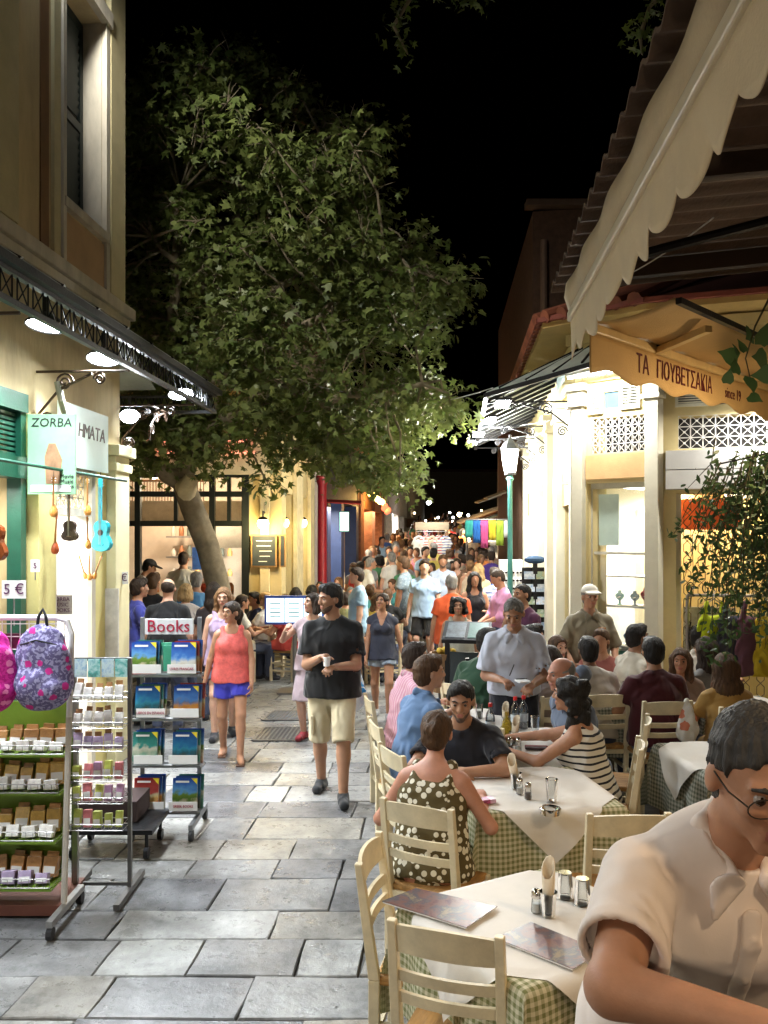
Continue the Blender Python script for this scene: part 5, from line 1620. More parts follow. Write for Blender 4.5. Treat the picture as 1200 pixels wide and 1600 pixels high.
for i, (px, py, d) in enumerate(((785, 632, 10.4), (765, 657, 11.9), (748, 679, 13.4), (738, 692, 14.6))):
    p = at(px, py, d)
    t = thing('strip_lamp', 'white strip lamp under the street side canopy of the white shop', 'lamp', p, group='strip lamps under the glass canopy')
    q = MB(); q.box(p + Vector((0, 0, .03)), (.2, .5, .035), rz=-.05); q.build('housing', iron, t, world=True, bevel=.01)
    q = MB(); q.box(p, (.15, .44, .03), rz=-.05); q.build('tube', emit('strip_white', (.95, .99, 1.0), 45), t, world=True)
    q = MB(); q.bar(p + Vector((0, 0, .04)), Vector((p.x + .02, p.y, 3.9)), .02); q.build('hanger', iron, t, world=True)
    lamp('AREA', 'strip_light', p + Vector((0, 0, -.03)), 66 if i == 0 else 40, (.95, .99, 1.0), .2, p + Vector((.5, -.35 if i == 0 else -.1, -.8)), parent=t, size_y=.4)
p = fc(.3, .35, 3.93)
t = thing('strip_lamp', 'white tube lamp on the chamfered corner under the cornice', 'lamp', p)
lamp('AREA', 'corner_light', fc(.4, .45, 3.9), 30, (1, .98, .92), .5, fc(.5, .12, 2.6), parent=t, size_y=.06)
m = MB(); m.bar(fc(.04, .3, 3.885), fc(.60, .24, 3.905), .03, .02); m.build('tube', emit('tube_lit', (1, .98, .93), 12), t, world=True)
m = MB(); m.bar(fc(.02, .3, 3.92), fc(.62, .24, 3.94), .05, .04); m.build('housing', whitep, t, world=True, bevel=.008)
m = MB(); m.bar(fc(.3, .0, 4.0), fc(.3, .28, 3.95), .02); m.build('arm', iron, t, world=True)
# wires
def wire(pts, label, r=.006, m_=None):
    p = [Vector(q) for q in pts]; out = []
    for i in range(len(p) - 1):
        for k in range(8):
            t = k / 8; q = p[i].lerp(p[i + 1], t); q.z -= .12 * (p[i + 1] - p[i]).length * .1 * 4 * t * (1 - t); out.append(q)
    out.append(p[-1]); q = MB(); q.tube(out, r, 5)
    tag(q.build('cable', m_ or mat('pale_cable', (.35, .36, .36), .6)), label, 'cable')
wire([at(480, 600, 11), at(655, 632, 11.5), at(770, 606, 9.3)], 'thin pale cable from the plane tree to the glass canopy')
wire([at(735, 670, 14), at(860, 657, 11.5)], 'thin cable stretched under the glass canopy above the lantern', .005)
wire([at(740, 688, 15), at(850, 676, 12.5)], 'thin cable stretched under the glass canopy behind the lantern', .005)
wire([at(980, 430, 4.2), at(1115, 340, 3.2)], 'cord hanging in the dark under the corrugated roof', .003)
# street lantern
lp = at(797, 900, 13.0)
sl = thing('street_lamp', 'teal street lamp post with lit glass lantern by the white shop', 'street lamp', (lp.x, 13.0, 0))
zl = HC + (HZ - 742) / F * 13.0
teal = mat('teal_paint', (.06, .22, .20), .45, var=.2)
m = MB(); m.lathe([(.11, 0), (.11, .08), (.08, .12), (.075, .6), (.05, .7), (.042, 1.2), (.036, zl - .1), (.06, zl - .06), (.03, zl)], (lp.x, 13.0, 0), 12); m.build('post', teal, sl, 40, world=True)
lb = Vector((lp.x, 13.0, zl))
m = MB(); m.lathe([(.07, .02), (.085, .06), (.13, .38), (.125, .385)], lb, 6); m.build('lantern_glass', emit('lantern_glow', (1, .98, .90), 26), sl, world=True)
m = MB()
for k in range(6):
    a = 2 * math.pi * k / 6
    m.tube([lb + Vector((.088 * math.cos(a), .088 * math.sin(a), .05)), lb + Vector((.134 * math.cos(a), .134 * math.sin(a), .39))], .008, 4)
m.lathe([(.0, 0), (.09, .0), (.09, .04), (.0, .04)], lb, 6); m.build('lantern_frame', iron, sl, world=True)
m = MB(); m.lathe([(.15, .385), (.15, .40), (.10, .48), (.05, .53), (.02, .56), (.025, .6), (.001, .62)], lb, 6); m.build('lantern_cap', iron, sl, world=True)
lamp('POINT', 'lantern_light', lb + Vector((-.25, -.1, .2)), 430, (1, .97, .88), .12, parent=sl)

# second lantern added behind the viewer to light the ochre facade and awnings
l2 = copy_tree(sl); place(l2, (-1.3, -3.2, 0), 0, 'added teal street lamp standing opposite the ochre building, away from the white shop')
sl['group'] = l2['group'] = 'street lamps of the alley'
for c_ in l2.children:
    if c_.type == 'LIGHT': c_.data = c_.data.copy(); c_.data.energy = 420; c_.data.color = (1, .80, .58); c_.location.x += .3
# ------------------------------------------------------------ taverna roof, awnings and vine on the right
rd = thing('corrugated_roof', 'brown corrugated sheet roof edge above the cream awning', 'roof', (2.2, 2.5, 3.6))
dark = mat('soffit_dark', (.07, .055, .042), .9, var=.3, vs=3)
def awn_x(y): return .61 + .078 * y
m = MB()
n = 0
y = .2
vs = []; fs_ = []
K = 150
for i in range(K + 1):
    y = .15 + i * (4.75 - .15) / K
    w = .018 * math.sin(i * 1.25)
    x0 = awn_x(y) - .055
    vs += [(x0, y, 3.55 + w), (x0 + 3.2, y + .25, 3.95 + w), (x0, y, 3.565 + w), (x0 + 3.2, y + .25, 3.965 + w)]
for i in range(K):
    a = i * 4; b = a + 4
    fs_ += [(a, a + 1, b + 1, b), (a + 2, b + 2, b + 3, a + 3), (a, b, b + 2, a + 2)]
m.add(vs, fs_); m.build('sheet', mat('corrugated_brown', (.085, .052, .034), .8, var=.35, vs=5, bump=.3), rd, 60, world=True)
for y in (.9, 2.0, 3.1, 4.3):
    m = MB(); m.bar((awn_x(y) + .05, y, 3.50), (awn_x(y) + 3.1, y + .25, 3.88), .06, .08); m.build('rafter', mat('dark_timber', (.05, .032, .02), .8), rd, world=True)
for y in (2.0,):
    m = MB(); scroll(m, lambda s, o, z: Vector((o, s, z)), y, awn_x(y) + .55, awn_x(y) + 1.4, 3.62, .012, .4); m.build('scroll_bracket', iron, rd, world=True)
tw = thing('taverna_wall', 'dark plastered taverna wall beside the tables', 'wall', (3.7, 2.5, 0))
m = MB(); m.hexa([(3.6, -1, 0), (3.9, -1, 0), (4.35, 6.0, 0), (4.05, 6.0, 0), (3.6, -1, 4.6), (3.9, -1, 4.6), (4.35, 6.0, 4.6), (4.05, 6.0, 4.6)]); m.build('plaster', mat('taverna_plaster', (.30, .22, .13), .85, var=.2, vs=2), tw, world=True)
# cream awning
ca = thing('cream_awning', 'cream awning with rail and scalloped valance hanging over the tables', 'awning', (1.0, 4.3, 3.3))
canv = mat('cream_canvas', (.60, .49, .33), .8, var=.1, vs=3, bump=.25, bs=120)
ya, yb = .3, 4.34
zr = 3.30
m = MB(); m.bar((awn_x(ya), ya, zr), (awn_x(yb), yb, zr), .045, .05); m.build('front_rail', mat('cream_rail', (.66, .58, .44), .35, var=.08), ca, world=True, bevel=.008)
vs = []; fs_ = []; K = 240
for i in range(K + 1):
    y = ya + (yb - ya) * i / K
    x = awn_x(y)
    bil = .012 * math.sin(i * .13) + .008 * math.sin(i * .31)
    ph = (y / .262) % 1.0
    dp = .135 + .062 * (abs(math.sin(math.pi * ph)) ** .8)
    if i > K - 6: dp -= .0
    for k in range(7):
        t = k / 6
        vs.append((x - .005 + bil * t * t + .015 * t, y, zr - .02 - dp * t))
for i in range(K):
    for k in range(6):
        a = i * 7 + k; fs_.append((a, a + 7, a + 8, a + 1))
m = MB(); m.add(vs, fs_); o = m.build('valance', canv, ca, 180, world=True)
md = o.modifiers.new('thick', 'SOLIDIFY'); md.thickness = .004
vs = []; fs_ = []
for i in range(61):
    y = ya + (yb - ya) * i / 60; x = awn_x(y)
    w = .008 * math.sin(i * .7)
    vs += [(x - .012, y, zr + .02), (x - .03 + w, y, zr + .10), (x - .02 + w, y, zr + .17), (x + .05, y, zr + .19), (x + .12, y, zr + .19)]
for i in range(60):
    for k in range(4):
        a = i * 5 + k; fs_.append((a, a + 1, a + 6, a + 5))
m = MB(); m.add(vs, fs_); o = m.build('canvas', mat('cream_canvas2', (.46, .37, .25), .85, var=.12, vs=3, bump=.25), ca, 180, world=True)
md = o.modifiers.new('thick', 'SOLIDIFY'); md.thickness = .004
m = MB(); m.ball(Vector((awn_x(yb) - .0, yb - .18, zr - .05)), .012, 8); m.build('bolt', steel, ca, world=True)
m = MB(); m.tube([(awn_x(3.4) + .1, 3.4, zr), (awn_x(3.2) + .9, 3.3, zr + .18), (awn_x(3.0) + 1.6, 3.1, zr + .35)], .02, 8); m.build('folding_arm', iron, ca, world=True)
# ochre awning with lettering
oa = thing('lettered_awning', 'ochre awning lettered in Greek along its valance across the alley corner', 'awning', (2, 5.4, 3.2))
RA = at(921, 512, 4.45); RB = Vector((3.05, 6.55, RA.z))
ru = (RB - RA).normalized(); rn = Vector((ru.y, -ru.x, 0))      # towards the taverna
ocan = mat('ochre_canvas', (.50, .33, .13), .8, var=.12, vs=3, bump=.25, bs=120)
m = MB(); m.bar(RA, RB, .05, .05); m.build('front_rail', mat('ochre_rail', (.55, .40, .18), .4), oa, world=True, bevel=.008)
LR = (RB - RA).length
vs = []; fs_ = []; K = 160
for i in range(K + 1):
    s = LR * i / K
    dp = .20 + (.10 if s < .22 else max(0, .10 - (s - .22) * .6)) * 0 + .022 * math.sin(s * 2 * math.pi / .52 + 2.2)
    for k in range(7):
        t = k / 6
        q = RA + ru * s - Vector((0, 0, .02 + dp * t)) + rn * (.003 * math.sin(s * 5) * t)
        vs.append(q)
for i in range(K):
    for k in range(6):
        a = i * 7 + k; fs_.append((a, a + 7, a + 8, a + 1))
m = MB(); m.add(vs, fs_); o = m.build('valance', ocan, oa, 180, world=True)
md = o.modifiers.new('thick', 'SOLIDIFY'); md.thickness = .004
gl = 'ΤΑ ΓΙΟΥΒΕΤΣΑΚΙΑ'
red_ink = mat('brick_ink', (.10, .012, .01), .7, bump=0)
def txt_on(s, st_, size, xs=1, zz=-.115, body=None):
    M = frame_m(RA + ru * s + rn * .0075 + Vector((0, 0, zz)), ru, (0, 0, 1))
    return text('lettering', st_, size, M, red_ink, oa, extrude=.001, xs=xs, align='LEFT')
txt_on(.50, 'ΤΑ', .15, .8); txt_on(.75, 'ΓΙΟΥΒΕΤΣΑΚΙΑ', .15, .74)
txt_on(1.75, 'since 19', .105, .8, -.125)
m = MB()
cz = .06
pts = [RA, RB, RB + rn * .46 + Vector((0, 0, .04)), RA + rn * .46 + Vector((0, 0, .04))]
vs = []; fs_ = []
for i in range(31):
    for k in range(9):
        s, t = i / 30, k / 8
        p = pts[0].lerp(pts[1], s).lerp(pts[3].lerp(pts[2], s), t) + Vector((0, 0, .03 - .03 * math.sin(math.pi * t) + .006 * math.sin(i * 1.3)))
        vs.append(p)
for i in range(30):
    for k in range(8):
        a = i * 9 + k; fs_.append((a, a + 1, a + 10, a + 9))
m.add(vs, fs_); o = m.build('canvas', ocan, oa, 180, world=True)
md = o.modifiers.new('thick', 'SOLIDIFY'); md.thickness = .004
for s in (.75, 2.1):
    m = MB(); m.bar(RA + ru * s + Vector((0, 0, -.01)), RA + ru * (s - .3) + rn * .44 + Vector((0, 0, .0)), .04, .035); m.build('folding_arm', mat('ochre_rail'), oa, world=True)
m = MB(); p = RA + ru * .75 + rn * .02; m.box(p + Vector((0, 0, .02)), (.06, .06, .07)); m.build('arm_joint', iron, oa, world=True)
m = MB(); m.bar(RA + rn * .48 + Vector((0, 0, .05)), RB + rn * .48 + Vector((0, 0, .05)), .03, .03); m.build('back_rail', iron, oa, world=True)
# added warm pendant lamps, out of view, to light tables and awning
def pendant(p, power, label, kind='SPOT'):
    t = thing('added_pendant_lamp', label, 'lamp', p)
    p = Vector(p)
    q = MB(); q.tube([p + Vector((0, 0, .1)), p + Vector((0, 0, .6))], .005, 5); q.build('cord', ink, t, world=True)
    q = MB(); q.lathe([(.03, .12), (.05, .1), (.14, .0), (.135, .0), (.045, .09), (.0, .11)], p, 16); q.build('shade', iron, t, 40, world=True)
    q = MB(); q.ball(p + Vector((0, 0, .03)), .04, 10); q.build('bulb', emit('warm_bulb', (1, .72, .38), 30), t, 60, world=True)
    lamp(kind, 'added_pendant_light', p + Vector((0, 0, -.05)), power, (1, .74, .46), .06, p + Vector((0, 0, -1)), parent=t, spot=140, blend=.6)
t = thing('added_wall_lamp', 'added white bulkhead lamp over the shutter box, hidden behind the lettered awning', 'lamp', fr(1.2, .3, 3.5))  # added fixture hidden by the awning, brightens the white shutter box
m = MB(); m.bar(fr(.7, .28, 3.5), fr(1.6, .28, 3.5), .07, .05); m.build('housing', whitep, t, world=True)
m = MB(); m.bar(fr(.72, .28, 3.465), fr(1.58, .28, 3.465), .05, .02); m.build('tube', emit('tube_lit', (1, .98, .93), 12), t, world=True)
m = MB(); m.bar(fr(1.15, .0, 3.52), fr(1.15, .27, 3.52), .03); m.build('arm', iron, t, world=True)
lamp('AREA', 'added_wall_lamp_light', fr(1.15, .3, 3.44), 26, (1, .97, .9), .8, fr(1.15, .2, 0), parent=t, size_y=.1)
pendant((2.3, 2.2, 3.05), 75, 'added warm pendant lamp hung under the corrugated roof near the taverna wall')
pendant((2.45, 4.75, 2.95), 34, 'added warm pendant lamp hung behind the lettered awning', 'POINT')
pendant((1.35, .5, 3.1), 45, 'added warm pendant lamp hung under the cream awning')
# ------------------------------------------------------------ restaurant with glass front behind the tree
rx0, ry = (150 - 600) / F * 14.2, 14.2
re_ = thing('glass_front_restaurant', 'yellow restaurant with black framed glass front and lit kitchen behind the tree', 'building', (-3, 14.2, 0))
XG = lambda px: (px - 600) / F * ry
ZG = lambda py: HC - (py - HZ) / F * ry
ywall = mat('yellow_wall', (.62, .50, .25), .8, var=.12, vs=2.5, bump=.2)
m = MB(); m.box(((XG(388) + XG(440)) / 2, ry + .15, 2.2), (XG(440) - XG(388), .3, 4.4)); m.build('wall', ywall, re_, world=True)
m = MB(); m.box(((XG(388) + XG(440)) / 2, ry - .02, 2.0), (.16, .06, 3.9)); m.build('pilaster', mat('pilaster_yellow', (.70, .59, .34), .8), re_, world=True, bevel=.01)
m = MB(); m.box((XG(285), ry + .1, (ZG(742) + ZG(690)) / 2), (XG(388) - XG(120), .35, ZG(690) - ZG(742))); m.build('fascia', mat('cream_fascia', (.66, .58, .40), .8, var=.12), re_, world=True)
m = MB(); m.box((XG(285), ry + .1, ZG(660)), (XG(388) - XG(100), .5, .28)); m.build('fascia_board', mat('grey_cream', (.50, .44, .33), .8), re_, world=True)
for py in (690, 708):
    m = MB(); m.tube([(XG(120), ry - .12, ZG(py)), (XG(400), ry - .12, ZG(py))], .022, 6); m.build('red_light_tube', emit('neon_coral', (1, .28, .18), 1.6), re_, world=True)
m = MB(); m.box((XG(260), ry - .25, ZG(612)), (XG(385) - XG(120), .9, .10)); m.build('eave', mat('eave_yellow', (.55, .40, .12), .8), re_, world=True)
for i in range(16):
    m = MB(); m.tube([(XG(190 + i * 14), ry - .1, ZG(700)), (XG(182 + i * 14), ry - .5, ZG(655))], .012, 5); m.build('awning_rib', iron, re_, world=True)
bf = mat('black_frame', (.012, .016, .015), .4)
m = MB()
for px in (120, 216, 332, 384): m.box((XG(px), ry, ZG(742) / 2), (.09 if px != 384 else .12, .12, ZG(742)))
for px in (165, 275, 358): m.box((XG(px), ry + .005, (ZG(742) + ZG(818)) / 2), (.06, .08, ZG(742) - ZG(818)))
for py in (742, 772, 818): m.box(((XG(120) + XG(384)) / 2, ry + .008, ZG(py)), (XG(384) - XG(120), .1, .09))
m.box(((XG(120) + XG(384)) / 2, ry + .006, .25), (XG(384) - XG(120), .1, .5))
gfm = m.build('window_frame', bf, re_, world=True)
cols_ = [120, 216, 332, 384]
for i in range(3):
    for z0, z1 in ((.5, ZG(818)), (ZG(818), ZG(772)), (ZG(772), ZG(742))):
        if z0 == .5 and i == 1: continue           # open serving hatch
        q = MB(); q.box(((XG(cols_[i]) + XG(cols_[i + 1])) / 2, ry + .02, (z0 + z1) / 2), (XG(cols_[i + 1]) - XG(cols_[i]) - .1, .006, z1 - z0 - .09)); q.build('pane', glassm, gfm, world=True)
inn = mat('kitchen_wall', (.62, .52, .42), .7, var=.15, vs=2)
m = MB(); m.box((XG(250), ry + 3.4, 2), (5, .1, 4)); m.build('back_wall', inn, re_, world=True)
m = MB(); m.box((XG(250), ry + 1.8, 3.6), (5, 3.4, .08)); m.build('ceiling', inn, re_, world=True)
m = MB(); m.box((XG(240), ry + .5, .52), (3.0, .5, 1.04)); m.build('counter', mat('counter_face', (.42, .34, .27), .6, var=.2), re_, world=True)
m = MB(); m.box((XG(240), ry + .45, 1.07), (3.1, .64, .06)); m.build('counter_top', mat('counter_wood', (.40, .19, .08), .4), re_, world=True)
m = MB(); m.box((XG(220), ry + 1.2, 2.62), (3.4, .1, .36)); m.build('mezzanine_edge', mat('mezz_white', (.62, .55, .47), .7), re_, world=True)
m = MB()
for i in range(34): m.tube([(XG(130 + i * 5), ry + 1.15, 2.8), (XG(130 + i * 5), ry + 1.15, 3.15)], .01, 4)
m.tube([(XG(120), ry + 1.15, 3.16), (XG(310), ry + 1.15, 3.16)], .02, 5); m.build('balustrade', mat('brown_rail', (.20, .09, .04), .6), re_, world=True)
m = MB(); hx = XG(330); m.hexa([(hx - .5, ry + 1.6, 1.95), (hx + .7, ry + 1.6, 1.95), (hx + .7, ry + 2.4, 1.95), (hx - .5, ry + 2.4, 1.95), (hx - .15, ry + 1.8, 2.5), (hx + .4, ry + 1.8, 2.5), (hx + .4, ry + 2.2, 2.5), (hx - .15, ry + 2.2, 2.5)]); m.build('extractor_hood', mat('hood_steel', (.45, .43, .40), .35, .7), re_, world=True)
for i in range(3):
    m = MB(); m.box((XG(245), ry + 2.9, 1.35 + i * .4), (1.1, .3, .03)); m.build('kitchen_shelf', steel, re_, world=True)
for i in range(22):
    q = MB(); h_ = rnd.uniform(.12, .26); q.lathe([(.05, 0), (.055, h_ * .6), (.03, h_ * .8), (.03, h_), (0, h_)], (XG(205) + .16 * (i % 8), ry + 2.85, 1.37 + .4 * (i // 8)), 8); q.build('jar', mat('jar%d' % (i % 4), [(.5, .45, .38), (.3, .12, .05), (.12, .14, .12), (.55, .35, .12)][i % 4], .4), re_, 50, world=True)
kc = [(.6, .25, .08), (.65, .6, .5), (.5, .06, .03), (.3, .3, .32), (.55, .35, .1)]
for i in range(16):
    px = 168 + i * 12 + rnd.uniform(-4, 4); h = rnd.uniform(.1, .3)
    p = Vector((XG(px), ry + .45 + rnd.uniform(-.15, .2), 1.1))
    q = MB(); r0 = rnd.uniform(.05, .12); q.lathe([(r0 * .8, 0), (r0, h * .4), (r0, h * .8), (r0 * .6, h), (0, h)], p, 10)
    o = q.build('food_tub', mat('tub%d' % (i % 5), kc[i % 5], .5, var=.3)); tag(o, '%s tub of food on the restaurant counter' % ['orange', 'cream', 'red', 'grey', 'yellow'][i % 5], 'food tub', 'tubs on the restaurant counter')
m = MB(); m.box((XG(273), ry + 1.9, 1.75), (.26, .05, .42)); o = m.build('drink_poster', mat('poster_blue', (.03, .10, .35), .5, var=.5, vs=7)); tag(o, 'blue poster hung in the restaurant kitchen', 'poster')
m = MB(); m.box((XG(308), ry + 1.7, 1.75), (.14, .1, .3)); m.build('red_box', mat('red_metal', (.6, .02, .015), .4), re_, world=True)
for i, px in enumerate((200, 300)):
    p = Vector((XG(px), ry + 1.6, 3.35)); t = thing('ceiling_lamp', ['warm globe lamp inside the restaurant near the left pane', 'warm globe lamp inside the restaurant behind the trunk'][i], 'lamp', p)
    q = MB(); q.tube([p, p + Vector((0, 0, .2))], .01, 5); q.build('stem', iron, t, world=True)
    q = MB(); q.ball(p, .13, 12); q.build('globe', emit('globe_warm', (1, .85, .6), 12), t, 60, world=True)
    lamp('POINT', 'restaurant_light', p + Vector((0, -.05, -.25)), 85, (1, .80, .56), .12, parent=t)
p = Vector((XG(355), ry + 1.9, 1.9)); lamp('AREA', 'kitchen_light', p, 60, (1, .95, .85), .6, p + Vector((0, .6, -1)), parent=re_)
# chalk boards
for i, (px0, px1, py0, py1, lab) in enumerate(((393, 433, 835, 886, 'framed black chalkboard menu on the yellow wall'), (437, 447, 835, 886, 'narrow framed chalkboard on the corner pilaster of the yellow wall'))):
    t = thing('chalkboard', lab, 'chalkboard', (XG((px0 + px1) / 2), ry - .06, ZG(886)))
    q = MB(); q.box((XG((px0 + px1) / 2), ry - .05, ZG((py0 + py1) / 2)), (XG(px1) - XG(px0), .03, ZG(py0) - ZG(py1))); q.build('frame', mat('pine_frame', (.42, .24, .09), .6), t, world=True)
    q = MB(); q.box((XG((px0 + px1) / 2), ry - .068, ZG((py0 + py1) / 2)), (XG(px1) - XG(px0) - .05, .01, ZG(py0) - ZG(py1) - .05)); q.build('slate', mat('slate', (.035, .045, .05), .7, var=.3), t, world=True)
    if i == 0:
        for k in range(5):
            q = MB(); q.box((XG(413) + rnd.uniform(-.03, .03), ry - .0745, ZG(845 + k * 8)), (.26 - .03 * k, .002, .012)); q.build('chalk_line', card, t, world=True)
# street side of the yellow restaurant and further shops on the left
E0 = Vector((XG(440), ry, 0)); E1 = Vector((XG(440) + .09 * 60, ry + 60, 0))
fl = mapper(E0, E1)
SD = lambda d: (d - ry) * math.sqrt(1 + .09 ** 2)    # s coordinate of depth d
def ysec(d0, d1, z0, z1, o0, o1, name, mt, par):
    q = MB(); pbox(q, fl, SD(d0), SD(d1), o0, o1, z0, z1); return q.build(name, mt, par, world=True)
ysec(14.2, 14.55, 0, 4.2, -.3, 0, 'wall', ywall, re_); ysec(15.2, 15.75, 0, 4.2, -.3, 0, 'wall', ywall, re_); ysec(16.6, 17.0, 0, 4.2, -.3, 0, 'wall', ywall, re_); ysec(14.2, 17, 2.9, 4.2, -.31, -.01, 'lintel', ywall, re_)
ysec(14.55, 15.2, 0, 2.9, -.28, -.25, 'door_dark', mat('dark_green_door', (.02, .035, .02), .5), re_); ysec(15.75, 16.6, 0, 2.9, -.28, -.25, 'door_dark', mat('dark_green_door'), re_)
for d0, d1 in ((15.18, 15.77), (16.58, 17.0)): ysec(d0, d1, 0, 3.3, .0, .07, 'pilaster', mat('pilaster_yellow'), re_)
def sconce(p, wallv, label, pw):
    t = thing('wall_sconce', label, 'lamp', p, group='warm globe sconces on the yellow wall')
    p = Vector(p)
    q = MB(); q.tube([p + wallv * .2 + Vector((0, 0, .18)), p + Vector((0, 0, .2)), p + Vector((0, 0, .1))], .014, 6); q.lathe([(0, .12), (.06, .1), (.09, .06)], p, 10); q.build('arm', iron, t, world=True)
    q = MB(); q.ball(p, .095, 12); q.build('globe', emit('sconce_glow', (1, .76, .30), 22), t, 60, world=True)
    lamp('POINT', 'sconce_light', p + Vector((0, -.12, -.06)), pw, (1, .74, .34), .08, parent=t)
sconce(at(411, 818, 13.95), Vector((0, 1, 0)), 'glowing globe sconce over the large chalkboard', 48)
sconce(at(443, 817, 14.6), Vector((-1, 0, 0)), 'glowing globe sconce on the first street pilaster of the yellow wall', 40)
sconce(at(472, 817, 15.9), Vector((-1, 0, 0)), 'glowing globe sconce on the second street pilaster of the yellow wall', 40)
# blue and red shop
s2 = thing('blue_shop', 'dark blue shop front with red column beyond the yellow restaurant', 'building', fl(SD(20), 0, 0))
ysec(17.0, 25, 3.0, 4.6, -.4, -.05, 'fascia', mat('navy_fascia', (.03, .035, .06), .6), s2)
for d in (17.3, 19.2, 21.4, 24.5): ysec(d, d + .5, 0, 3.0, -.35, -.02, 'pier', mat('navy_paint', (.02, .04, .13), .5), s2)
ysec(17, 25, 0, 3.0, -1.4, -1.35, 'interior', mat('shop_grey', (.35, .36, .38), .7, var=.5, vs=3), s2)
q = MB(); c = fl(SD(17.6), .12, 0); q.lathe([(.13, 0), (.13, .15), (.10, .2), (.095, 3.2), (.13, 3.3), (.13, 3.4)], c, 14); q.build('red_column', mat('red_paint', (.30, .012, .02), .4, var=.15), s2, 40, world=True)
for i, d in enumerate((18.4, 20.4, 23)):
    ysec(d - .4, d + .4, .5, 2.7, -1.3, -.9, 'lit_shelf', mat('shelf%d' % i, [(.5, .3, .12), (.35, .45, .5), (.55, .5, .4)][i], .6, var=.6, vs=7), s2)
lamp('AREA', 'blue_shop_light', fl(SD(20), -.5, 2.8), 220, (1, .86, .62), 2.0, fl(SD(20), -.4, 0), parent=s2)
t = thing('lit_sign', 'small lit aqua picture sign hung by the blue shop', 'sign', at(538, 815, 19)); p = at(538, 815, 19)
q = MB(); q.box(p, (.24, .06, .46)); q.build('case', iron, t, world=True)
q = MB(); q.box(p + Vector((0, -.035, 0)), (.20, .01, .42)); q.build('screen', emit('aqua_screen', (.45, .85, .75), 1.6), t, world=True)
t = thing('red_parasol', 'small closed red awning jutting from the blue shop', 'awning', at(535, 783, 18.5)); p = at(535, 783, 18.5)
q = MB(); q.hexa([p + Vector(v) for v in ((-.35, -.3, -.05), (.4, -.3, -.09), (.4, .5, -.05), (-.35, .5, -.02), (-.35, -.3, -.03), (.4, -.3, -.06), (.4, .5, .03), (-.35, .5, .06))]); q.build('canvas', mat('red_canvas', (.38, .03, .02), .7), t, world=True)
q = MB(); q.tube([p + Vector((-.3, .4, 0)), p + Vector((.38, -.28, -.07))], .015, 5); q.build('rib', iron, t, world=True)
# brick shop
s3 = thing('brick_shop', 'brick pier shop front with hanging red lanterns', 'building', fl(SD(28), 0, 0))
for d in (25.2, 28.5, 32):
    ysec(d, d + .9, 0, 4.6, -.4, .02, 'pier', mat('brick_pier', (.26, .10, .05), .85, var=.4, vs=9, bump=.5, bs=14), s3)
ysec(25, 33, 3.0, 5, -.42, -.02, 'fascia', mat('orange_fascia', (.42, .18, .06), .7), s3)
ysec(25, 33, 0, 3, -1.5, -1.45, 'interior', mat('shop_dim', (.35, .22, .12), .7, var=.5, vs=2), s3)
lamp('AREA', 'brick_shop_light', fl(SD(29), -.6, 2.9), 260, (1, .72, .42), 2, fl(SD(29), -.3, 0), parent=s3)
for i in range(14):
    p = fl(SD(25.4 + (i % 5) * .5), .25 + .22 * (i // 5), 3.35 - .18 * (i // 5) + rnd.uniform(-.1, .1))
    t = thing('hanging_lantern', ['%s glass lantern in the cluster at the brick shop' % c for c in ('amber', 'golden', 'red')][i // 5], 'lantern', p, group='lantern cluster at the brick shop')
    q = MB(); q.lathe([(.02, -.09), (.07, -.05), (.085, 0), (.06, .07), (.02, .1)], p, 8); q.build('glass', emit('amber_glow%d' % (i // 5), [(1, .55, .12), (1, .7, .2), (1, .12, .05)][i // 5], 7 if i < 10 else 2.5), t, 60, world=True)
    q = MB(); q.tube([p + Vector((0, 0, .1)), p + Vector((0, 0, .3))], .01, 4); q.build('chain', iron, t, world=True)
lamp('POINT', 'lantern_cluster_light', fl(SD(26.2), .6, 3.2), 60, (1, .6, .2), .3, parent=s3)
# white lit shop, far shops
s4 = thing('white_shop', 'glaring white lit shop front far down the left side', 'building', fl(SD(38), 0, 0))
ysec(33.2, 47, 3.1, 4.6, -.4, 0, 'fascia', mat('pale_fascia', (.55, .52, .46), .7), s4); ysec(33, 47, 0, 3.1, -1.6, -1.5, 'interior', inw, s4)
for d in (33.2, 36.5, 40, 44): ysec(d, d + .5, 0, 3.1, -.4, .03, 'pier', mat('pale_fascia'), s4)
lamp('AREA', 'white_shop_light', fl(SD(38), -.7, 3.0), 420, (1, .98, .92), 3, fl(SD(38), -.3, 0), parent=s4)
s5 = thing('far_row', 'dim row of shop fronts at the far end of the left side', 'building', fl(SD(55), 0, 0))
ysec(47, 74, 0, 6.0, -3, -.2, 'wall', mat('far_wall', (.25, .2, .15), .8), s5); ysec(50, 70, 2.6, 3.1, -.2, .5, 'awning', mat('far_awning', (.3, .16, .08), .8), s5)
lamp('AREA', 'far_row_light', fl(SD(56), .4, 2.5), 300, (1, .8, .5), 3, fl(SD(56), .3, 0), parent=s5)
# roof mass over the left row
for nm, d0, d1, h, lab in (('upper_storey', 17, 33, 6.2, 'dark upper storey above the blue shop behind the tree'),):
    t = thing('house', lab, 'building', fl(SD(25), -1, 0)); ysec(d0, d1, 5.0, h, -6, -.3, 'wall', mat('night_wall', (.2, .16, .1), .9), t); ysec(d0 - .2, d1, h, h + .15, -6, -.1, 'eave', mat('roof_base'), t)

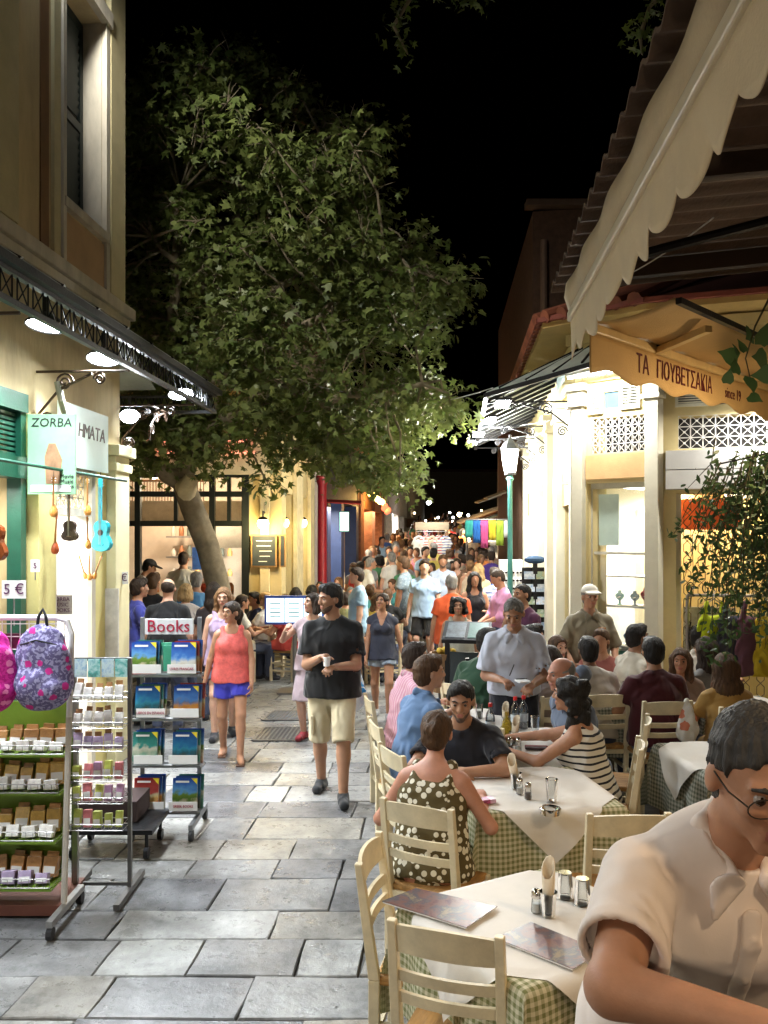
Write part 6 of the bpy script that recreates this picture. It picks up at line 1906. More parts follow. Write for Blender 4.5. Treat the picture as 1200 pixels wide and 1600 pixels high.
# ------------------------------------------------------------ right side beyond the white shop
brick_dark = mat('brick_dark', (.10, .055, .035), .9, var=.35, vs=7, bump=.5, bs=9)
t = thing('brick_building', 'tall dark brick building rising behind the white corner shop', 'building', (4, 18, 0))
m = MB(); m.hexa([(2.95, 17.0, 0), (8.5, 17.0, 0), (8.5, 27, 0), (3.6, 27, 0), (2.95, 17.0, 8.6), (8.5, 17.0, 8.9), (8.5, 27, 9), (3.6, 27, 8.6)]); m.build('wall', brick_dark, t, world=True)
m = MB(); m.box((5.5, 16.95, 8.72), (5.4, .3, .12)); m.build('coping', mat('dark_trim', (.12, .08, .06), .9), t, world=True)
m = MB(); m.tube([(3.15, 16.9, 4.5), (3.15, 16.9, 7.6), (3.15, 16.9, 8.0)], .07, 8); m.build('down_pipe', mat('pipe_brown', (.16, .10, .07), .7), t, world=True)
for i, z in enumerate((5.6, 7.0)):
    m = MB(); m.box((5.4, 16.99, z), (.7, .06, .9)); m.build('window', mat('night_pane', (.02, .02, .025), .2), t, world=True)
fr2 = mapper((9.6, 75), (3.3, 27.1))
s6 = thing('far_shops', 'far row of lit shops on the right beyond the towel stall', 'building', (5, 40, 0))
m = MB(); pbox(m, fr2, 0, fr2.L, -4, -.3, 0, 5.5); m.build('wall', mat('far_wall2', (.30, .22, .13), .85), s6, world=True)
for i in range(9):
    m = MB(); s = fr2.L - 2 - i * 4.6; p = [fr2(s, -.3, 3.1), fr2(s - 3.6, -.3, 3.1), fr2(s - 3.6, 1.1, 2.6), fr2(s, 1.1, 2.6)]
    m.hexa(p + [q + Vector((0, 0, .06)) for q in p]); m.build('awning', mat('awn%d' % (i % 3), [(.6, .55, .42), (.5, .2, .08), (.2, .3, .3)][i % 3], .8), s6, world=True)
for s in (fr2.L - 4, fr2.L - 14, fr2.L - 28): lamp('AREA', 'far_shop_light', fr2(s, .6, 2.5), 160, (1, .85, .6), 2, fr2(s, .5, 0), parent=s6)
r2 = random.Random(8)
for i in range(46):
    d = r2.uniform(34, 85); px = r2.uniform(705, 795) if i < 34 else r2.uniform(640, 705); py = 835 - r2.uniform(.3, 1.6) / d * F
    p = at(px, py, d); w = r2.random() < .65
    q = MB(); q.ball(p, r2.uniform(.05, .11), 8); o = q.build('bulb', emit('far_bulb_w', (1, .75, .4), 18) if w else emit('far_bulb_c', (.9, .97, 1), 20), None, 60)
    tag(o, '%s bulb glowing among the far stalls of the alley' % ('warm' if w else 'white'), 'light bulb', 'bulbs of the far stalls')
t = thing('far_house', 'dark house closing the far end of the alley', 'building', (6, 92, 0)); m = MB(); m.box((6, 96, 4.5), (40, 6, 9)); m.build('wall', mat('night_wall'), t, world=True); m = MB(); m.box((6, 96, 9.1), (41, 7, .25)); m.build('eave', mat('roof_base'), t, world=True)
# folded pale parasols / awning flaps near the right far side
for i, (px, py, d, w) in enumerate(((768, 775, 26, .9), (782, 768, 24, .8), (775, 792, 30, 1.0))):
    p = at(px, py, d); t = thing('stall_awning', ['tilted cream stall awning above the towels', 'white stall flap jutting over the alley', 'pale stall awning behind the cream one'][i], 'awning', p)
    q = MB(); q.hexa([p + Vector(v) for v in ((-w / 2, -.5, -.25), (w / 2, -.5, .05), (w / 2, .6, .12), (-w / 2, .6, -.18), (-w / 2, -.5, -.22), (w / 2, -.5, .08), (w / 2, .6, .15), (-w / 2, .6, -.15))]); q.build('canvas', mat('stall_cream', (.62, .58, .46), .8), t, world=True)
    q = MB(); q.tube([p + Vector((w / 2, 0, .05)), Vector((p.x + w / 2, p.y, 0))], .025, 6); q.build('post', steel, t, world=True)
# towel stall on the right
ts = thing('towel_stall', 'stall rail hung with beach towels beyond the street lamp', 'stall', at(768, 860, 20).xy.to_3d())
tb = at(766, 812, 20)
m = MB(); m.tube([tb + Vector((-.55, 0, .0)), tb + Vector((.45, 0, .0))], .02, 6); m.build('rail', steel, ts, world=True)
for sx in (-.55, .45):
    m = MB(); m.tube([tb + Vector((sx, 0, 0)), Vector((tb.x + sx, 20, 0))], .025, 6); m.build('leg', steel, ts, world=True)
tc_ = [('teal', (.05, .38, .33)), ('blue', (.03, .16, .5)), ('pink', (.62, .10, .28)), ('yellow', (.7, .55, .04)), ('lime', (.35, .5, .05)), ('white', (.7, .7, .68))]
for i, (cn_, cc) in enumerate(tc_):
    p = tb + Vector((-.5 + i * .18, 0, -.02)); vs = []; fq = []
    for a in range(7):
        for k in range(5): vs.append(p + Vector((-.085 + .17 * a / 6, -.03 + .02 * math.sin(a * 2 + i + k), -k * (.10 + .06 * ((i * 7) % 5) / 4))))
    for a in range(6):
        for k in range(4): j = a * 5 + k; fq.append((j, j + 5, j + 6, j + 1))
    q = MB(); q.add(vs, fq); o = q.build('towel', cloth(cc), None, 180); md = o.modifiers.new('t', 'SOLIDIFY'); md.thickness = .02
    tag(o, '%s towel hanging on the stall rail beyond the street lamp' % cn_, 'towel', 'towels on the stall')
lamp('AREA', 'towel_stall_light', tb + Vector((0, -.7, .5)), 16, (1, .97, .9), .5, tb + Vector((0, 0, -.6)), parent=ts)
# wooden sign stall with striped shirts on the left
wb = at(675, 822, 22)
ws = thing('clothes_stall', 'clothes stall with weathered wooden board on top', 'stall', Vector((wb.x, 22, 0)))
m = MB(); m.box(wb, (.86, .05, .2)); m.build('board', mat('grey_timber', (.32, .26, .18), .8, var=.3, vs=8, stretch=(.2, 1, 1)), ws, world=True)
for sx in (-.4, .4):
    m = MB(); m.box((wb.x + sx, 22.02, wb.z / 2), (.05, .05, wb.z)); m.build('post', wood, ws, world=True)
m = MB(); m.tube([(wb.x - .4, 22, wb.z - .14), (wb.x + .4, 22, wb.z - .14)], .012, 6); m.build('rail', steel, ws, world=True)
def garment(p, w, h, m_, label, name='hanging_shirt', group=None, tank=False, rz=0):
    """flat-sewn garment on a hanger with real thickness"""
    s = Sdf()
    s.fcap(V3(0, 0, 0), np.eye(3), (.30, 1, 1), (0, 0, -h), (0, 0, -h * .25), w * .16, w * .13, .02, clip0=True)
    if tank:
        for sg in (-1, 1): s.cap(V3(sg * w * .3, 0, -h * .25), V3(sg * w * .24, 0, 0), w * .07, w * .05, .02)
    else:
        for sg in (-1, 1):
            s.cap(V3(sg * w * .1, 0, -.04), V3(sg * w * .42, 0, -.09), w * .12, w * .1, .03); s.cap(V3(sg * w * .42, 0, -.09), V3(sg * w * .62, 0, -h * .42), w * .1, w * .1, .03, clip=True)
    s.nz = folds(.006, 40, int(abs(p[0] * 100)))
    v, f = s.mesh(.014)
    t = bpy.data.objects.new(name, npmesh(name, v, f, m_)); COL.objects.link(t); t.location = p; t.rotation_euler = (0, 0, rz); PM[t.name] = Matrix.Translation(p) @ Matrix.Rotation(rz, 4, 'Z')
    tag(t, label, 'garment', group)
    q = MB(); q.tube([(-w * .4, 0, -.05), (0, 0, .03), (w * .4, 0, -.05)], .006, 5); q.tube([(0, 0, .03), (0, 0, .08), (.02, 0, .1), (.0, 0, .12)], .004, 5); q.build('hanger', steel, t)
for i, (cc, nm) in enumerate((((.62, .6, .56), 'white'), ((.5, .04, .04), 'red striped'), ((.55, .4, .3), 'beige'), ((.55, .06, .08), 'crimson striped'), ((.1, .13, .3), 'navy striped'))):
    mt = cloth(cc) if 'striped' not in nm else pattern('stall_stripe%d' % i, 'stripes', [(.7, .68, .64), cc], 14)
    garment((wb.x - .34 + i * .17, 21.95, wb.z - .24), .26, .55, mt, '%s shirt hanging in the clothes stall under the wooden board' % nm, group='shirts in the clothes stall')
lamp('AREA', 'clothes_stall_light', wb + Vector((0, -.6, .4)), 14, (1, .96, .88), .5, wb + Vector((0, .1, -.6)), parent=ws)
# yellow-green tank tops by the grille on the right
gp = thing('garment_rail', 'chrome garment rail before the roller grille', 'rail', (3.15, 8.15, 0))
m = MB(); m.tube([(2.9, 8.2, 1.62), (3.9, 8.0, 1.62)], .014, 8); m.build('bar', steel, gp, world=True)
for x, y in ((2.9, 8.2), (3.9, 8.0)):
    m = MB(); m.tube([(x, y, 0), (x, y, 1.62)], .016, 8); m.build('post', steel, gp, world=True)
for i, (x, cc, nm) in enumerate(((3.12, (.50, .60, .02), 'yellow-green'), (3.30, (.05, .05, .07), 'black'), (3.46, (.16, .07, .1), 'plum'), (3.62, (.62, .45, .03), 'mustard'), (3.78, (.5, .48, .45), 'pale grey'))):
    garment((x, 8.16 - .2 * (x - 2.9), 1.56), .34, .68, cloth(cc), '%s sleeveless top hanging on the chrome rail by the grille' % nm, 'sleeveless_garment', 'tops on the chrome rail', True, .25)
# sunglasses rack and postcard rack
p = at(798, 850, 13.6)
t = thing('sunglasses_rack', 'white sunglasses stand filled with dark glasses by the street lamp', 'rack', (p.x, 13.6, 0))
m = MB(); m.box((p.x, 13.6, .95), (.36, .2, 1.7)); m.build('panel', whitep, t, world=True, bevel=.01)
m = MB(); m.box((p.x, 13.6, .05), (.5, .4, .1)); m.build('base', steel, t, world=True)
for i in range(3):
    for k in range(11):
        q = MB(); c = Vector((p.x - .115 + i * .115, 13.485, .35 + k * .125))
        for sg in (-1, 1): q.ball(c + Vector((sg * .026, 0, 0)), (.022, .01, .018), 8)
        q.bar(c + Vector((-.01, 0, .004)), c + Vector((.01, 0, .004)), .005); q.build('sunglasses', mat('lens_dark', (.02, .015, .015), .1, bump=0), t, world=True)
p = at(836, 950, 12.2)
t = thing('postcard_rack', 'black postcard rack with slanted pockets beside the white shop', 'rack', (p.x, 12.2, 0))
m = MB(); m.box((p.x, 12.2, .9), (.06, .06, 1.8)); m.box((p.x, 12.2, .05), (.45, .45, .06)); m.box((p.x, 12.24, .98), (.36, .03, 1.5)); m.build('frame', iron, t, world=True)
for k in range(8):
    for i in range(2):
        q = MB(); M = Matrix.Translation((p.x - .085 + i * .17, 12.17, .36 + k * .18)) @ Matrix.Rotation(R(-14), 4, 'X'); q.box((0, 0, 0), (.15, .008, .11), M=M); q.build('postcard', pattern('pcard%d' % ((k + i) % 3), 'picture', [[(.05, .2, .5), (.6, .65, .7), (.4, .3, .2)], [(.6, .6, .58), (.3, .35, .4), (.1, .2, .35)], [(.7, .68, .62), (.2, .3, .2), (.6, .4, .2)]][(k + i) % 3], 20, .3, bump=0), t, world=True)
m = MB(); m.ball((p.x, 12.2, 1.84), (.16, .1, .06), 10); o = m.build('cap_pile', mat('navy_felt', (.02, .05, .10), .9)); tag(o, 'navy cloth caps piled on the postcard rack', 'caps')
# lit menu box on a post
p = at(460, 953, 11.9)
t = thing('menu_lightbox', 'glowing three panel menu board on a post in the alley', 'menu board', (p.x, 11.9, 0))
m = MB(); m.box(p, (.82, .08, .40)); m.build('case', mat('blue_case', (.05, .10, .40), .4), t, world=True, bevel=.008)
for i in range(3):
    m = MB(); m.box(p + Vector(((i - 1) * .258, -.045, 0)), (.245, .012, .33)); m.build('lit_panel', emit('menu_glow', (.75, .93, 1.0), 1.25), t, world=True)
    for k in range(4):
        m = MB(); m.box(p + Vector(((i - 1) * .258, -.0525, .09 - .06 * k)), (.15, .002, .015)); m.build('print_line', mat('pale_teal_print', (.15, .45, .48), .6), t, world=True)
m = MB(); m.tube([(p.x, 11.95, 0), (p.x, 11.95, p.z - .2)], .03, 8); m.build('post', steel, t, world=True)
m = MB(); m.box((p.x, 11.95, .015), (.45, .4, .03)); m.build('base', steel, t, world=True)

# ------------------------------------------------------------ plane tree
def leafmat(name, c1, c2, trans=.35):
    m, nt, b = base_mat(name)
    L = nt.links.new
    g_ = nn(nt, 'ShaderNodeNewGeometry'); n1 = nn(nt, 'ShaderNodeTexNoise'); n1.inputs['Scale'].default_value = 1.6; n1.inputs['Detail'].default_value = 5
    L(g_.outputs['Position'], n1.inputs['Vector'])
    mx = nn(nt, 'ShaderNodeMixRGB'); mx.inputs[1].default_value = c4(c1); mx.inputs[2].default_value = c4(c2)
    rr = nn(nt, 'ShaderNodeMath', operation='MULTIPLY_ADD'); L(g_.outputs['Random Per Island'], rr.inputs[0]); rr.inputs[1].default_value = .7
    mp = nn(nt, 'ShaderNodeMath', operation='MULTIPLY_ADD'); L(n1.outputs[0], mp.inputs[0]); mp.inputs[1].default_value = 1.2; mp.inputs[2].default_value = -.45; L(mp.outputs[0], rr.inputs[2])
    L(rr.outputs[0], mx.inputs[0])
    L(mx.outputs[0], b.inputs['Base Color']); b.inputs['Roughness'].default_value = .5; b.inputs['Specular IOR Level'].default_value = .4
    tr = nn(nt, 'ShaderNodeBsdfTranslucent'); L(mx.outputs[0], tr.inputs[0])
    ms = nn(nt, 'ShaderNodeMixShader'); ms.inputs[0].default_value = trans
    L(b.outputs[0], ms.inputs[1]); L(tr.outputs[0], ms.inputs[2]); L(ms.outputs[0], nt.nodes['Material Output'].inputs[0])
    return m
plane_leaf = leafmat('plane_leaf', (.075, .115, .022), (.18, .21, .065))
bark = mat('plane_bark', (.20, .165, .11), .85, var=.5, vs=5, bump=.5, bs=14)
LOBE = []
for k in range(5):
    a = R(-100 + 50 * k); ln = (.62, .86, 1.0, .86, .62)[k]
    LOBE += [(ln * math.sin(a), ln * math.cos(a))]
    if k < 4:
        a2 = R(-75 + 50 * k); LOBE += [(.40 * math.sin(a2), .40 * math.cos(a2))]
LOBE = np.array([(0, -.18)] + LOBE)             # 10 points, star outline of a plane leaf
PT = np.array([(0, -.5), (.16, -.2), (.18, .05), (.1, .3), (0, .55), (-.1, .3), (-.18, .05), (-.16, -.2)])
def leaf_mesh(name, C, N, S, m_, outline, bend=.25, seed=0):
    r = np.random.RandomState(seed); n = len(C); k = len(outline)
    N = N / np.linalg.norm(N, axis=1)[:, None]
    U = np.cross(N, r.randn(n, 3)); U /= np.linalg.norm(U, axis=1)[:, None]; W = np.cross(N, U)
    X = outline[:, 0]; Y = outline[:, 1]
    v = C[:, None, :] + S[:, None, None] * (X[None, :, None] * U[:, None, :] + Y[None, :, None] * W[:, None, :] - (bend * (X ** 2 + .6 * Y ** 2))[None, :, None] * N[:, None, :])
    me = bpy.data.meshes.new(name)
    me.vertices.add(n * k); me.vertices.foreach_set('co', v.astype(np.float32).ravel())
    me.loops.add(n * k); me.loops.foreach_set('vertex_index', np.arange(n * k, dtype=np.int32))
    me.polygons.add(n); me.polygons.foreach_set('loop_start', np.arange(0, n * k, k, dtype=np.int32)); me.polygons.foreach_set('loop_total', np.full(n, k, np.int32))
    me.update(calc_edges=True); me.materials.append(m_)
    return me
poly = [(120, 250), (185, 170), (215, 95), (300, 70), (380, 62), (430, 110), (470, 140), (535, 185), (560, 175), (600, 185), (585, 230), (607, 300), (622, 370), (700, 362), (735, 405), (742, 460), (700, 480), (688, 520), (700, 570), (732, 610), (720, 660), (712, 700), (690, 775), (650, 765), (600, 770), (555, 735), (480, 722), (450, 735), (415, 770), (380, 765), (350, 740), (300, 735), (270, 790), (252, 775), (235, 730), (195, 715), (150, 600)]
poly = [(400 + (x - 400) * .955, 450 + (y - 450) * .96) if x > 200 else (x, y) for x, y in poly]
def inside(x, y):
    c = False
    for i in range(len(poly)):
        x1, y1 = poly[i]; x2, y2 = poly[i - 1]
        if (y1 > y) != (y2 > y) and x < (x2 - x1) * (y - y1) / (y2 - y1) + x1: c = not c
    return c
tr_ = random.Random(21)
clumps = []
while len(clumps) < 350:
    px, py = tr_.uniform(110, 745), tr_.uniform(60, 790)
    if not inside(px, py): continue
    mg = min(abs(px - 430) / 330, 1)
    if py > 700 and tr_.random() < .35: continue
    dd_ = 11.8 + tr_.uniform(-2.3, 2.3) * (1 - .45 * mg) * (.55 if py > 690 else 1)
    if px < 330 and py > 640: dd_ = 11.2 + tr_.uniform(-.6, .5)
    if px < 330 and 480 < py < 640: dd_ = max(dd_, 11.3)
    clumps.append((at(px, py, dd_), tr_.uniform(.28, .5)))
tree = thing('plane_tree', 'large plane tree with leaning trunk spreading over the alley', 'tree', on(345, 1075))
tp_ = [on(345, 1075) + Vector((0, 0, -.05)), at(344, 990, 12), at(342, 920, 12), at(325, 855, 11.9), at(300, 792, 11.8), at(284, 748, 11.7), at(300, 700, 11.7), at(318, 640, 11.8), at(326, 570, 11.8)]
m = MB(); m.tube(tp_, [.26, .19, .165, .16, .16, .155, .145, .13, .11], 14); m.build('trunk', bark, tree, 60, world=True)
m = MB(); m.tube([at(286, 752, 11.7), at(262, 742, 11.5), at(225, 712, 11.2), at(188, 695, 11.0)], [.15, .12, .085, .05], 10); m.build('limb', bark, tree, 60, world=True)
m = MB(); m.tube([at(283, 745, 11.72), at(292, 765, 11.55), at(300, 745, 11.5)], [.14, .155, .09], 10); m.build('pruned_stub', mat('cut_wood', (.40, .33, .20), .8, var=.3), tree, 60, world=True)
limbs = [[at(326, 575, 11.8), at(340, 500, 11.7), at(318, 450, 11.5), at(308, 440, 11.4), at(240, 370, 11.0)], [at(326, 575, 11.8), at(345, 470, 12.0), at(420, 330, 12.2), at(500, 210, 12.4)], [at(320, 620, 11.8), at(270, 500, 11.5), at(273, 430, 11.4), at(275, 350, 11.3), at(300, 180, 11.6)],
         [at(322, 600, 11.8), at(420, 560, 11.2), at(520, 470, 10.8), at(640, 420, 10.6)], [at(310, 660, 11.75), at(420, 640, 11.0), at(540, 620, 10.6), at(660, 600, 10.5)], [at(326, 580, 11.8), at(360, 400, 12.8), at(390, 250, 13.2), at(400, 120, 13.2)], [at(335, 520, 11.8), at(450, 440, 12.4), at(560, 330, 12.4)]]
lp_all = []
for l in limbs:
    pts = []
    for i in range(len(l) - 1):
        for k in range(4):
            t = k / 4; pts.append(l[i].lerp(l[i + 1], t) + Vector((tr_.uniform(-.05, .05), tr_.uniform(-.05, .05), tr_.uniform(-.05, .05))))
    pts.append(l[-1]); n = len(pts)
    m = MB(); m.tube(pts, [.085 * (1 - .8 * i / n) + .008 for i in range(n)], 8); m.build('limb', bark, tree, 60, world=True); lp_all += pts
lp_all += [at(262, 742, 11.5), at(225, 712, 11.2), at(188, 695, 11.0)]
m = MB()
for c, r in clumps:
    b0 = min(lp_all, key=lambda q: (q - c).length)
    mid = b0.lerp(c, .55) + Vector((tr_.uniform(-.12, .12), tr_.uniform(-.12, .12), tr_.uniform(0, .15)))
    m.tube([b0, mid, c, c + (c - mid) * .4], [.022, .015, .009, .003], 5, caps=False)
    for k in range(5):
        e = c + Vector((tr_.gauss(0, 1), tr_.gauss(0, 1), tr_.gauss(0, .8))).normalized() * r; m.tube([c, c.lerp(e, .6) + Vector((0, 0, .04)), e], [.007, .005, .002], 4, caps=False)
tag(m.build('twigs', bark, tree, 60, world=True), kind='stuff')
rs = np.random.RandomState(4)
C = []; N = []; S = []
for c, r in clumps:
    n = int(105 * (r / .4) ** 2)
    v = rs.randn(n, 3); v /= np.linalg.norm(v, axis=1)[:, None]
    rad = r * (.45 + .7 * rs.rand(n)) * (1 + .25 * np.sin(v[:, 0] * 5 + c.x * 9) * np.cos(v[:, 2] * 4))
    P = np.array(c) + v * rad[:, None] * np.array([1.1, 1.1, .85]); P[:, 2] -= .04
    C.append(P); N.append(v * .5 + np.array([0, -.25, .55]) + rs.randn(n, 3) * .5); S.append(.045 + .085 * rs.rand(n) ** 1.3)
C = np.concatenate(C); N = np.concatenate(N); S = np.concatenate(S)
iM = PM[tree.name].inverted(); C = C + np.array(iM.translation)
o = bpy.data.objects.new('crown', leaf_mesh('crown', C, N, S, plane_leaf, LOBE, .5, seed=2)); COL.objects.link(o); o.parent = tree; tag(o, kind='stuff')
print('leaves', len(C))
# overhanging sprigs at the top and the vine on the right
def sprig(label, pts, r0, n, size, m_, seed, outline=LOBE, cat='branch', drop=0.0, name='hanging_branch'):
    t = thing(name, label, cat, pts[0])
    q = MB(); q.tube(pts, [.012] * (len(pts) - 1) + [.004], 6); q.build('stem', bark, t, world=True)
    rr = np.random.RandomState(seed); Cc = []
    for i in range(n):
        k = rr.rand() * (len(pts) - 1); a = int(k); f_ = k - a
        p = pts[a].lerp(pts[a + 1], f_); Cc.append(np.array(p) + rr.randn(3) * r0)
    Cc = np.array(Cc) + np.array(PM[t.name].inverted().translation)
    Nn = rr.randn(n, 3) * .6 + np.array([0, -.6, .5])
    o = bpy.data.objects.new('leaves', leaf_mesh('leaves', Cc, Nn, size * (.7 + .6 * rr.rand(n)), m_, outline, seed=seed)); COL.objects.link(o); o.parent = t; tag(o, kind='stuff')
    return t
dark_leaf = leafmat('dark_leaf', (.05, .08, .015), (.10, .14, .03))
sprig('leafy branch tip hanging from above near the middle of the alley', [at(700, -60, 5.2), at(640, 0, 5.2), at(615, 40, 5.2), at(637, 85, 5.2)], .045, 70, .045, dark_leaf, 1)
sprig('leafy twigs along an overhead branch above the alley', [at(800, -40, 5.4), at(740, -8, 5.4), at(690, -8, 5.4)], .05, 60, .045, dark_leaf, 2)
sprig('leafy branch tip hanging beside the corrugated roof', [at(1070, -40, 4.8), at(1015, 10, 4.8), at(1000, 55, 4.8), at(1003, 85, 4.8)], .05, 80, .04, dark_leaf, 3)
vine_leaf = leafmat('vine_leaf', (.025, .06, .022), (.07, .12, .035), .25)
vn = thing('hanging_vine', 'dense hanging vine with narrow leaves in front of the clothes rail', 'plant', (2.1, 5.0, 0))
rr = np.random.RandomState(9); Cc = []; q = MB()
for i in range(135):
    px = 1084 + 220 * rr.rand() ** .7; top = 745 - (px - 1075) * .35 + rr.randn() * 14; d = 4.9 + rr.rand() * .7
    if px < 1120: ln = 60 + rr.rand() * 150
    else: ln = 150 + rr.rand() * 190
    a = at(px + 25, top, d); b = at(px - 6 + rr.randn() * 14, top + ln * .5, d); c = at(px - 12 + rr.randn() * 20, top + ln, d)
    q.tube([a, b, c], [.004, .003, .0015], 4, caps=False)
    k = int(ln / 6.2)
    for j in range(k):
        t = rr.rand(); p = a.lerp(b, t * 2) if t < .5 else b.lerp(c, t * 2 - 1); Cc.append(np.array(p) + rr.randn(3) * .022)
    for j in range(int(10 * max(0, (px - 1130) / 60))): Cc.append(np.array(at(px + 20, top + rr.rand() * ln * .6, d + .15)) + rr.randn(3) * .05)
Cc = np.array(Cc)
q.build('stems', mat('vine_stem', (.06, .05, .02), .8), vn, world=True)
o = bpy.data.objects.new('leaves', leaf_mesh('leaves', Cc + np.array(PM[vn.name].inverted().translation), rr.randn(len(Cc), 3) * .7 + np.array([0, -.6, .2]), .035 + .03 * rr.rand(len(Cc)), vine_leaf, PT, seed=5)); COL.objects.link(o); o.parent = vn; tag(o, kind='stuff')
m = MB(); m.tube([(2.0, 5.2, 2.62), (2.6, 5.1, 2.75), (3.9, 4.9, 2.8)], .006, 6); m.build('support_wire', iron, vn, world=True)
iv = thing('ivy_sprig', 'ivy sprig with large dark leaves hanging before the lettered awning', 'plant', at(1190, 480, 3.4))
m = MB(); m.tube([at(1215, 440, 3.4), at(1180, 510, 3.4), at(1165, 560, 3.4), at(1178, 615, 3.4)], [.005, .004, .003, .002], 5); m.build('stem', mat('vine_stem'), iv, world=True)
HRT = np.array([(0, -.45), (.25, -.5), (.42, -.25), (.34, .05), (.12, .35), (0, .6), (-.12, .35), (-.34, .05), (-.42, -.25), (-.25, -.5)])
for i, (px, py, sz) in enumerate(((1172, 524, .10), (1140, 555, .09), (1150, 572, .07), (1190, 560, .12), (1138, 588, .06), (1175, 600, .08), (1180, 622, .06), (1195, 585, .10), (1160, 540, .06), (1198, 520, .11), (1150, 545, .05))):
    c = np.array([at(px, py, 3.4 - .02 * (i % 3))]) + np.array(PM[iv.name].inverted().translation)
    o = bpy.data.objects.new('leaf', leaf_mesh('leaf', c, np.array([[rr.randn() * .5, -1, rr.randn() * .4]]), np.array([sz]), vine_leaf, HRT, seed=i)); COL.objects.link(o); o.parent = iv
# ------------------------------------------------------------ taverna chairs, tables and what stands on them
chair_paint = mat('cream_chair_paint', (.66, .56, .37), .42, orand=.08, var=.18, vs=9, bump=.12, bs=40)
straw = mat('straw_seat', (.36, .19, .06), .8, var=.45, vs=30, bump=.7, bs=70, stretch=(1, .15, 1))
def make_chair():
    t = thing('taverna_chair', 'cream ladder-back taverna chair', 'chair')
    for sg in (-1, 1):
        q = MB()
        x = sg * .185
        q.hexa([(x - .018, -.205, 0), (x + .018, -.205, 0), (x + .018, -.165, 0), (x - .018, -.165, 0), (x - .018, -.205, .45), (x + .018, -.205, .45), (x + .018, -.160, .45), (x - .018, -.160, .45)])
        q.hexa([(x - .018, -.205, .4501), (x + .018, -.205, .4501), (x + .018, -.160, .4501), (x - .018, -.160, .4501), (x - .016, -.262, .90), (x + .016, -.262, .90), (x + .016, -.232, .90), (x - .016, -.232, .90)])
        q.build('rear_leg', chair_paint, t, bevel=.004)
        q = MB(); q.box((x, .17, .225), (.036, .036, .45), taper=1.0); q.build('leg', chair_paint, t, bevel=.004)
    def slat(z0, z1, name):
        q = MB(); vs = []; n = 10
        yb = lambda z: -.182 - (z - .45) / .45 * .066
        for i in range(n + 1):
            x = -.17 + .34 * i / n; c = -.022 * (1 - (x / .17) ** 2); up = .012 * (1 - (x / .17) ** 2) if z1 > .85 else 0
            for z, dy in ((z0, -.008), (z1 + up, -.008), (z1 + up, .008), (z0, .008)): vs.append((x, yb(z) + c + dy, z))
        fq = []
        for i in range(n):
            a = i * 4
            for k in range(4): fq.append((a + k, a + (k + 1) % 4, a + 4 + (k + 1) % 4, a + 4 + k))
        fq += [(3, 2, 1, 0), (n * 4, n * 4 + 1, n * 4 + 2, n * 4 + 3)]
        q.add(vs, fq); q.build(name, chair_paint, t, 40)
    slat(.79, .885, 'top_rail'); slat(.685, .725, 'back_slat'); slat(.605, .645, 'back_slat')
    q = MB(); q.box((0, 0, .442), (.38, .36, .035)); q.build('straw_seat', straw, t, bevel=.012)
    for y, z in ((.17, .41), (-.18, .41)):
        q = MB(); q.bar((-.17, y, z), (.17, y, z), .024, .035); q.build('seat_rail', chair_paint, t)
    for z in (.16, .27):
        for sg in (-1, 1):
            q = MB(); q.bar((sg * .185, -.17, z), (sg * .185, .16, z), .02, .024); q.build('stretcher', chair_paint, t)
    for y, z in ((.17, .2), (-.18, .22)):
        q = MB(); q.bar((-.17, y, z), (.17, y, z), .02, .024); q.build('stretcher', chair_paint, t)
    return t
chairs = [(.285, 3.07, -20, 'cream chair with its back to us tucked under the near table with menus'), (.18, 3.52, -102, 'cream chair standing sideways at the alley edge of the menu table'), (.28, 4.36, -30, 'cream chair holding the woman in the spotted top'),
          (1.135, 4.25, 2, 'empty cream chair between the menu table and the next table, behind the bending waiter'), (.27, 5.30, -68, 'cream chair between the bearded man and the alley'), (.18, 6.0, -78, 'cream chair of the man in the blue shirt'), (.12, 6.9, -80, 'cream chair of the man in the pink shirt'),
          (1.36, 5.42, 76, 'cream chair of the woman in the striped top'), (1.62, 6.12, 72, 'cream chair of the bald man behind the striped woman'), (2.2, 6.95, 4, 'cream chair of the man in maroon with a carrier bag on it'), (2.72, 6.72, 2, 'cream chair of the long-haired woman beside the maroon shirted man'),
          (1.42, 7.15, 8, 'cream chair of the brown-haired woman behind the note-taking waiter'), (.55, 5.56, 165, 'cream chair of the bearded man'), (.82, 7.62, -50, 'cream chair of the man in the dark green shirt'), (1.8, 7.25, 4, 'cream chair of the man in the pale tee shirt')]
ch0 = make_chair()
for i, (x, y, h, lab) in enumerate(chairs):
    c = ch0 if i == 0 else copy_tree(ch0)
    place(c, (x, y, 0), R(h), lab, 'cream taverna chairs')
ging = pattern('green_gingham', 'gingham', [(.58, .54, .38), (.19, .20, .08)], 1 / .028, .85, 'UV')
ging2 = pattern('grey_gingham', 'gingham', [(.42, .42, .36), (.12, .14, .10)], 1 / .028, .85, 'UV')
white_cloth = mat('white_tablecloth', (.66, .62, .56), .75, var=.05, vs=6, bump=.12, bs=30)
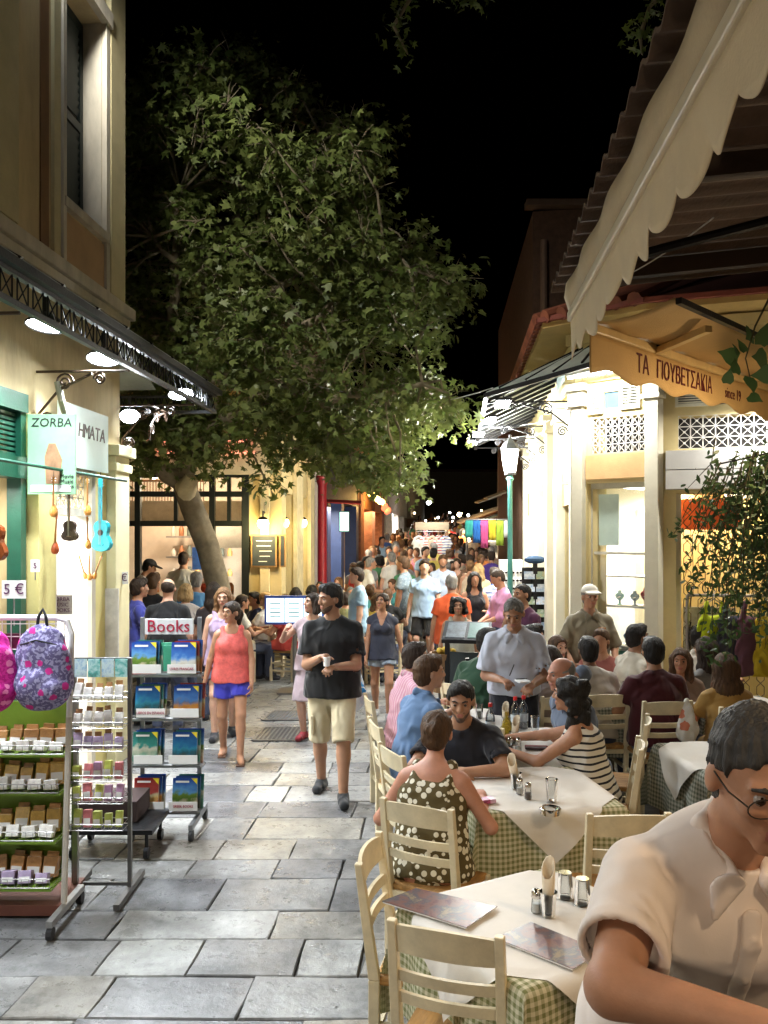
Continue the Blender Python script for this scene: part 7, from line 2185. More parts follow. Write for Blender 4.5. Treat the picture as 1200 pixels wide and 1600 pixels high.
def drape(a, half, ang, z, seed, extra=0.0, n=96, th=.0):
    """square cloth of half size `half`, turned by ang, lying on a square top of half size a and hanging down its sides"""
    r = np.random.RandomState(seed)
    g1 = np.linspace(-half, half, n)
    U, Vv = np.meshgrid(g1, g1, indexing='ij')
    ca, sa = math.cos(ang), math.sin(ang)
    X = U * ca - Vv * sa; Y = U * sa + Vv * ca
    ax, ay = np.abs(X), np.abs(Y)
    du = np.maximum(ax - a, 0); dv = np.maximum(ay - a, 0)
    sx, sy = np.sign(X), np.sign(Y)
    o_ = .018 + extra
    eu = 1 - np.exp(-du / .012); ev = 1 - np.exp(-dv / .012)
    wv = .016 * np.sin(Y * 21 + seed) * np.minimum(du / .2, 1) ** 1.2; wh = .016 * np.sin(X * 19 + seed * 2) * np.minimum(dv / .2, 1) ** 1.2
    both = (du > 0) & (dv > 0)
    px = np.where(du > 0, sx * (a + o_ * eu + wv + .05 * du), X)
    py = np.where(dv > 0, sy * (a + o_ * ev + wh + .05 * dv), Y)
    mn = np.minimum(du, dv); mx = np.maximum(du, dv)
    drop = np.where(both, np.sqrt(np.maximum(mx ** 2 - 0 * mn, 0)) + .12 * mn, mx)
    px = np.where(both, sx * (a + o_ * eu + .20 * mn), px); py = np.where(both, sy * (a + o_ * ev + .20 * mn), py)
    soft = .006
    pz = z - drop + .0015 * np.sin(X * 31 + seed) * (drop == 0)
    m = MB()
    m.v = np.stack([px, py, pz], -1).reshape(-1, 3).tolist()
    idx = np.arange(n * n).reshape(n, n)
    m.f = np.stack([idx[:-1, :-1], idx[1:, :-1], idx[1:, 1:], idx[:-1, 1:]], -1).reshape(-1, 4).tolist(); m.m = [0] * len(m.f)
    m.uv = np.stack([U, Vv], -1).reshape(-1, 2)
    return m
def table(x, y, rz, side, label, clab, wlab, gm=ging, drop=.42, wh=.56, wm=None):
    a = side / 2
    t = thing('taverna_table', label, 'table', (x, y, 0), rz, 'taverna tables')
    q = MB(); q.box((0, 0, .73), (side, side, .03)); q.build('top', wood, t)
    for sx in (-1, 1):
        for sy in (-1, 1):
            q = MB(); q.box((sx * (a - .04), sy * (a - .04), .3575), (.045, .045, .715)); q.build('leg', wood, t)
    o = drape(a, a + drop, 0, .7485, int(x * 37) % 17).build('tablecloth', gm, None, 180); place(o, (x, y, 0), rz); tag(o, clab, 'tablecloth', 'checked tablecloths')
    o = drape(a, wh, R(45), .7525, int(y * 31) % 13, .026).build('overlay_cloth', wm or white_cloth, None, 180); place(o, (x, y, 0), rz); tag(o, wlab, 'tablecloth', 'white overlay cloths')
table(.585, 3.24, R(30), .74, 'square table laid with menus beside the bending waiter', 'green gingham cloth on the menu table', 'white overlay cloth under the menus', wh=.455)
table(.83, 4.92, R(9), .80, 'square table of the woman in the spotted top and the bearded man', 'green gingham cloth under the bearded man and spotted top woman', 'white overlay cloth with cigarette pack on it', wh=.475)
table(.98, 6.02, R(5), .78, 'square table with water bottles beside the striped woman', 'green gingham cloth on the table with water bottles', 'white overlay cloth under the water bottles', wh=.47)
table(.62, 6.80, R(4), .64, 'square table of the men in blue and pink shirts', 'green gingham cloth on the table of the blue and pink shirted men', 'white overlay cloth at the blue and pink shirted men', wh=.40)
table(2.32, 5.62, R(6), .78, 'empty square table in front of the man in maroon', 'grey checked cloth on the empty table', 'plain white overlay on the empty table', ging2, wh=.475)
table(2.15, 7.62, R(3), .8, 'square table of the man in maroon', 'grey checked cloth at the man in maroon', 'white overlay at the man in maroon', ging2, wh=.475)
table(1.42, 7.85, R(3), .7, 'square table of the brown-haired woman', 'green gingham cloth at the brown-haired woman', 'white overlay at the brown-haired woman', wh=.43)
table(3.0, 7.35, R(0), .75, 'square table of the long-haired women', 'grey checked cloth at the long-haired women', 'white overlay at the long-haired women', ging2, wh=.45)
ZT = .757
clear = mat('clear_glass', (.9, .92, .92), .05, var=.02, bump=0, trans=1.0, spec=.5)
chrome = mat('chrome', (.7, .68, .65), .15, 1, bump=0)
def tp(px, py): return on(px, py, ZT)
def shaker(px, py, c, label):
    p = tp(px, py); t = thing('shaker', label, 'shaker', p)
    q = MB(); q.lathe([(.0, 0), (.019, 0), (.021, .012), (.017, .055), (.0, .055)], p, 12); q.build('jar', glass('shaker_glass'), t, 50, world=True)
    q = MB(); q.lathe([(.0, .003), (.016, .003), (.015, .034), (0, .034)], p, 12); q.build('filling', mat('fill_' + c, (.75, .74, .72) if c == 'salt' else (.12, .10, .09), .9), t, 50, world=True)
    q = MB(); q.lathe([(.018, .055), (.020, .058), (.019, .078), (.012, .088), (0, .09)], p, 12); q.build('cap', chrome, t, 50, world=True)
def tumbler(px, py, label, up=False, group=None, h=.10, z=0):
    p = tp(px, py) + Vector((0, 0, z)); t = thing('tumbler', label, 'glass', p, group=group)
    pr = [(.0, .006), (.024, .006), (.026, .02), (.033, h), (.0345, h), (.0275, .015), (.026, 0), (0, 0)]
    if up: pr = [(r_, h - z_) for r_, z_ in reversed(pr)]
    q = MB(); q.lathe(pr, p, 16); q.build('glass', clear, t, 50, world=True)
    q = MB(); q.tube([p + Vector((.0338 * math.cos(a * .3927), .0338 * math.sin(a * .3927), (0 if up else h))) for a in range(17)], .0014, 4); q.build('rim', chrome, t, 60, world=True)
def napkin(px, py, label, h=.19, lean=0):
    p = tp(px, py); t = thing('napkin_glass', label, 'napkins', p)
    q = MB(); q.lathe([(.0, .006), (.024, .006), (.033, .09), (.0345, .09), (.026, 0), (0, 0)], p, 14); q.build('glass', clear, t, 50, world=True)
    q = MB(); vs = []; n = 12
    for i in range(n + 1):
        a = 2 * math.pi * i / n * 1.1
        r_ = .023
        hh = h * (.82 + .18 * math.cos(a - 1.2))
        vs += [p + Vector((r_ * math.cos(a) * .6, r_ * math.sin(a) * .6, .008)), p + Vector((r_ * math.cos(a) * 1.05 + lean * hh * .5, r_ * math.sin(a) * 1.0, hh * .6)), p + Vector((r_ * math.cos(a) * 1.15 + lean * hh, r_ * math.sin(a) * .9, hh))]
    q.add(vs, [f for i in range(n) for f in ((i * 3, i * 3 + 3, i * 3 + 4, i * 3 + 1), (i * 3 + 1, i * 3 + 4, i * 3 + 5, i * 3 + 2))])
    o = q.build('rolled_napkin', mat('napkin_paper', (.70, .60, .45), .85, var=.06, bump=.2), t, 60, world=True); md = o.modifiers.new('t', 'SOLIDIFY'); md.thickness = .004
# menu table
shaker(838, 1425, 'salt', 'salt shaker beside the tall rolled napkin on the menu table')
napkin(857, 1430, 'tall rolled napkin standing in a glass on the menu table', .22)
tumbler(883, 1402, 'upside down tumbler behind the other on the menu table', True)
tumbler(910, 1412, 'upside down tumbler at the waiter side of the menu table', True)
def menu(pts, label):
    t = thing('menu', label, 'menu', (pts[0] + pts[2]) / 2)
    q = MB(); q.hexa([p + Vector((0, 0, .003)) for p in pts] + [p + Vector((0, 0, .008)) for p in pts]); q.build('pages', card, t, world=True)
    c = sum(pts, Vector()) / 4
    pp_ = [c + (p - c) * 1.015 for p in pts]
    q = MB(); q.hexa([p + Vector((0, 0, .0085)) for p in pp_] + [p + Vector((0, 0, .0105)) for p in pp_])
    q.build('cover', pattern('menu_print_' + label[:4], 'picture', [(.03, .02, .03), (.09, .03, .035), (.18, .09, .07), (.07, .07, .09), (.26, .20, .12), (.10, .08, .08)], 9, .34, bump=.02), t, world=True)
menu([tp(598, 1412), tp(728, 1453), tp(776, 1420), tp(650, 1392)], 'glossy menu lying at the alley corner of the menu table')
menu([tp(775, 1470), tp(895, 1518), tp(940, 1490), tp(830, 1445)], 'printed menu lying at the waiter side of the menu table')
# second table
napkin(806, 1232, 'rolled napkin in a glass on the table of the bearded man', .2, -.15)
shaker(812, 1240, 'salt', 'salt shaker on the table of the bearded man'); shaker(825, 1248, 'pepper', 'pepper shaker on the table of the bearded man')
tumbler(862, 1252, 'empty tumbler on the table of the bearded man', h=.12)
p = tp(860, 1272); t = thing('ashtray', 'clear glass ashtray on the table of the bearded man', 'ashtray', p); q = MB(); q.lathe([(0, .006), (.035, .006), (.05, .03), (.055, .03), (.048, 0), (0, 0)], p, 16); q.build('dish', clear, t, 50, world=True)
q = MB(); q.lathe([(.046, .03), (.052, .034), (.056, .03)], p, 16); q.build('rim', chrome, t, 50, world=True)
p = tp(760, 1254); t = thing('cigarette_pack', 'red and violet cigarette pack on the white overlay', 'cigarette pack', p); q = MB(); q.box(p + Vector((0, 0, .012)), (.088, .056, .022), rz=.35); q.build('box', mat('pack_red', (.35, .06, .16), .35, var=.5, vs=25), t, world=True, bevel=.002); q = MB(); q.box(p + Vector((.024, .008, .0125)), (.03, .057, .0225), rz=.35); q.build('lid', mat('pack_white', (.6, .4, .55), .35), t, world=True)
# third table
def bottle(px, py, label, h=.23, capc=(.6, .02, .02), oil=False, group=None):
    p = tp(px, py); t = thing('bottle', label, 'bottle', p, group=group)
    q = MB(); q.lathe([(0, 0), (.032, 0), (.034, .02), (.034, h * .6), (.028, h * .75), (.013, h * .86), (.012, h)], p, 14); q.build('body', mat('oil_gold', (.45, .32, .03), .1, trans=.6, bump=0) if oil else glass('pet_plastic', (.86, .9, .92), .5), t, 50, world=True)
    q = MB(); q.lathe([(.0145, h - .012), (.0145, h + .014), (0, h + .014)], p, 12); q.build('cap', mat('cap_%d' % int(capc[0] * 99), capc, .4), t, 50, world=True)
    if not oil:
        q = MB(); q.lathe([(.0346, h * .25), (.0346, h * .5)], p, 14); q.build('label', mat('bottle_label', (.6, .66, .7), .5, var=.2), t, 50, world=True)
bottle(766, 1152, 'water bottle with red cap at the bearded man side of the bottle table')
bottle(805, 1140, 'red capped water bottle beside the white napkins', group='red capped water bottles'); bottle(818, 1138, 'red capped water bottle nearest the note-taking waiter', group='red capped water bottles')
bottle(792, 1160, 'slim bottle of golden oil on the bottle table', .2, (.3, .2, .02), True)
napkin(803, 1163, 'rolled napkin in a glass on the bottle table', .2, .1); napkin(790, 1138, 'white napkins in a glass behind the oil bottle', .2, 0)
shaker(797, 1172, 'pepper', 'pepper shaker on the bottle table'); shaker(810, 1173, 'salt', 'salt shaker on the bottle table')
for i, (px, py) in enumerate(((752, 1160), (772, 1168), (836, 1145))): tumbler(px, py, 'empty tumbler on the bottle table', group='tumblers on the bottle table', h=.12)
p = tp(838, 1170); t = thing('wallet', 'dark wallet with red edge on the bottle table', 'wallet', p); q = MB(); q.box(p + Vector((0, 0, .01)), (.15, .075, .016), rz=-.1); q.build('leather', mat('dark_leather', (.05, .025, .03), .5), t, world=True, bevel=.005); q = MB(); q.box(p + Vector((.0, 0, .012)), (.152, .02, .019), rz=-.1); q.build('strap', mat('leather_red', (.25, .03, .04), .5), t, world=True)
for i, (x, y) in enumerate(((2.0, 7.5), (2.3, 7.6), (2.15, 7.8), (1.3, 7.8), (1.55, 7.9), (2.95, 7.3), (3.1, 7.5), (.6, 6.9), (.75, 6.75))):
    t = thing('tumbler', 'water tumbler on a far diners table', 'glass', (x, y, ZT), group='tumblers of the far diners')
    q = MB(); q.lathe([(.0, .006), (.024, .006), (.033, .11), (.0345, .11), (.026, 0), (0, 0)], (x, y, ZT), 12); q.build('glass', clear, t, 50, world=True)
    q = MB(); q.lathe([(.0, .007), (.024, .007), (.028, .05), (0, .05)], (x, y, ZT), 12); q.build('drink', mat('drink_pale', (.6, .6, .5), .1, trans=.5), t, 50, world=True)
# carrier bag on the maroon man's chair
s = Sdf(); s.ell(V3(0, 0, -.17), (.085, .045, .11), k=.03); s.ell(V3(0, 0, -.08), (.05, .03, .08), k=.03)
for sg in (-1, 1): s.cap(V3(sg * .03, 0, -.05), V3(sg * .005, .01, .05), .014, .008, .015)
s.nz = folds(.006, 45, 2); v, f = s.mesh(.008)
o = bpy.data.objects.new('carrier_bag', npmesh('carrier_bag', v, f, pattern('bag_print', 'floral', [(.72, .70, .66), (.6, .2, .12), (.75, .73, .70)], 7, .4))); COL.objects.link(o); o.location = (2.37, 6.70, .85); PM[o.name] = Matrix.Translation(o.location); tag(o, 'white plastic carrier bag hanging on the chair of the man in maroon', 'bag')
# lectern with menus, side board with produce
lx, ly = (728 - 600) / F * 9.1, 9.1
t = thing('menu_lectern', 'black lectern with open menu and chalk panels among the tables', 'lectern', (lx, ly, 0), R(-12))
M_ = Matrix.Identity(4)
q = MB(); q.hexa([(-.24, -.16, 1.06), (.26, -.16, 1.06), (.26, .16, 1.22), (-.24, .16, 1.22), (-.24, -.16, 1.10), (.26, -.16, 1.10), (.26, .16, 1.26), (-.24, .16, 1.26)]); q.build('top', iron, t)
for sx in (-.2, .22):
    q = MB(); q.box((sx, .02, .55), (.05, .06, 1.10)); q.build('post', iron, t)
q = MB(); q.box((.01, .0, .55), (.36, .03, .8)); q.build('panel', mat('slate'), t)
q = MB(); q.hexa([(-.20, -.13, 1.115), (0, -.13, 1.115), (0, .13, 1.245), (-.20, .13, 1.245), (-.20, -.13, 1.122), (0, -.13, 1.122), (0, .13, 1.252), (-.20, .13, 1.252)]); q.build('menu_page', mat('page_dark', (.10, .12, .14), .4, var=.6, vs=14), t)
q = MB(); q.hexa([(.03, -.13, 1.115), (.23, -.13, 1.115), (.23, .13, 1.245), (.03, .13, 1.245), (.03, -.13, 1.122), (.23, -.13, 1.122), (.23, .13, 1.252), (.03, .13, 1.252)]); q.build('menu_page', mat('page_green', (.04, .12, .10), .35, var=.3), t)
t = thing('chalk_stand', 'black framed board standing right of the lectern', 'board', ((772 - 600) / F * 8.6, 8.6, 0))
bx = (772 - 600) / F * 8.6
q = MB(); q.box((bx - .05, 8.6, .6), (.42, .04, .62)); q.build('board', mat('slate'), t, world=True)
for sx in (-.27, .17):
    q = MB(); q.box((bx + sx, 8.6, .48), (.035, .05, .96)); q.build('post', iron, t, world=True)
t = thing('produce_basket', 'wicker basket of yellow fruit by the lectern', 'basket', ((695 - 600) / F * 9.3, 9.3, 0)); bx = (695 - 600) / F * 9.3
q = MB(); q.lathe([(0, .5), (.14, .5), (.17, .92), (.15, .92), (.12, .52)], (bx, 9.3, 0), 16); q.build('wicker', wood, t, world=True)
q = MB(); q.lathe([(.10, 0), (.06, .1), (.06, .5)], (bx, 9.3, 0), 12); q.build('stand', iron, t, world=True)
for i in range(9):
    a = i * .8; q = MB(); q.ball((bx + .09 * math.cos(a) * (i % 3) / 2, 9.3 + .09 * math.sin(a) * (i % 3) / 2, .93 + .02 * (i % 2)), .036, 8); q.build('fruit', mat('lemon_fruit', (.6, .42, .06), .5, orand=.2), t, 60, world=True)
# ------------------------------------------------------------ people
def P(label, loc, hd, H=1.72, skin='tan', hairc='dark', topc=None, botc=(.05, .06, .10), topm=None, botm=None, shoec=(.03, .03, .035), group=None, lhw=None, rhw=None, capm=None, beardc=None, **kw):
    sc = H / 1.75
    z0 = loc[2] if len(loc) > 2 else 0
    Mi = (Matrix.Translation((loc[0], loc[1], z0)) @ Matrix.Rotation(R(hd), 4, 'Z') @ Matrix.Scale(sc, 4)).inverted()
    if lhw is not None: kw['lh'] = tuple(Mi @ Vector(lhw))
    if rhw is not None: kw['rh'] = tuple(Mi @ Vector(rhw))
    P.n += 1
    fig = figure(seed=P.n, **kw)
    tm = topm or (cloth(topc) if topc else None); bm = botm or cloth(botc)
    nm = TOPN.get(kw.get('top', 'tee'), 'shirt'); bn = {'shorts': 'shorts', 'skirt': 'skirt', 'dress': 'skirt'}.get(kw.get('bottom', 'trousers'), 'trousers')
    o = dress(fig, label, (loc[0], loc[1], z0), hd, H, skin, hairc, tm, bm, cloth(shoec) if shoec else None, capm, group, nm, bn, beardc)
    P.fig = fig
    return o
P.n = 0
def loc_w(o, p): return PM[o.name] @ Vector(p)
# --- bending waiter in the foreground, on a low wooden step
WX, WY = .668, 1.92
t = thing('wooden_step', 'low wooden step under the bending waiter', 'step', (WX + .1, WY, 0))
for i in range(4):
    q = MB(); q.box((WX + .1, WY - .3 + i * .2, .135), (.9, .19, .05)); q.build('plank', wood, t, world=True)
for sx in (-.35, .55):
    q = MB(); q.box((WX + sx, WY, .055), (.05, .78, .11)); q.build('bearer', wood, t, world=True)
wshirt = mat('pale_pink_shirt', (.76, .66, .59), .8, var=.06, vs=5, bump=.06, bs=300, spec=.2, sheen=.2, wr=.35)
w = P('man in pale pink short-sleeved shirt and glasses bending over a table', (WX, WY, .16), 184, 1.82, 'tan', 'iron', topm=wshirt, botc=(.02, .022, .035), lod=0, top='shirt', hair='crop', lean=27, twist=4, hyaw=-4, hpitch=-20, hem=-.1, sleeve=.72, loose=1.15, girth=.95, rhw=(.611, 1.30, 1.438), lhw=at(1330, 1600, 1.5), rpole=(1, .15, -.2), curl=40, lf=(-.13, -.05, 0), rf=(.13, 0, 0))
hc, Rh = P.fig['hc'], P.fig['Rh']
Mh = Matrix(Rh.tolist()).to_4x4(); Mh.translation = Vector(hc)
m = MB()
for sg in (-1, 1):
    m.tube([Mh @ Vector((sg * .034 + .026 * math.cos(a * .4), .100, .004 + .019 * math.sin(a * .4))) for a in range(17)], .0013, 5)
    m.tube([Mh @ Vector((sg * .060, .098, .008)), Mh @ Vector((sg * .078, .06, .010)), Mh @ Vector((sg * .083, -.01, .012)), Mh @ Vector((sg * .080, -.028, -.008))], .0016, 5)
m.tube([Mh @ Vector((-.009, .102, .008)), Mh @ Vector((0, .106, .012)), Mh @ Vector((.009, .102, .008))], .0014, 5)
m.build('glasses', mat('thin_metal', (.08, .07, .06), .3, .9), w)
m = MB(); T_ = None
# buttons on the placket are hidden by the lean; the belt shows at the hem
# --- walkers near the camera
khaki = cloth((.50, .43, .29), 'khaki_cotton')
o = P('man in black tee shirt and khaki cargo shorts walking with a small white cup', (-.43, 7.19), 176, 1.80, 'olive', 'black', topc=(.012, .012, .013), botm=khaki, shoec=(.025, .026, .028), lod=1, res=.009, top='tee', bottom='shorts', legend=1.06, hair='short', beard=True, hyaw=-48, hpitch=-6, rh=(.06, .26, 1.17), lh=(-.06, .27, 1.10), curl=55, lf=(-.11, .20, 0), rf=(.12, -.20, .0), sleeve=.72, loose=1.25, girth=1.12, belly=.0)
p = loc_w(o, (.0, .36, 1.15)); t = thing('cup', 'small white cup held by the man in black tee shirt', 'cup', p); q = MB(); q.lathe([(0, -.03), (.024, -.03), (.03, .04), (.028, .04), (.02, -.02)], p, 12); q.build('cup_body', card, t, 50, world=True); q = MB(); q.lathe([(.029, .036), (.032, .04), (.029, .044)], p, 12); q.build('rim', card, t, 50, world=True)
m = MB()
for sg in (-1, 1): m.box((sg * .155, .03, .60), (.03, .13, .15))
m.build('cargo_pocket', khaki, o, bevel=.01)
coral = mat('coral_cotton', (.62, .11, .10), .8, var=.25, vs=20, bump=.4, bs=60)
o = P('woman in coral sleeveless top and blue shorts walking past the book rack', (-1.49, 8.42), 186, 1.55, 'tan', 'dark', topm=coral, botc=(.05, .05, .42), shoec=None, lod=1, res=.009, fem=True, top='tank', bottom='shorts', legend=.52, hair='tail', hyaw=-40, lf=(-.1, .20, 0), rf=(.11, -.18, .0), lh=(-.22, .16, .86), rh=(.30, .02, .84), shoes=False, girth=1.05, hem=-.07)
m = MB()
for (Hp, K, A, fd, ft) in P.fig['legs']:
    m2 = MB(); c = Vector(A) + Vector(fd) * .05; m2.box((c.x, c.y, ft[2] + .008), (.085, .25, .018)); m2.build('flip_flop', mat('sandal', (.10, .05, .03), .7), o)
m = MB(); m.tube([(.13, -.02, 1.42), (.08, .115, 1.3), (-.02, .13, 1.12), (-.15, .10, .95)], .006, 5); m.build('bag_strap', mat('tan_leather', (.3, .15, .06), .6), o)
P('blonde woman in lilac top just behind the woman in coral', (-1.75, 9.35), 190, 1.63, 'pale', 'light', topc=(.38, .28, .42), botc=(.1, .1, .14), lod=1, fem=True, top='tank', hair='long', bottom='shorts', legend=.6, hyaw=-8, rf=(.1, .2, 0), lf=(-.1, -.1, 0))
P('woman in lavender dress behind the man in black, one hand raised', (-.76, 9.2), 165, 1.58, 'pale', 'dark', topc=(.42, .33, .36), botc=(.42, .33, .36), shoec=(.3, .04, .05), lod=1, fem=True, top='tee', bottom='dress', hair='bob', hyaw=-40, hpitch=8, rh=(.26, .22, 1.32), sleeve=.3)
denim = cloth((.30, .36, .44), 'denim_pale')
P('woman in navy sleeveless blouse and denim shorts walking towards us', (-.02, 10.3), 176, 1.50, 'tan', 'dark', topc=(.045, .05, .075), botm=denim, shoec=(.35, .35, .36), lod=1, fem=True, top='vneck', sleeve=.05, bottom='shorts', legend=.42, hair='bun', hyaw=-25, hpitch=12, lf=(-.1, .18, 0), rf=(.1, -.15, 0), rh=(.22, .14, .84), lh=(-.3, .0, .84))
s = Sdf(); s.ell(V3(0, 0, -.2), (.10, .06, .14), k=.03); s.cap(V3(0, 0, -.1), V3(0, 0, .06), .03, .012, .03); s.nz = folds(.006, 40, 3); v, f = s.mesh(.012)
o = bpy.data.objects.new('carrier_bag', npmesh('carrier_bag', v, f, pattern('bag_blue', 'floral', [(.6, .68, .74), (.03, .25, .6), (.7, .75, .78)], 6, .4))); COL.objects.link(o); o.location = (-.26, 7.6, .98); PM[o.name] = Matrix.Translation(o.location); tag(o, 'pale blue plastic carrier bag hanging behind the man in black', 'bag')
# --- diners, near tables
spots = pattern('spotted_cotton', 'spots', [(.10, .075, .03), (.70, .66, .54)], 26)
o = P('woman in brown and white spotted halter top seated with her back turned', (.24, 4.40), -16, 1.66, 'red', 'brown', topm=spots, botm=spots, lod=1, res=.008, fem=True, sit=True, top='tank', bottom='skirt', hair='bun', lean=10, hpitch=-14, rh=(.22, .34, .80), lh=(-.22, .32, .80), girth=1.05)
o = P('bearded man in dark two-tone tee shirt leaning on his arms at the table', (.53, 5.52), 166, 1.74, 'olive', 'black', topc=(.018, .018, .024), botc=(.03, .04, .06), lod=1, res=.008, sit=True, top='tee', hair='short', beard=True, lean=20, hpitch=-12, hyaw=6, rh=(.02, .42, .80), lh=(-.06, .46, .80), rpole=(1, -.2, -.1), lpole=(-1, -.2, -.1), girth=1.05, sleeve=.75)
m = MB(); c = P.fig
o = P('man in blue shirt seated facing the alley tables', (.20, 6.0), -62, 1.76, 'pale', 'brown', topc=(.10, .17, .30), lod=1, sit=True, top='shirt', sleeve=1.4, hair='short', lean=10, hyaw=-12)
o = P('man in pink striped shirt seated behind the man in blue', (.15, 6.95), -72, 1.72, 'tan', 'dark', topm=pattern('pink_stripe', 'vstripes', [(.62, .30, .40), (.72, .50, .56)], 40), lod=1, sit=True, top='shirt', sleeve=1.3, hair='short', lean=8)
strp = pattern('bw_stripe', 'stripes', [(.66, .62, .54), (.02, .02, .024)], 24)
o = P('woman with dark curly hair in black and white striped top reaching across the table', (1.33, 5.47), 62, 1.68, 'tan', 'black', topm=strp, botm=strp, lod=1, res=.008, fem=True, sit=True, top='tank', bottom='skirt', hair='curly', hlen=.34, lean=12, rh=(.06, .62, .86), lh=(-.16, .55, .83), girth=1.15)
o = P('bald man in grey blue shirt holding a hand to his face', (1.44, 6.2), 110, 1.74, 'red', 'grey', topc=(.13, .16, .22), lod=1, sit=True, top='shirt', sleeve=1.2, hair='bald', lean=14, hpitch=-5, rh=(.07, .19, 1.10), lh=(-.2, .36, .8), rdir=(-.2, .1, 1), curl=20)
o = P('grey-haired waiter in pale blue shirt writing on a notepad', (1.06, 6.98), 172, 1.72, 'olive', 'salt', topm=cloth((.50, .53, .62), 'oxford_blue'), botc=(.02, .02, .024), lod=1, res=.008, top='shirt', hair='crop', hem=.0, lean=8, hpitch=-26, hyaw=-6, rh=(.10, .30, 1.08), lh=(-.14, .31, 1.05), curl=50, sleeve=.85, loose=1.6, girth=1.05)
p = loc_w(o, (-.06, .38, 1.09)); t = thing('notepad', 'white notepad in the hand of the grey-haired waiter', 'notepad', p); q = MB(); q.box(p, (.09, .11, .012), rz=.2); q.build('pad', card, t, world=True); q = MB(); q.box(p + Vector((0, .05, .008)), (.088, .012, .006), rz=.2); q.build('binding', ink, t, world=True)
p = loc_w(o, (.04, .38, 1.13)); q = MB(); q.tube([p, p + Vector((.03, -.03, .09))], .0045, 6); tag(q.build('pen', ink), 'dark pen in the hand of the grey-haired waiter', 'pen')
o = P('man in dark green shirt seated with his back half turned', (.83, 7.62), -35, 1.78, 'olive', 'black', topc=(.02, .055, .03), lod=1, sit=True, hair='short', lean=14, girth=1.15)
# --- diners, right group
P('man in maroon tee shirt seated with his back to us', (2.22, 6.98), 2, 1.76, 'olive', 'black', topc=(.06, .012, .016), lod=1, sit=True, hair='short', lean=6, girth=1.12)
P('woman with long brown hair facing us across from the man in maroon', (2.62, 7.62), 168, 1.58, 'tan', 'brown', topc=(.22, .15, .11), lod=1, sit=True, fem=True, hair='long', lean=12, hyaw=-10, rh=(.12, .3, .86), lh=(-.1, .32, .8))
P('bearded man in white shirt seated looking to the shop side', (2.30, 8.05), -70, 1.76, 'olive', 'black', topc=(.66, .62, .52), lod=1, sit=True, hair='short', beard=True, lean=6)
P('man in white shirt seated beside the grille', (2.94, 8.12), -62, 1.74, 'tan', 'black', topc=(.66, .62, .55), lod=1, sit=True, top='shirt', hair='short', lean=6)
P('man in pale tee shirt with black hair seated with his back to us', (1.78, 7.28), 4, 1.72, 'dark', 'black', topc=(.52, .48, .42), lod=1, sit=True, hair='short', lean=12)
P('woman with very long brown hair seated with her back to us', (2.70, 6.72), 0, 1.64, 'tan', 'brown', topc=(.34, .2, .06), lod=1, sit=True, fem=True, hair='long', hlen=.42, lean=5)
P('woman with long dark hair behind the one with very long brown hair', (2.93, 7.65), 30, 1.66, 'pale', 'dark', topc=(.2, .2, .2), lod=1, sit=True, fem=True, hair='long', lean=5)
P('person with short grey-brown hair seated facing us at the brown-haired woman table', (1.60, 8.15), 205, 1.62, 'pale', 'brown', topc=(.3, .25, .22), lod=1, sit=True, fem=True, hair='bob', lean=6)
P('woman with long brown hair seated with her back to us behind the note-taking waiter', (1.42, 7.18), 8, 1.64, 'tan', 'dark', topc=(.25, .2, .18), lod=1, sit=True, fem=True, hair='long', hlen=.36, lean=8)
P('man with black hair in cream top seated facing the white shop', (1.34, 8.2), -78, 1.74, 'red', 'black', topc=(.6, .55, .45), lod=1, sit=True, hair='short', lean=6)
P('person with reddish brown hair just behind the bearded man in white', (2.12, 8.35), 150, 1.66, 'tan', 'brown', topc=(.3, .1, .08), lod=2, sit=True, hair='short')
capw = mat('cap_cream', (.62, .58, .50), .8)
o = P('vendor in olive shirt and pale cap standing at the bright shop window', (2.06, 8.62), 186, 1.70, 'tan', 'grey', topc=(.23, .20, .14), lod=1, top='shirt', hair='crop', cap=True, capm=capw, sleeve=.95, loose=1.5, lh=(-.2, .22, 1.0), rh=(.24, .2, .95))
p = loc_w(o, (-.09, .165, 1.28)); m = MB(); m.box((-.085, .15, 1.26), (.07, .02, .11)); m.build('orange_badge', mat('badge', (.65, .25, .06), .5, var=.5, vs=30), o)
# --- middle distance, standing
def M2(label, px, d, hd, H, **kw):
    kw.setdefault('lod', 2); return P(label, ((px - 600) / F * d, d, gz(d)), hd, H, **kw)
M2('woman with curly dark hair in pale sleeveless top behind the lectern', 716, 9.75, 175, 1.50, skin='olive', hairc='black', topc=(.38, .38, .32), fem=True, top='tank', hair='curly', hlen=.16, girth=1.2, lod=1)
M2('man in orange polo shirt seen from behind', 706, 11.0, 8, 1.70, skin='tan', hairc='grey', topc=(.62, .10, .03), botc=(.1, .1, .12), hair='crop', girth=1.15)
M2('man in sky blue tee shirt standing in profile behind the man in black', 560, 12.2, 100, 1.74, skin='pale', hairc='dark', topc=(.30, .46, .60), botc=(.3, .33, .4), hair='short')
M2('man in speckled grey tee shirt and grey shorts walking in profile', 632, 14.6, 70, 1.84, skin='tan', hairc='brown', topm=pattern('speckle_grey', 'floral', [(.22, .28, .32), (.30, .36, .40), (.16, .2, .24)], 20), botc=(.10, .11, .12), bottom='shorts', legend=.95, hair='short', lf=(-.1, .3, 0), rf=(.1, -.2, 0))
M2('man in light blue tee shirt with red print and black shorts', 664, 14.0, 160, 1.80, skin='pale', hairc='dark', topc=(.34, .48, .66), botc=(.012, .012, .014), bottom='shorts', legend=.9, hair='short', hyaw=20)
M2('young man in white and blue football shirt walking towards us', 692, 16.5, 178, 1.82, skin='tan', hairc='brown', topc=(.45, .52, .66), botc=(.1, .12, .3), hair='short', beard=True, hpitch=-8)
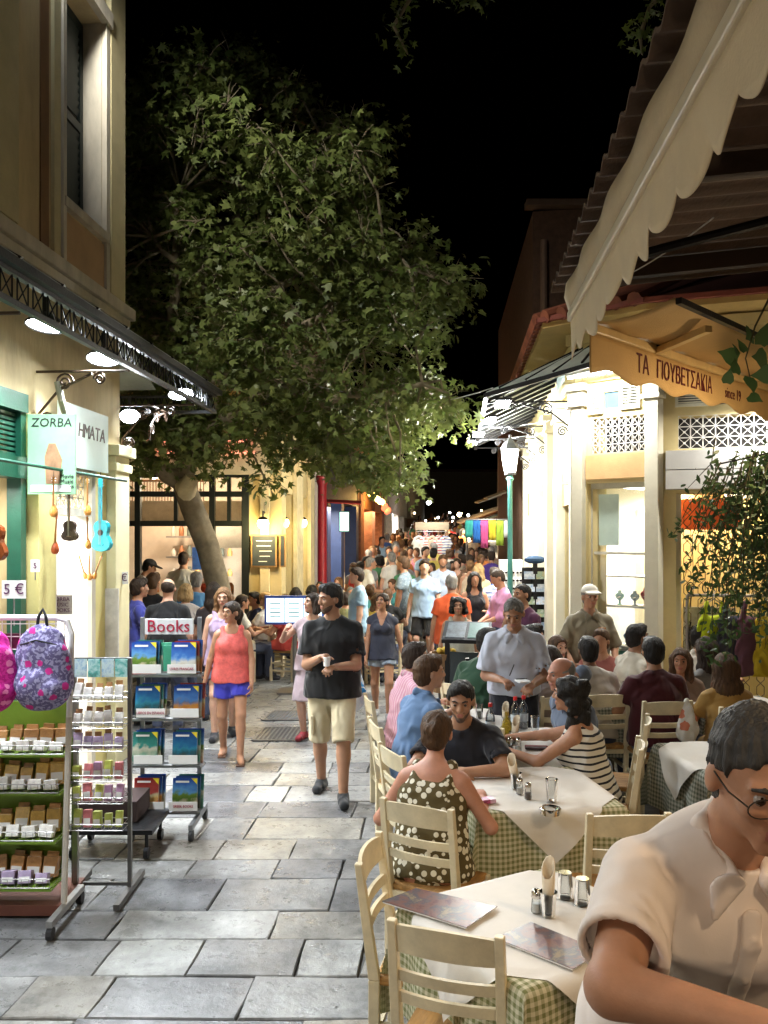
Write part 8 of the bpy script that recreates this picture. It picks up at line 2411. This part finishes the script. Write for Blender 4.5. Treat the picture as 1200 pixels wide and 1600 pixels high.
M2('woman with long black hair in black top smiling towards us', 741, 12.6, 184, 1.66, skin='tan', hairc='black', topc=(.02, .02, .022), botc=(.06, .08, .13), fem=True, top='tank', hair='long', lh=(-.12, .3, 1.15))
M2('man in pink shirt and jeans looking down at his hands', 784, 11.8, 105, 1.74, skin='tan', hairc='dark', topc=(.52, .24, .40), botc=(.06, .10, .2), top='shirt', hair='crop', hpitch=-25, rh=(.06, .3, 1.0), lh=(-.08, .3, 1.0), sleeve=1.3, hem=.0)
M2('man in dark plum tee shirt with a hand on his chin', 819, 9.2, 120, 1.68, skin='olive', hairc='black', topc=(.07, .02, .05), botc=(.03, .03, .04), hair='crop', rh=(.05, .18, 1.44), rdir=(-.1, .2, 1), lod=1)
M2('man in violet polo seen from behind near the sunglasses', 768, 18.5, -5, 1.78, skin='tan', hairc='dark', topc=(.09, .05, .26), botc=(.1, .1, .12), hair='crop')
M2('woman in beige dress with backpack straps walking away', 735, 17, 5, 1.70, skin='tan', hairc='light', topc=(.55, .42, .30), botc=(.5, .4, .3), fem=True, top='tank', bottom='dress', hair='bun')
M2('blonde woman in yellow top walking away behind the violet polo', 748, 15.6, -4, 1.68, skin='pale', hairc='blond', topc=(.62, .52, .30), botc=(.4, .1, .08), fem=True, hair='long')
M2('person in blue and white striped top and red trousers beside the pink shirted man', 775, 13.2, 30, 1.70, skin='tan', hairc='dark', topm=pattern('breton', 'stripes', [(.68, .68, .68), (.08, .14, .4)], 16), botc=(.45, .06, .04), hair='short')
M2('waiter in white shirt leaning over the seated guests', 566, 17.0, -75, 1.78, skin='tan', hairc='grey', topc=(.7, .67, .6), botc=(.5, .48, .44), top='shirt', hair='crop', lean=14, lh=(-.1, .4, 1.05), rh=(.1, .4, 1.05))
# --- left middle
M2('bald man in black polo seen from behind above the Books sign', 262, 9.55, 4, 1.72, skin='pale', hairc='dark', topc=(.015, .016, .018), hair='bald', girth=1.2, lod=1, beard=False)
M2('man in violet blue shirt and dark vest behind the book rack', 214, 10.0, -62, 1.70, skin='tan', hairc='dark', topc=(.06, .07, .34), hair='short', hyaw=10, rh=(.2, .3, 1.0), lod=1)
M2('man in dark jacket beside the violet blue shirt', 238, 10.9, -20, 1.72, skin='tan', hairc='brown', topc=(.03, .03, .035), hair='short', sleeve=1.9)
M2('blonde woman standing behind the bald man in black', 290, 10.6, 20, 1.60, skin='pale', hairc='blond', topc=(.4, .36, .34), fem=True, hair='bob')
M2('man in bright blue shirt walking away under the tree', 307, 11.0, 8, 1.74, skin='tan', hairc='grey', topc=(.10, .26, .48), botc=(.03, .04, .06), hair='crop', sleeve=1.5)
M2('woman with long dark hair beside the tree trunk', 334, 10.2, 15, 1.64, skin='tan', hairc='dark', topc=(.04, .03, .03), fem=True, hair='long', hlen=.45)
P('cook in white tee shirt at the restaurant counter', ((286 - 600) / F * 13.4, 13.4, .18), -6, 1.76, 'tan', 'dark', topc=(.68, .64, .54), botc=(.05, .045, .04), lod=2, hair='crop', girth=1.1)
P('restaurant worker in white shirt and dark cap', ((210 - 600) / F * 13.2, 13.2, .1), -75, 1.76, 'tan', 'black', topc=(.66, .62, .55), botc=(.04, .04, .04), lod=2, hair='crop', cap=True, capm=mat('cap_dark', (.02, .02, .022), .8), lean=16, hpitch=-20)
def S2(label, px, d, hd, **kw):
    kw.setdefault('lod', 2); o = P(label, ((px - 600) / F * d, d, gz(d)), hd, kw.pop('H', 1.68), sit=True, **kw)
    c = copy_tree(ch0); place(c, (o.location.x, o.location.y - 0, gz(d)), R(hd), 'cream chair under the %s' % (label.split(' seated')[0]), 'cream taverna chairs'); return o
S2('grey blonde woman in white top seated by the yellow wall', 416, 13.4, 60, skin='pale', hairc='blond', topc=(.68, .66, .6), botc=(.1, .1, .12), fem=True, hair='bun')
S2('man in orange tee shirt seated before the yellow restaurant', 500, 16.5, 175, skin='red', hairc='dark', topc=(.65, .13, .03), hair='crop')
S2('woman with long black hair seated with her back to the lit menu board', 462, 14.6, 5, skin='tan', hairc='black', topc=(.03, .03, .035), fem=True, hair='long')
S2('woman with dark hair seated beside the one with long black hair', 487, 15.4, -10, skin='tan', hairc='black', topc=(.5, .47, .45), fem=True, hair='long')
S2('man with dark hat seated before the orange tee shirt', 527, 15.6, 10, skin='tan', hairc='black', topc=(.03, .03, .03), hair='short', cap=True, capm=mat('cap_dark'))
S2('woman in pink tee shirt seated at the far restaurant tables', 580, 18.2, 160, skin='tan', hairc='black', topc=(.62, .05, .20), fem=True, hair='bob')
S2('woman in turquoise top seated at the far restaurant tables', 578, 15.4, 20, skin='tan', hairc='brown', topc=(.12, .42, .45), fem=True, hair='tail')
S2('person in black top seated near the walkers in grey', 605, 14.2, -20, skin='pale', hairc='brown', topc=(.02, .02, .02), hair='short')
S2('girl with a bun seated at the table edge behind the navy blouse', 598, 12.6, 30, skin='tan', hairc='brown', topc=(.2, .12, .1), fem=True, hair='bun', H=1.4)
S2('person in dark top seated behind the lit menu board', 432, 14.9, -30, skin='tan', hairc='dark', topc=(.03, .03, .05), hair='short')
S2('man in grey shirt seated under the edge of the tree', 548, 14.8, 190, skin='tan', hairc='salt', topc=(.25, .25, .25), hair='crop')
S2('woman in red top seated under the lanterns', 600, 19.6, 175, skin='tan', hairc='dark', topc=(.5, .05, .05), fem=True, hair='long')
S2('man in white tee shirt seated near the brick shop', 622, 20.4, 200, skin='olive', hairc='black', topc=(.6, .58, .54), hair='short')
S2('woman in cream blouse seated beside the man in grey', 530, 17.6, 150, skin='pale', hairc='light', topc=(.6, .52, .4), fem=True, hair='bob')
S2('woman in teal dress seated behind the navy blouse walker', 614, 17.2, 140, skin='tan', hairc='brown', topc=(.05, .22, .24), fem=True, hair='tail')
S2('man in brown shirt seated by the red column', 476, 17.4, -30, skin='tan', hairc='dark', topc=(.2, .11, .06), hair='short')
S2('woman in white blouse seated beside the tree trunk', 376, 12.9, -70, skin='tan', hairc='dark', topc=(.6, .57, .5), fem=True, hair='tail')
S2('man in navy polo seated before the glass front', 400, 13.5, 120, skin='olive', hairc='black', topc=(.03, .04, .1), hair='short')
S2('man in red tee shirt seated in front of the chalkboard', 448, 13.0, 70, skin='tan', hairc='brown', topc=(.45, .06, .05), hair='crop')
S2('woman in mustard top seated between the walkers in sky blue and grey', 590, 13.3, -160, skin='pale', hairc='brown', topc=(.5, .34, .06), fem=True, hair='long')
S2('man in olive shirt seated behind the man in sky blue', 540, 13.4, -15, skin='tan', hairc='dark', topc=(.2, .2, .09), hair='short')
S2('child with dark hair seated by the black haired women', 508, 14.2, 20, skin='tan', hairc='black', topc=(.06, .05, .06), fem=True, hair='bob', H=1.35)
for i, (px, d) in enumerate(((445, 14.0), (505, 15.2), (590, 13.6), (585, 16.6), (540, 17.2))):
    x = (px - 600) / F * d
    t = thing('cafe_table', ['cafe table by the seated woman in white', 'cafe table of the black haired women', 'cafe table of the girl with a bun', 'cafe table of the turquoise top', 'cafe table under the white shirted waiter'][i], 'table', (x, d, 0))
    q = MB(); q.box((x, d, .73), (.75, .75, .04)); q.build('top', wood, t, world=True, bevel=.006)
    for sx in (-1, 1):
        for sy in (-1, 1): q = MB(); q.box((x + sx * .32, d + sy * .32, .355), (.05, .05, .71)); q.build('leg', wood, t, world=True)
    for k in range(3):
        px_, py_ = x + rnd.uniform(-.25, .25), d + rnd.uniform(-.25, .25)
        tt = thing('tumbler', 'small glass on a restaurant table beyond the lit menu board', 'glass', (px_, py_, .751), group='glasses on the far restaurant tables')
        q = MB(); q.lathe([(0, .006), (.025, .006), (.034, .11), (.0355, .11), (.027, 0), (0, 0)], (px_, py_, .751), 10); q.build('glass', clear, tt, 50, world=True)
# --- far crowd: a few prototypes, shared mesh data, own clothes
protos = []
pr = [dict(hair='short', lf=(-.1, .15, 0), rf=(.1, -.12, 0)), dict(hair='long', fem=True, lf=(-.1, -.1, 0), rf=(.1, .15, 0)), dict(hair='crop', bottom='shorts', legend=.95, lh=(-.22, .25, 1.05)), dict(hair='bob', fem=True, bottom='dress'), dict(hair='tail', fem=True, bottom='shorts', legend=.5, rh=(.1, .3, 1.2)), dict(hair='curly', hlen=.16, fem=True), dict(hair='short', girth=1.15, hyaw=30), dict(hair='bun', fem=True, top='tank')]
for i, k in enumerate(pr):
    fg = figure(lod=3, seed=40 + i, **k)
    d_ = {}
    for key, val in fg.items():
        if isinstance(val, tuple) and len(val) == 2 and hasattr(val[0], 'shape') and val[0].ndim == 2 and len(val[0]):
            d_[key] = npmesh('person_' + key, val[0], val[1], skin_mat('tan'))
    protos.append((d_, k))
cr = random.Random(31)
colors = [('white', (.66, .64, .6)), ('black', (.02, .02, .022)), ('red', (.5, .05, .05)), ('blue', (.08, .16, .42)), ('grey', (.25, .25, .26)), ('beige', (.5, .4, .28)), ('pink', (.6, .22, .3)), ('green', (.08, .25, .12)), ('sky blue', (.32, .45, .6)), ('yellow', (.6, .48, .12)), ('brown', (.18, .1, .06)), ('orange', (.6, .2, .05))]
hairn = ['black', 'dark', 'brown', 'light', 'grey', 'dark', 'black']
used = []
n = 0
tries = 0
while n < 150 and tries < 4000:
    tries += 1
    d = 17.5 + 36 * cr.random() ** 1.6
    lo, hi = -.9 + .09 * (d - 17), 2.3 + .09 * (d - 17)
    x = cr.uniform(lo, hi)
    if any((x - a) ** 2 + (d - b) ** 2 < .34 ** 2 for a, b in used): continue
    used.append((x, d))
    fg, k = cr.choice(protos)
    cn1, c1 = cr.choice(colors); c2 = cr.choice(colors)[1]; hn = cr.choice(hairn)
    away = cr.random() < .5
    kind = {'long': 'long hair', 'bob': 'bobbed hair', 'tail': 'a ponytail', 'curly': 'curly hair', 'bun': 'a bun', 'crop': 'cropped hair', 'short': 'short hair'}[k['hair']]
    H = cr.uniform(1.6, 1.86) if not k.get('fem') else cr.uniform(1.52, 1.74)
    low = {'shorts': 'shorts', 'dress': 'skirt'}.get(k.get('bottom'), 'trousers')
    dress(fg, 'person with %s %s in %s top walking %s in the far crowd' % (hn, kind, cn1, 'away' if away else 'closer'), (x, d, gz(d)), (0 if away else 180) + cr.uniform(-35, 35), H, cr.choice(['tan', 'pale', 'olive', 'tan']), hn, cloth(c1), cloth(c2), None, None, 'people in the far crowd', 'sleeveless_top' if k.get('top') == 'tank' else 'shirt', low)
    n += 1
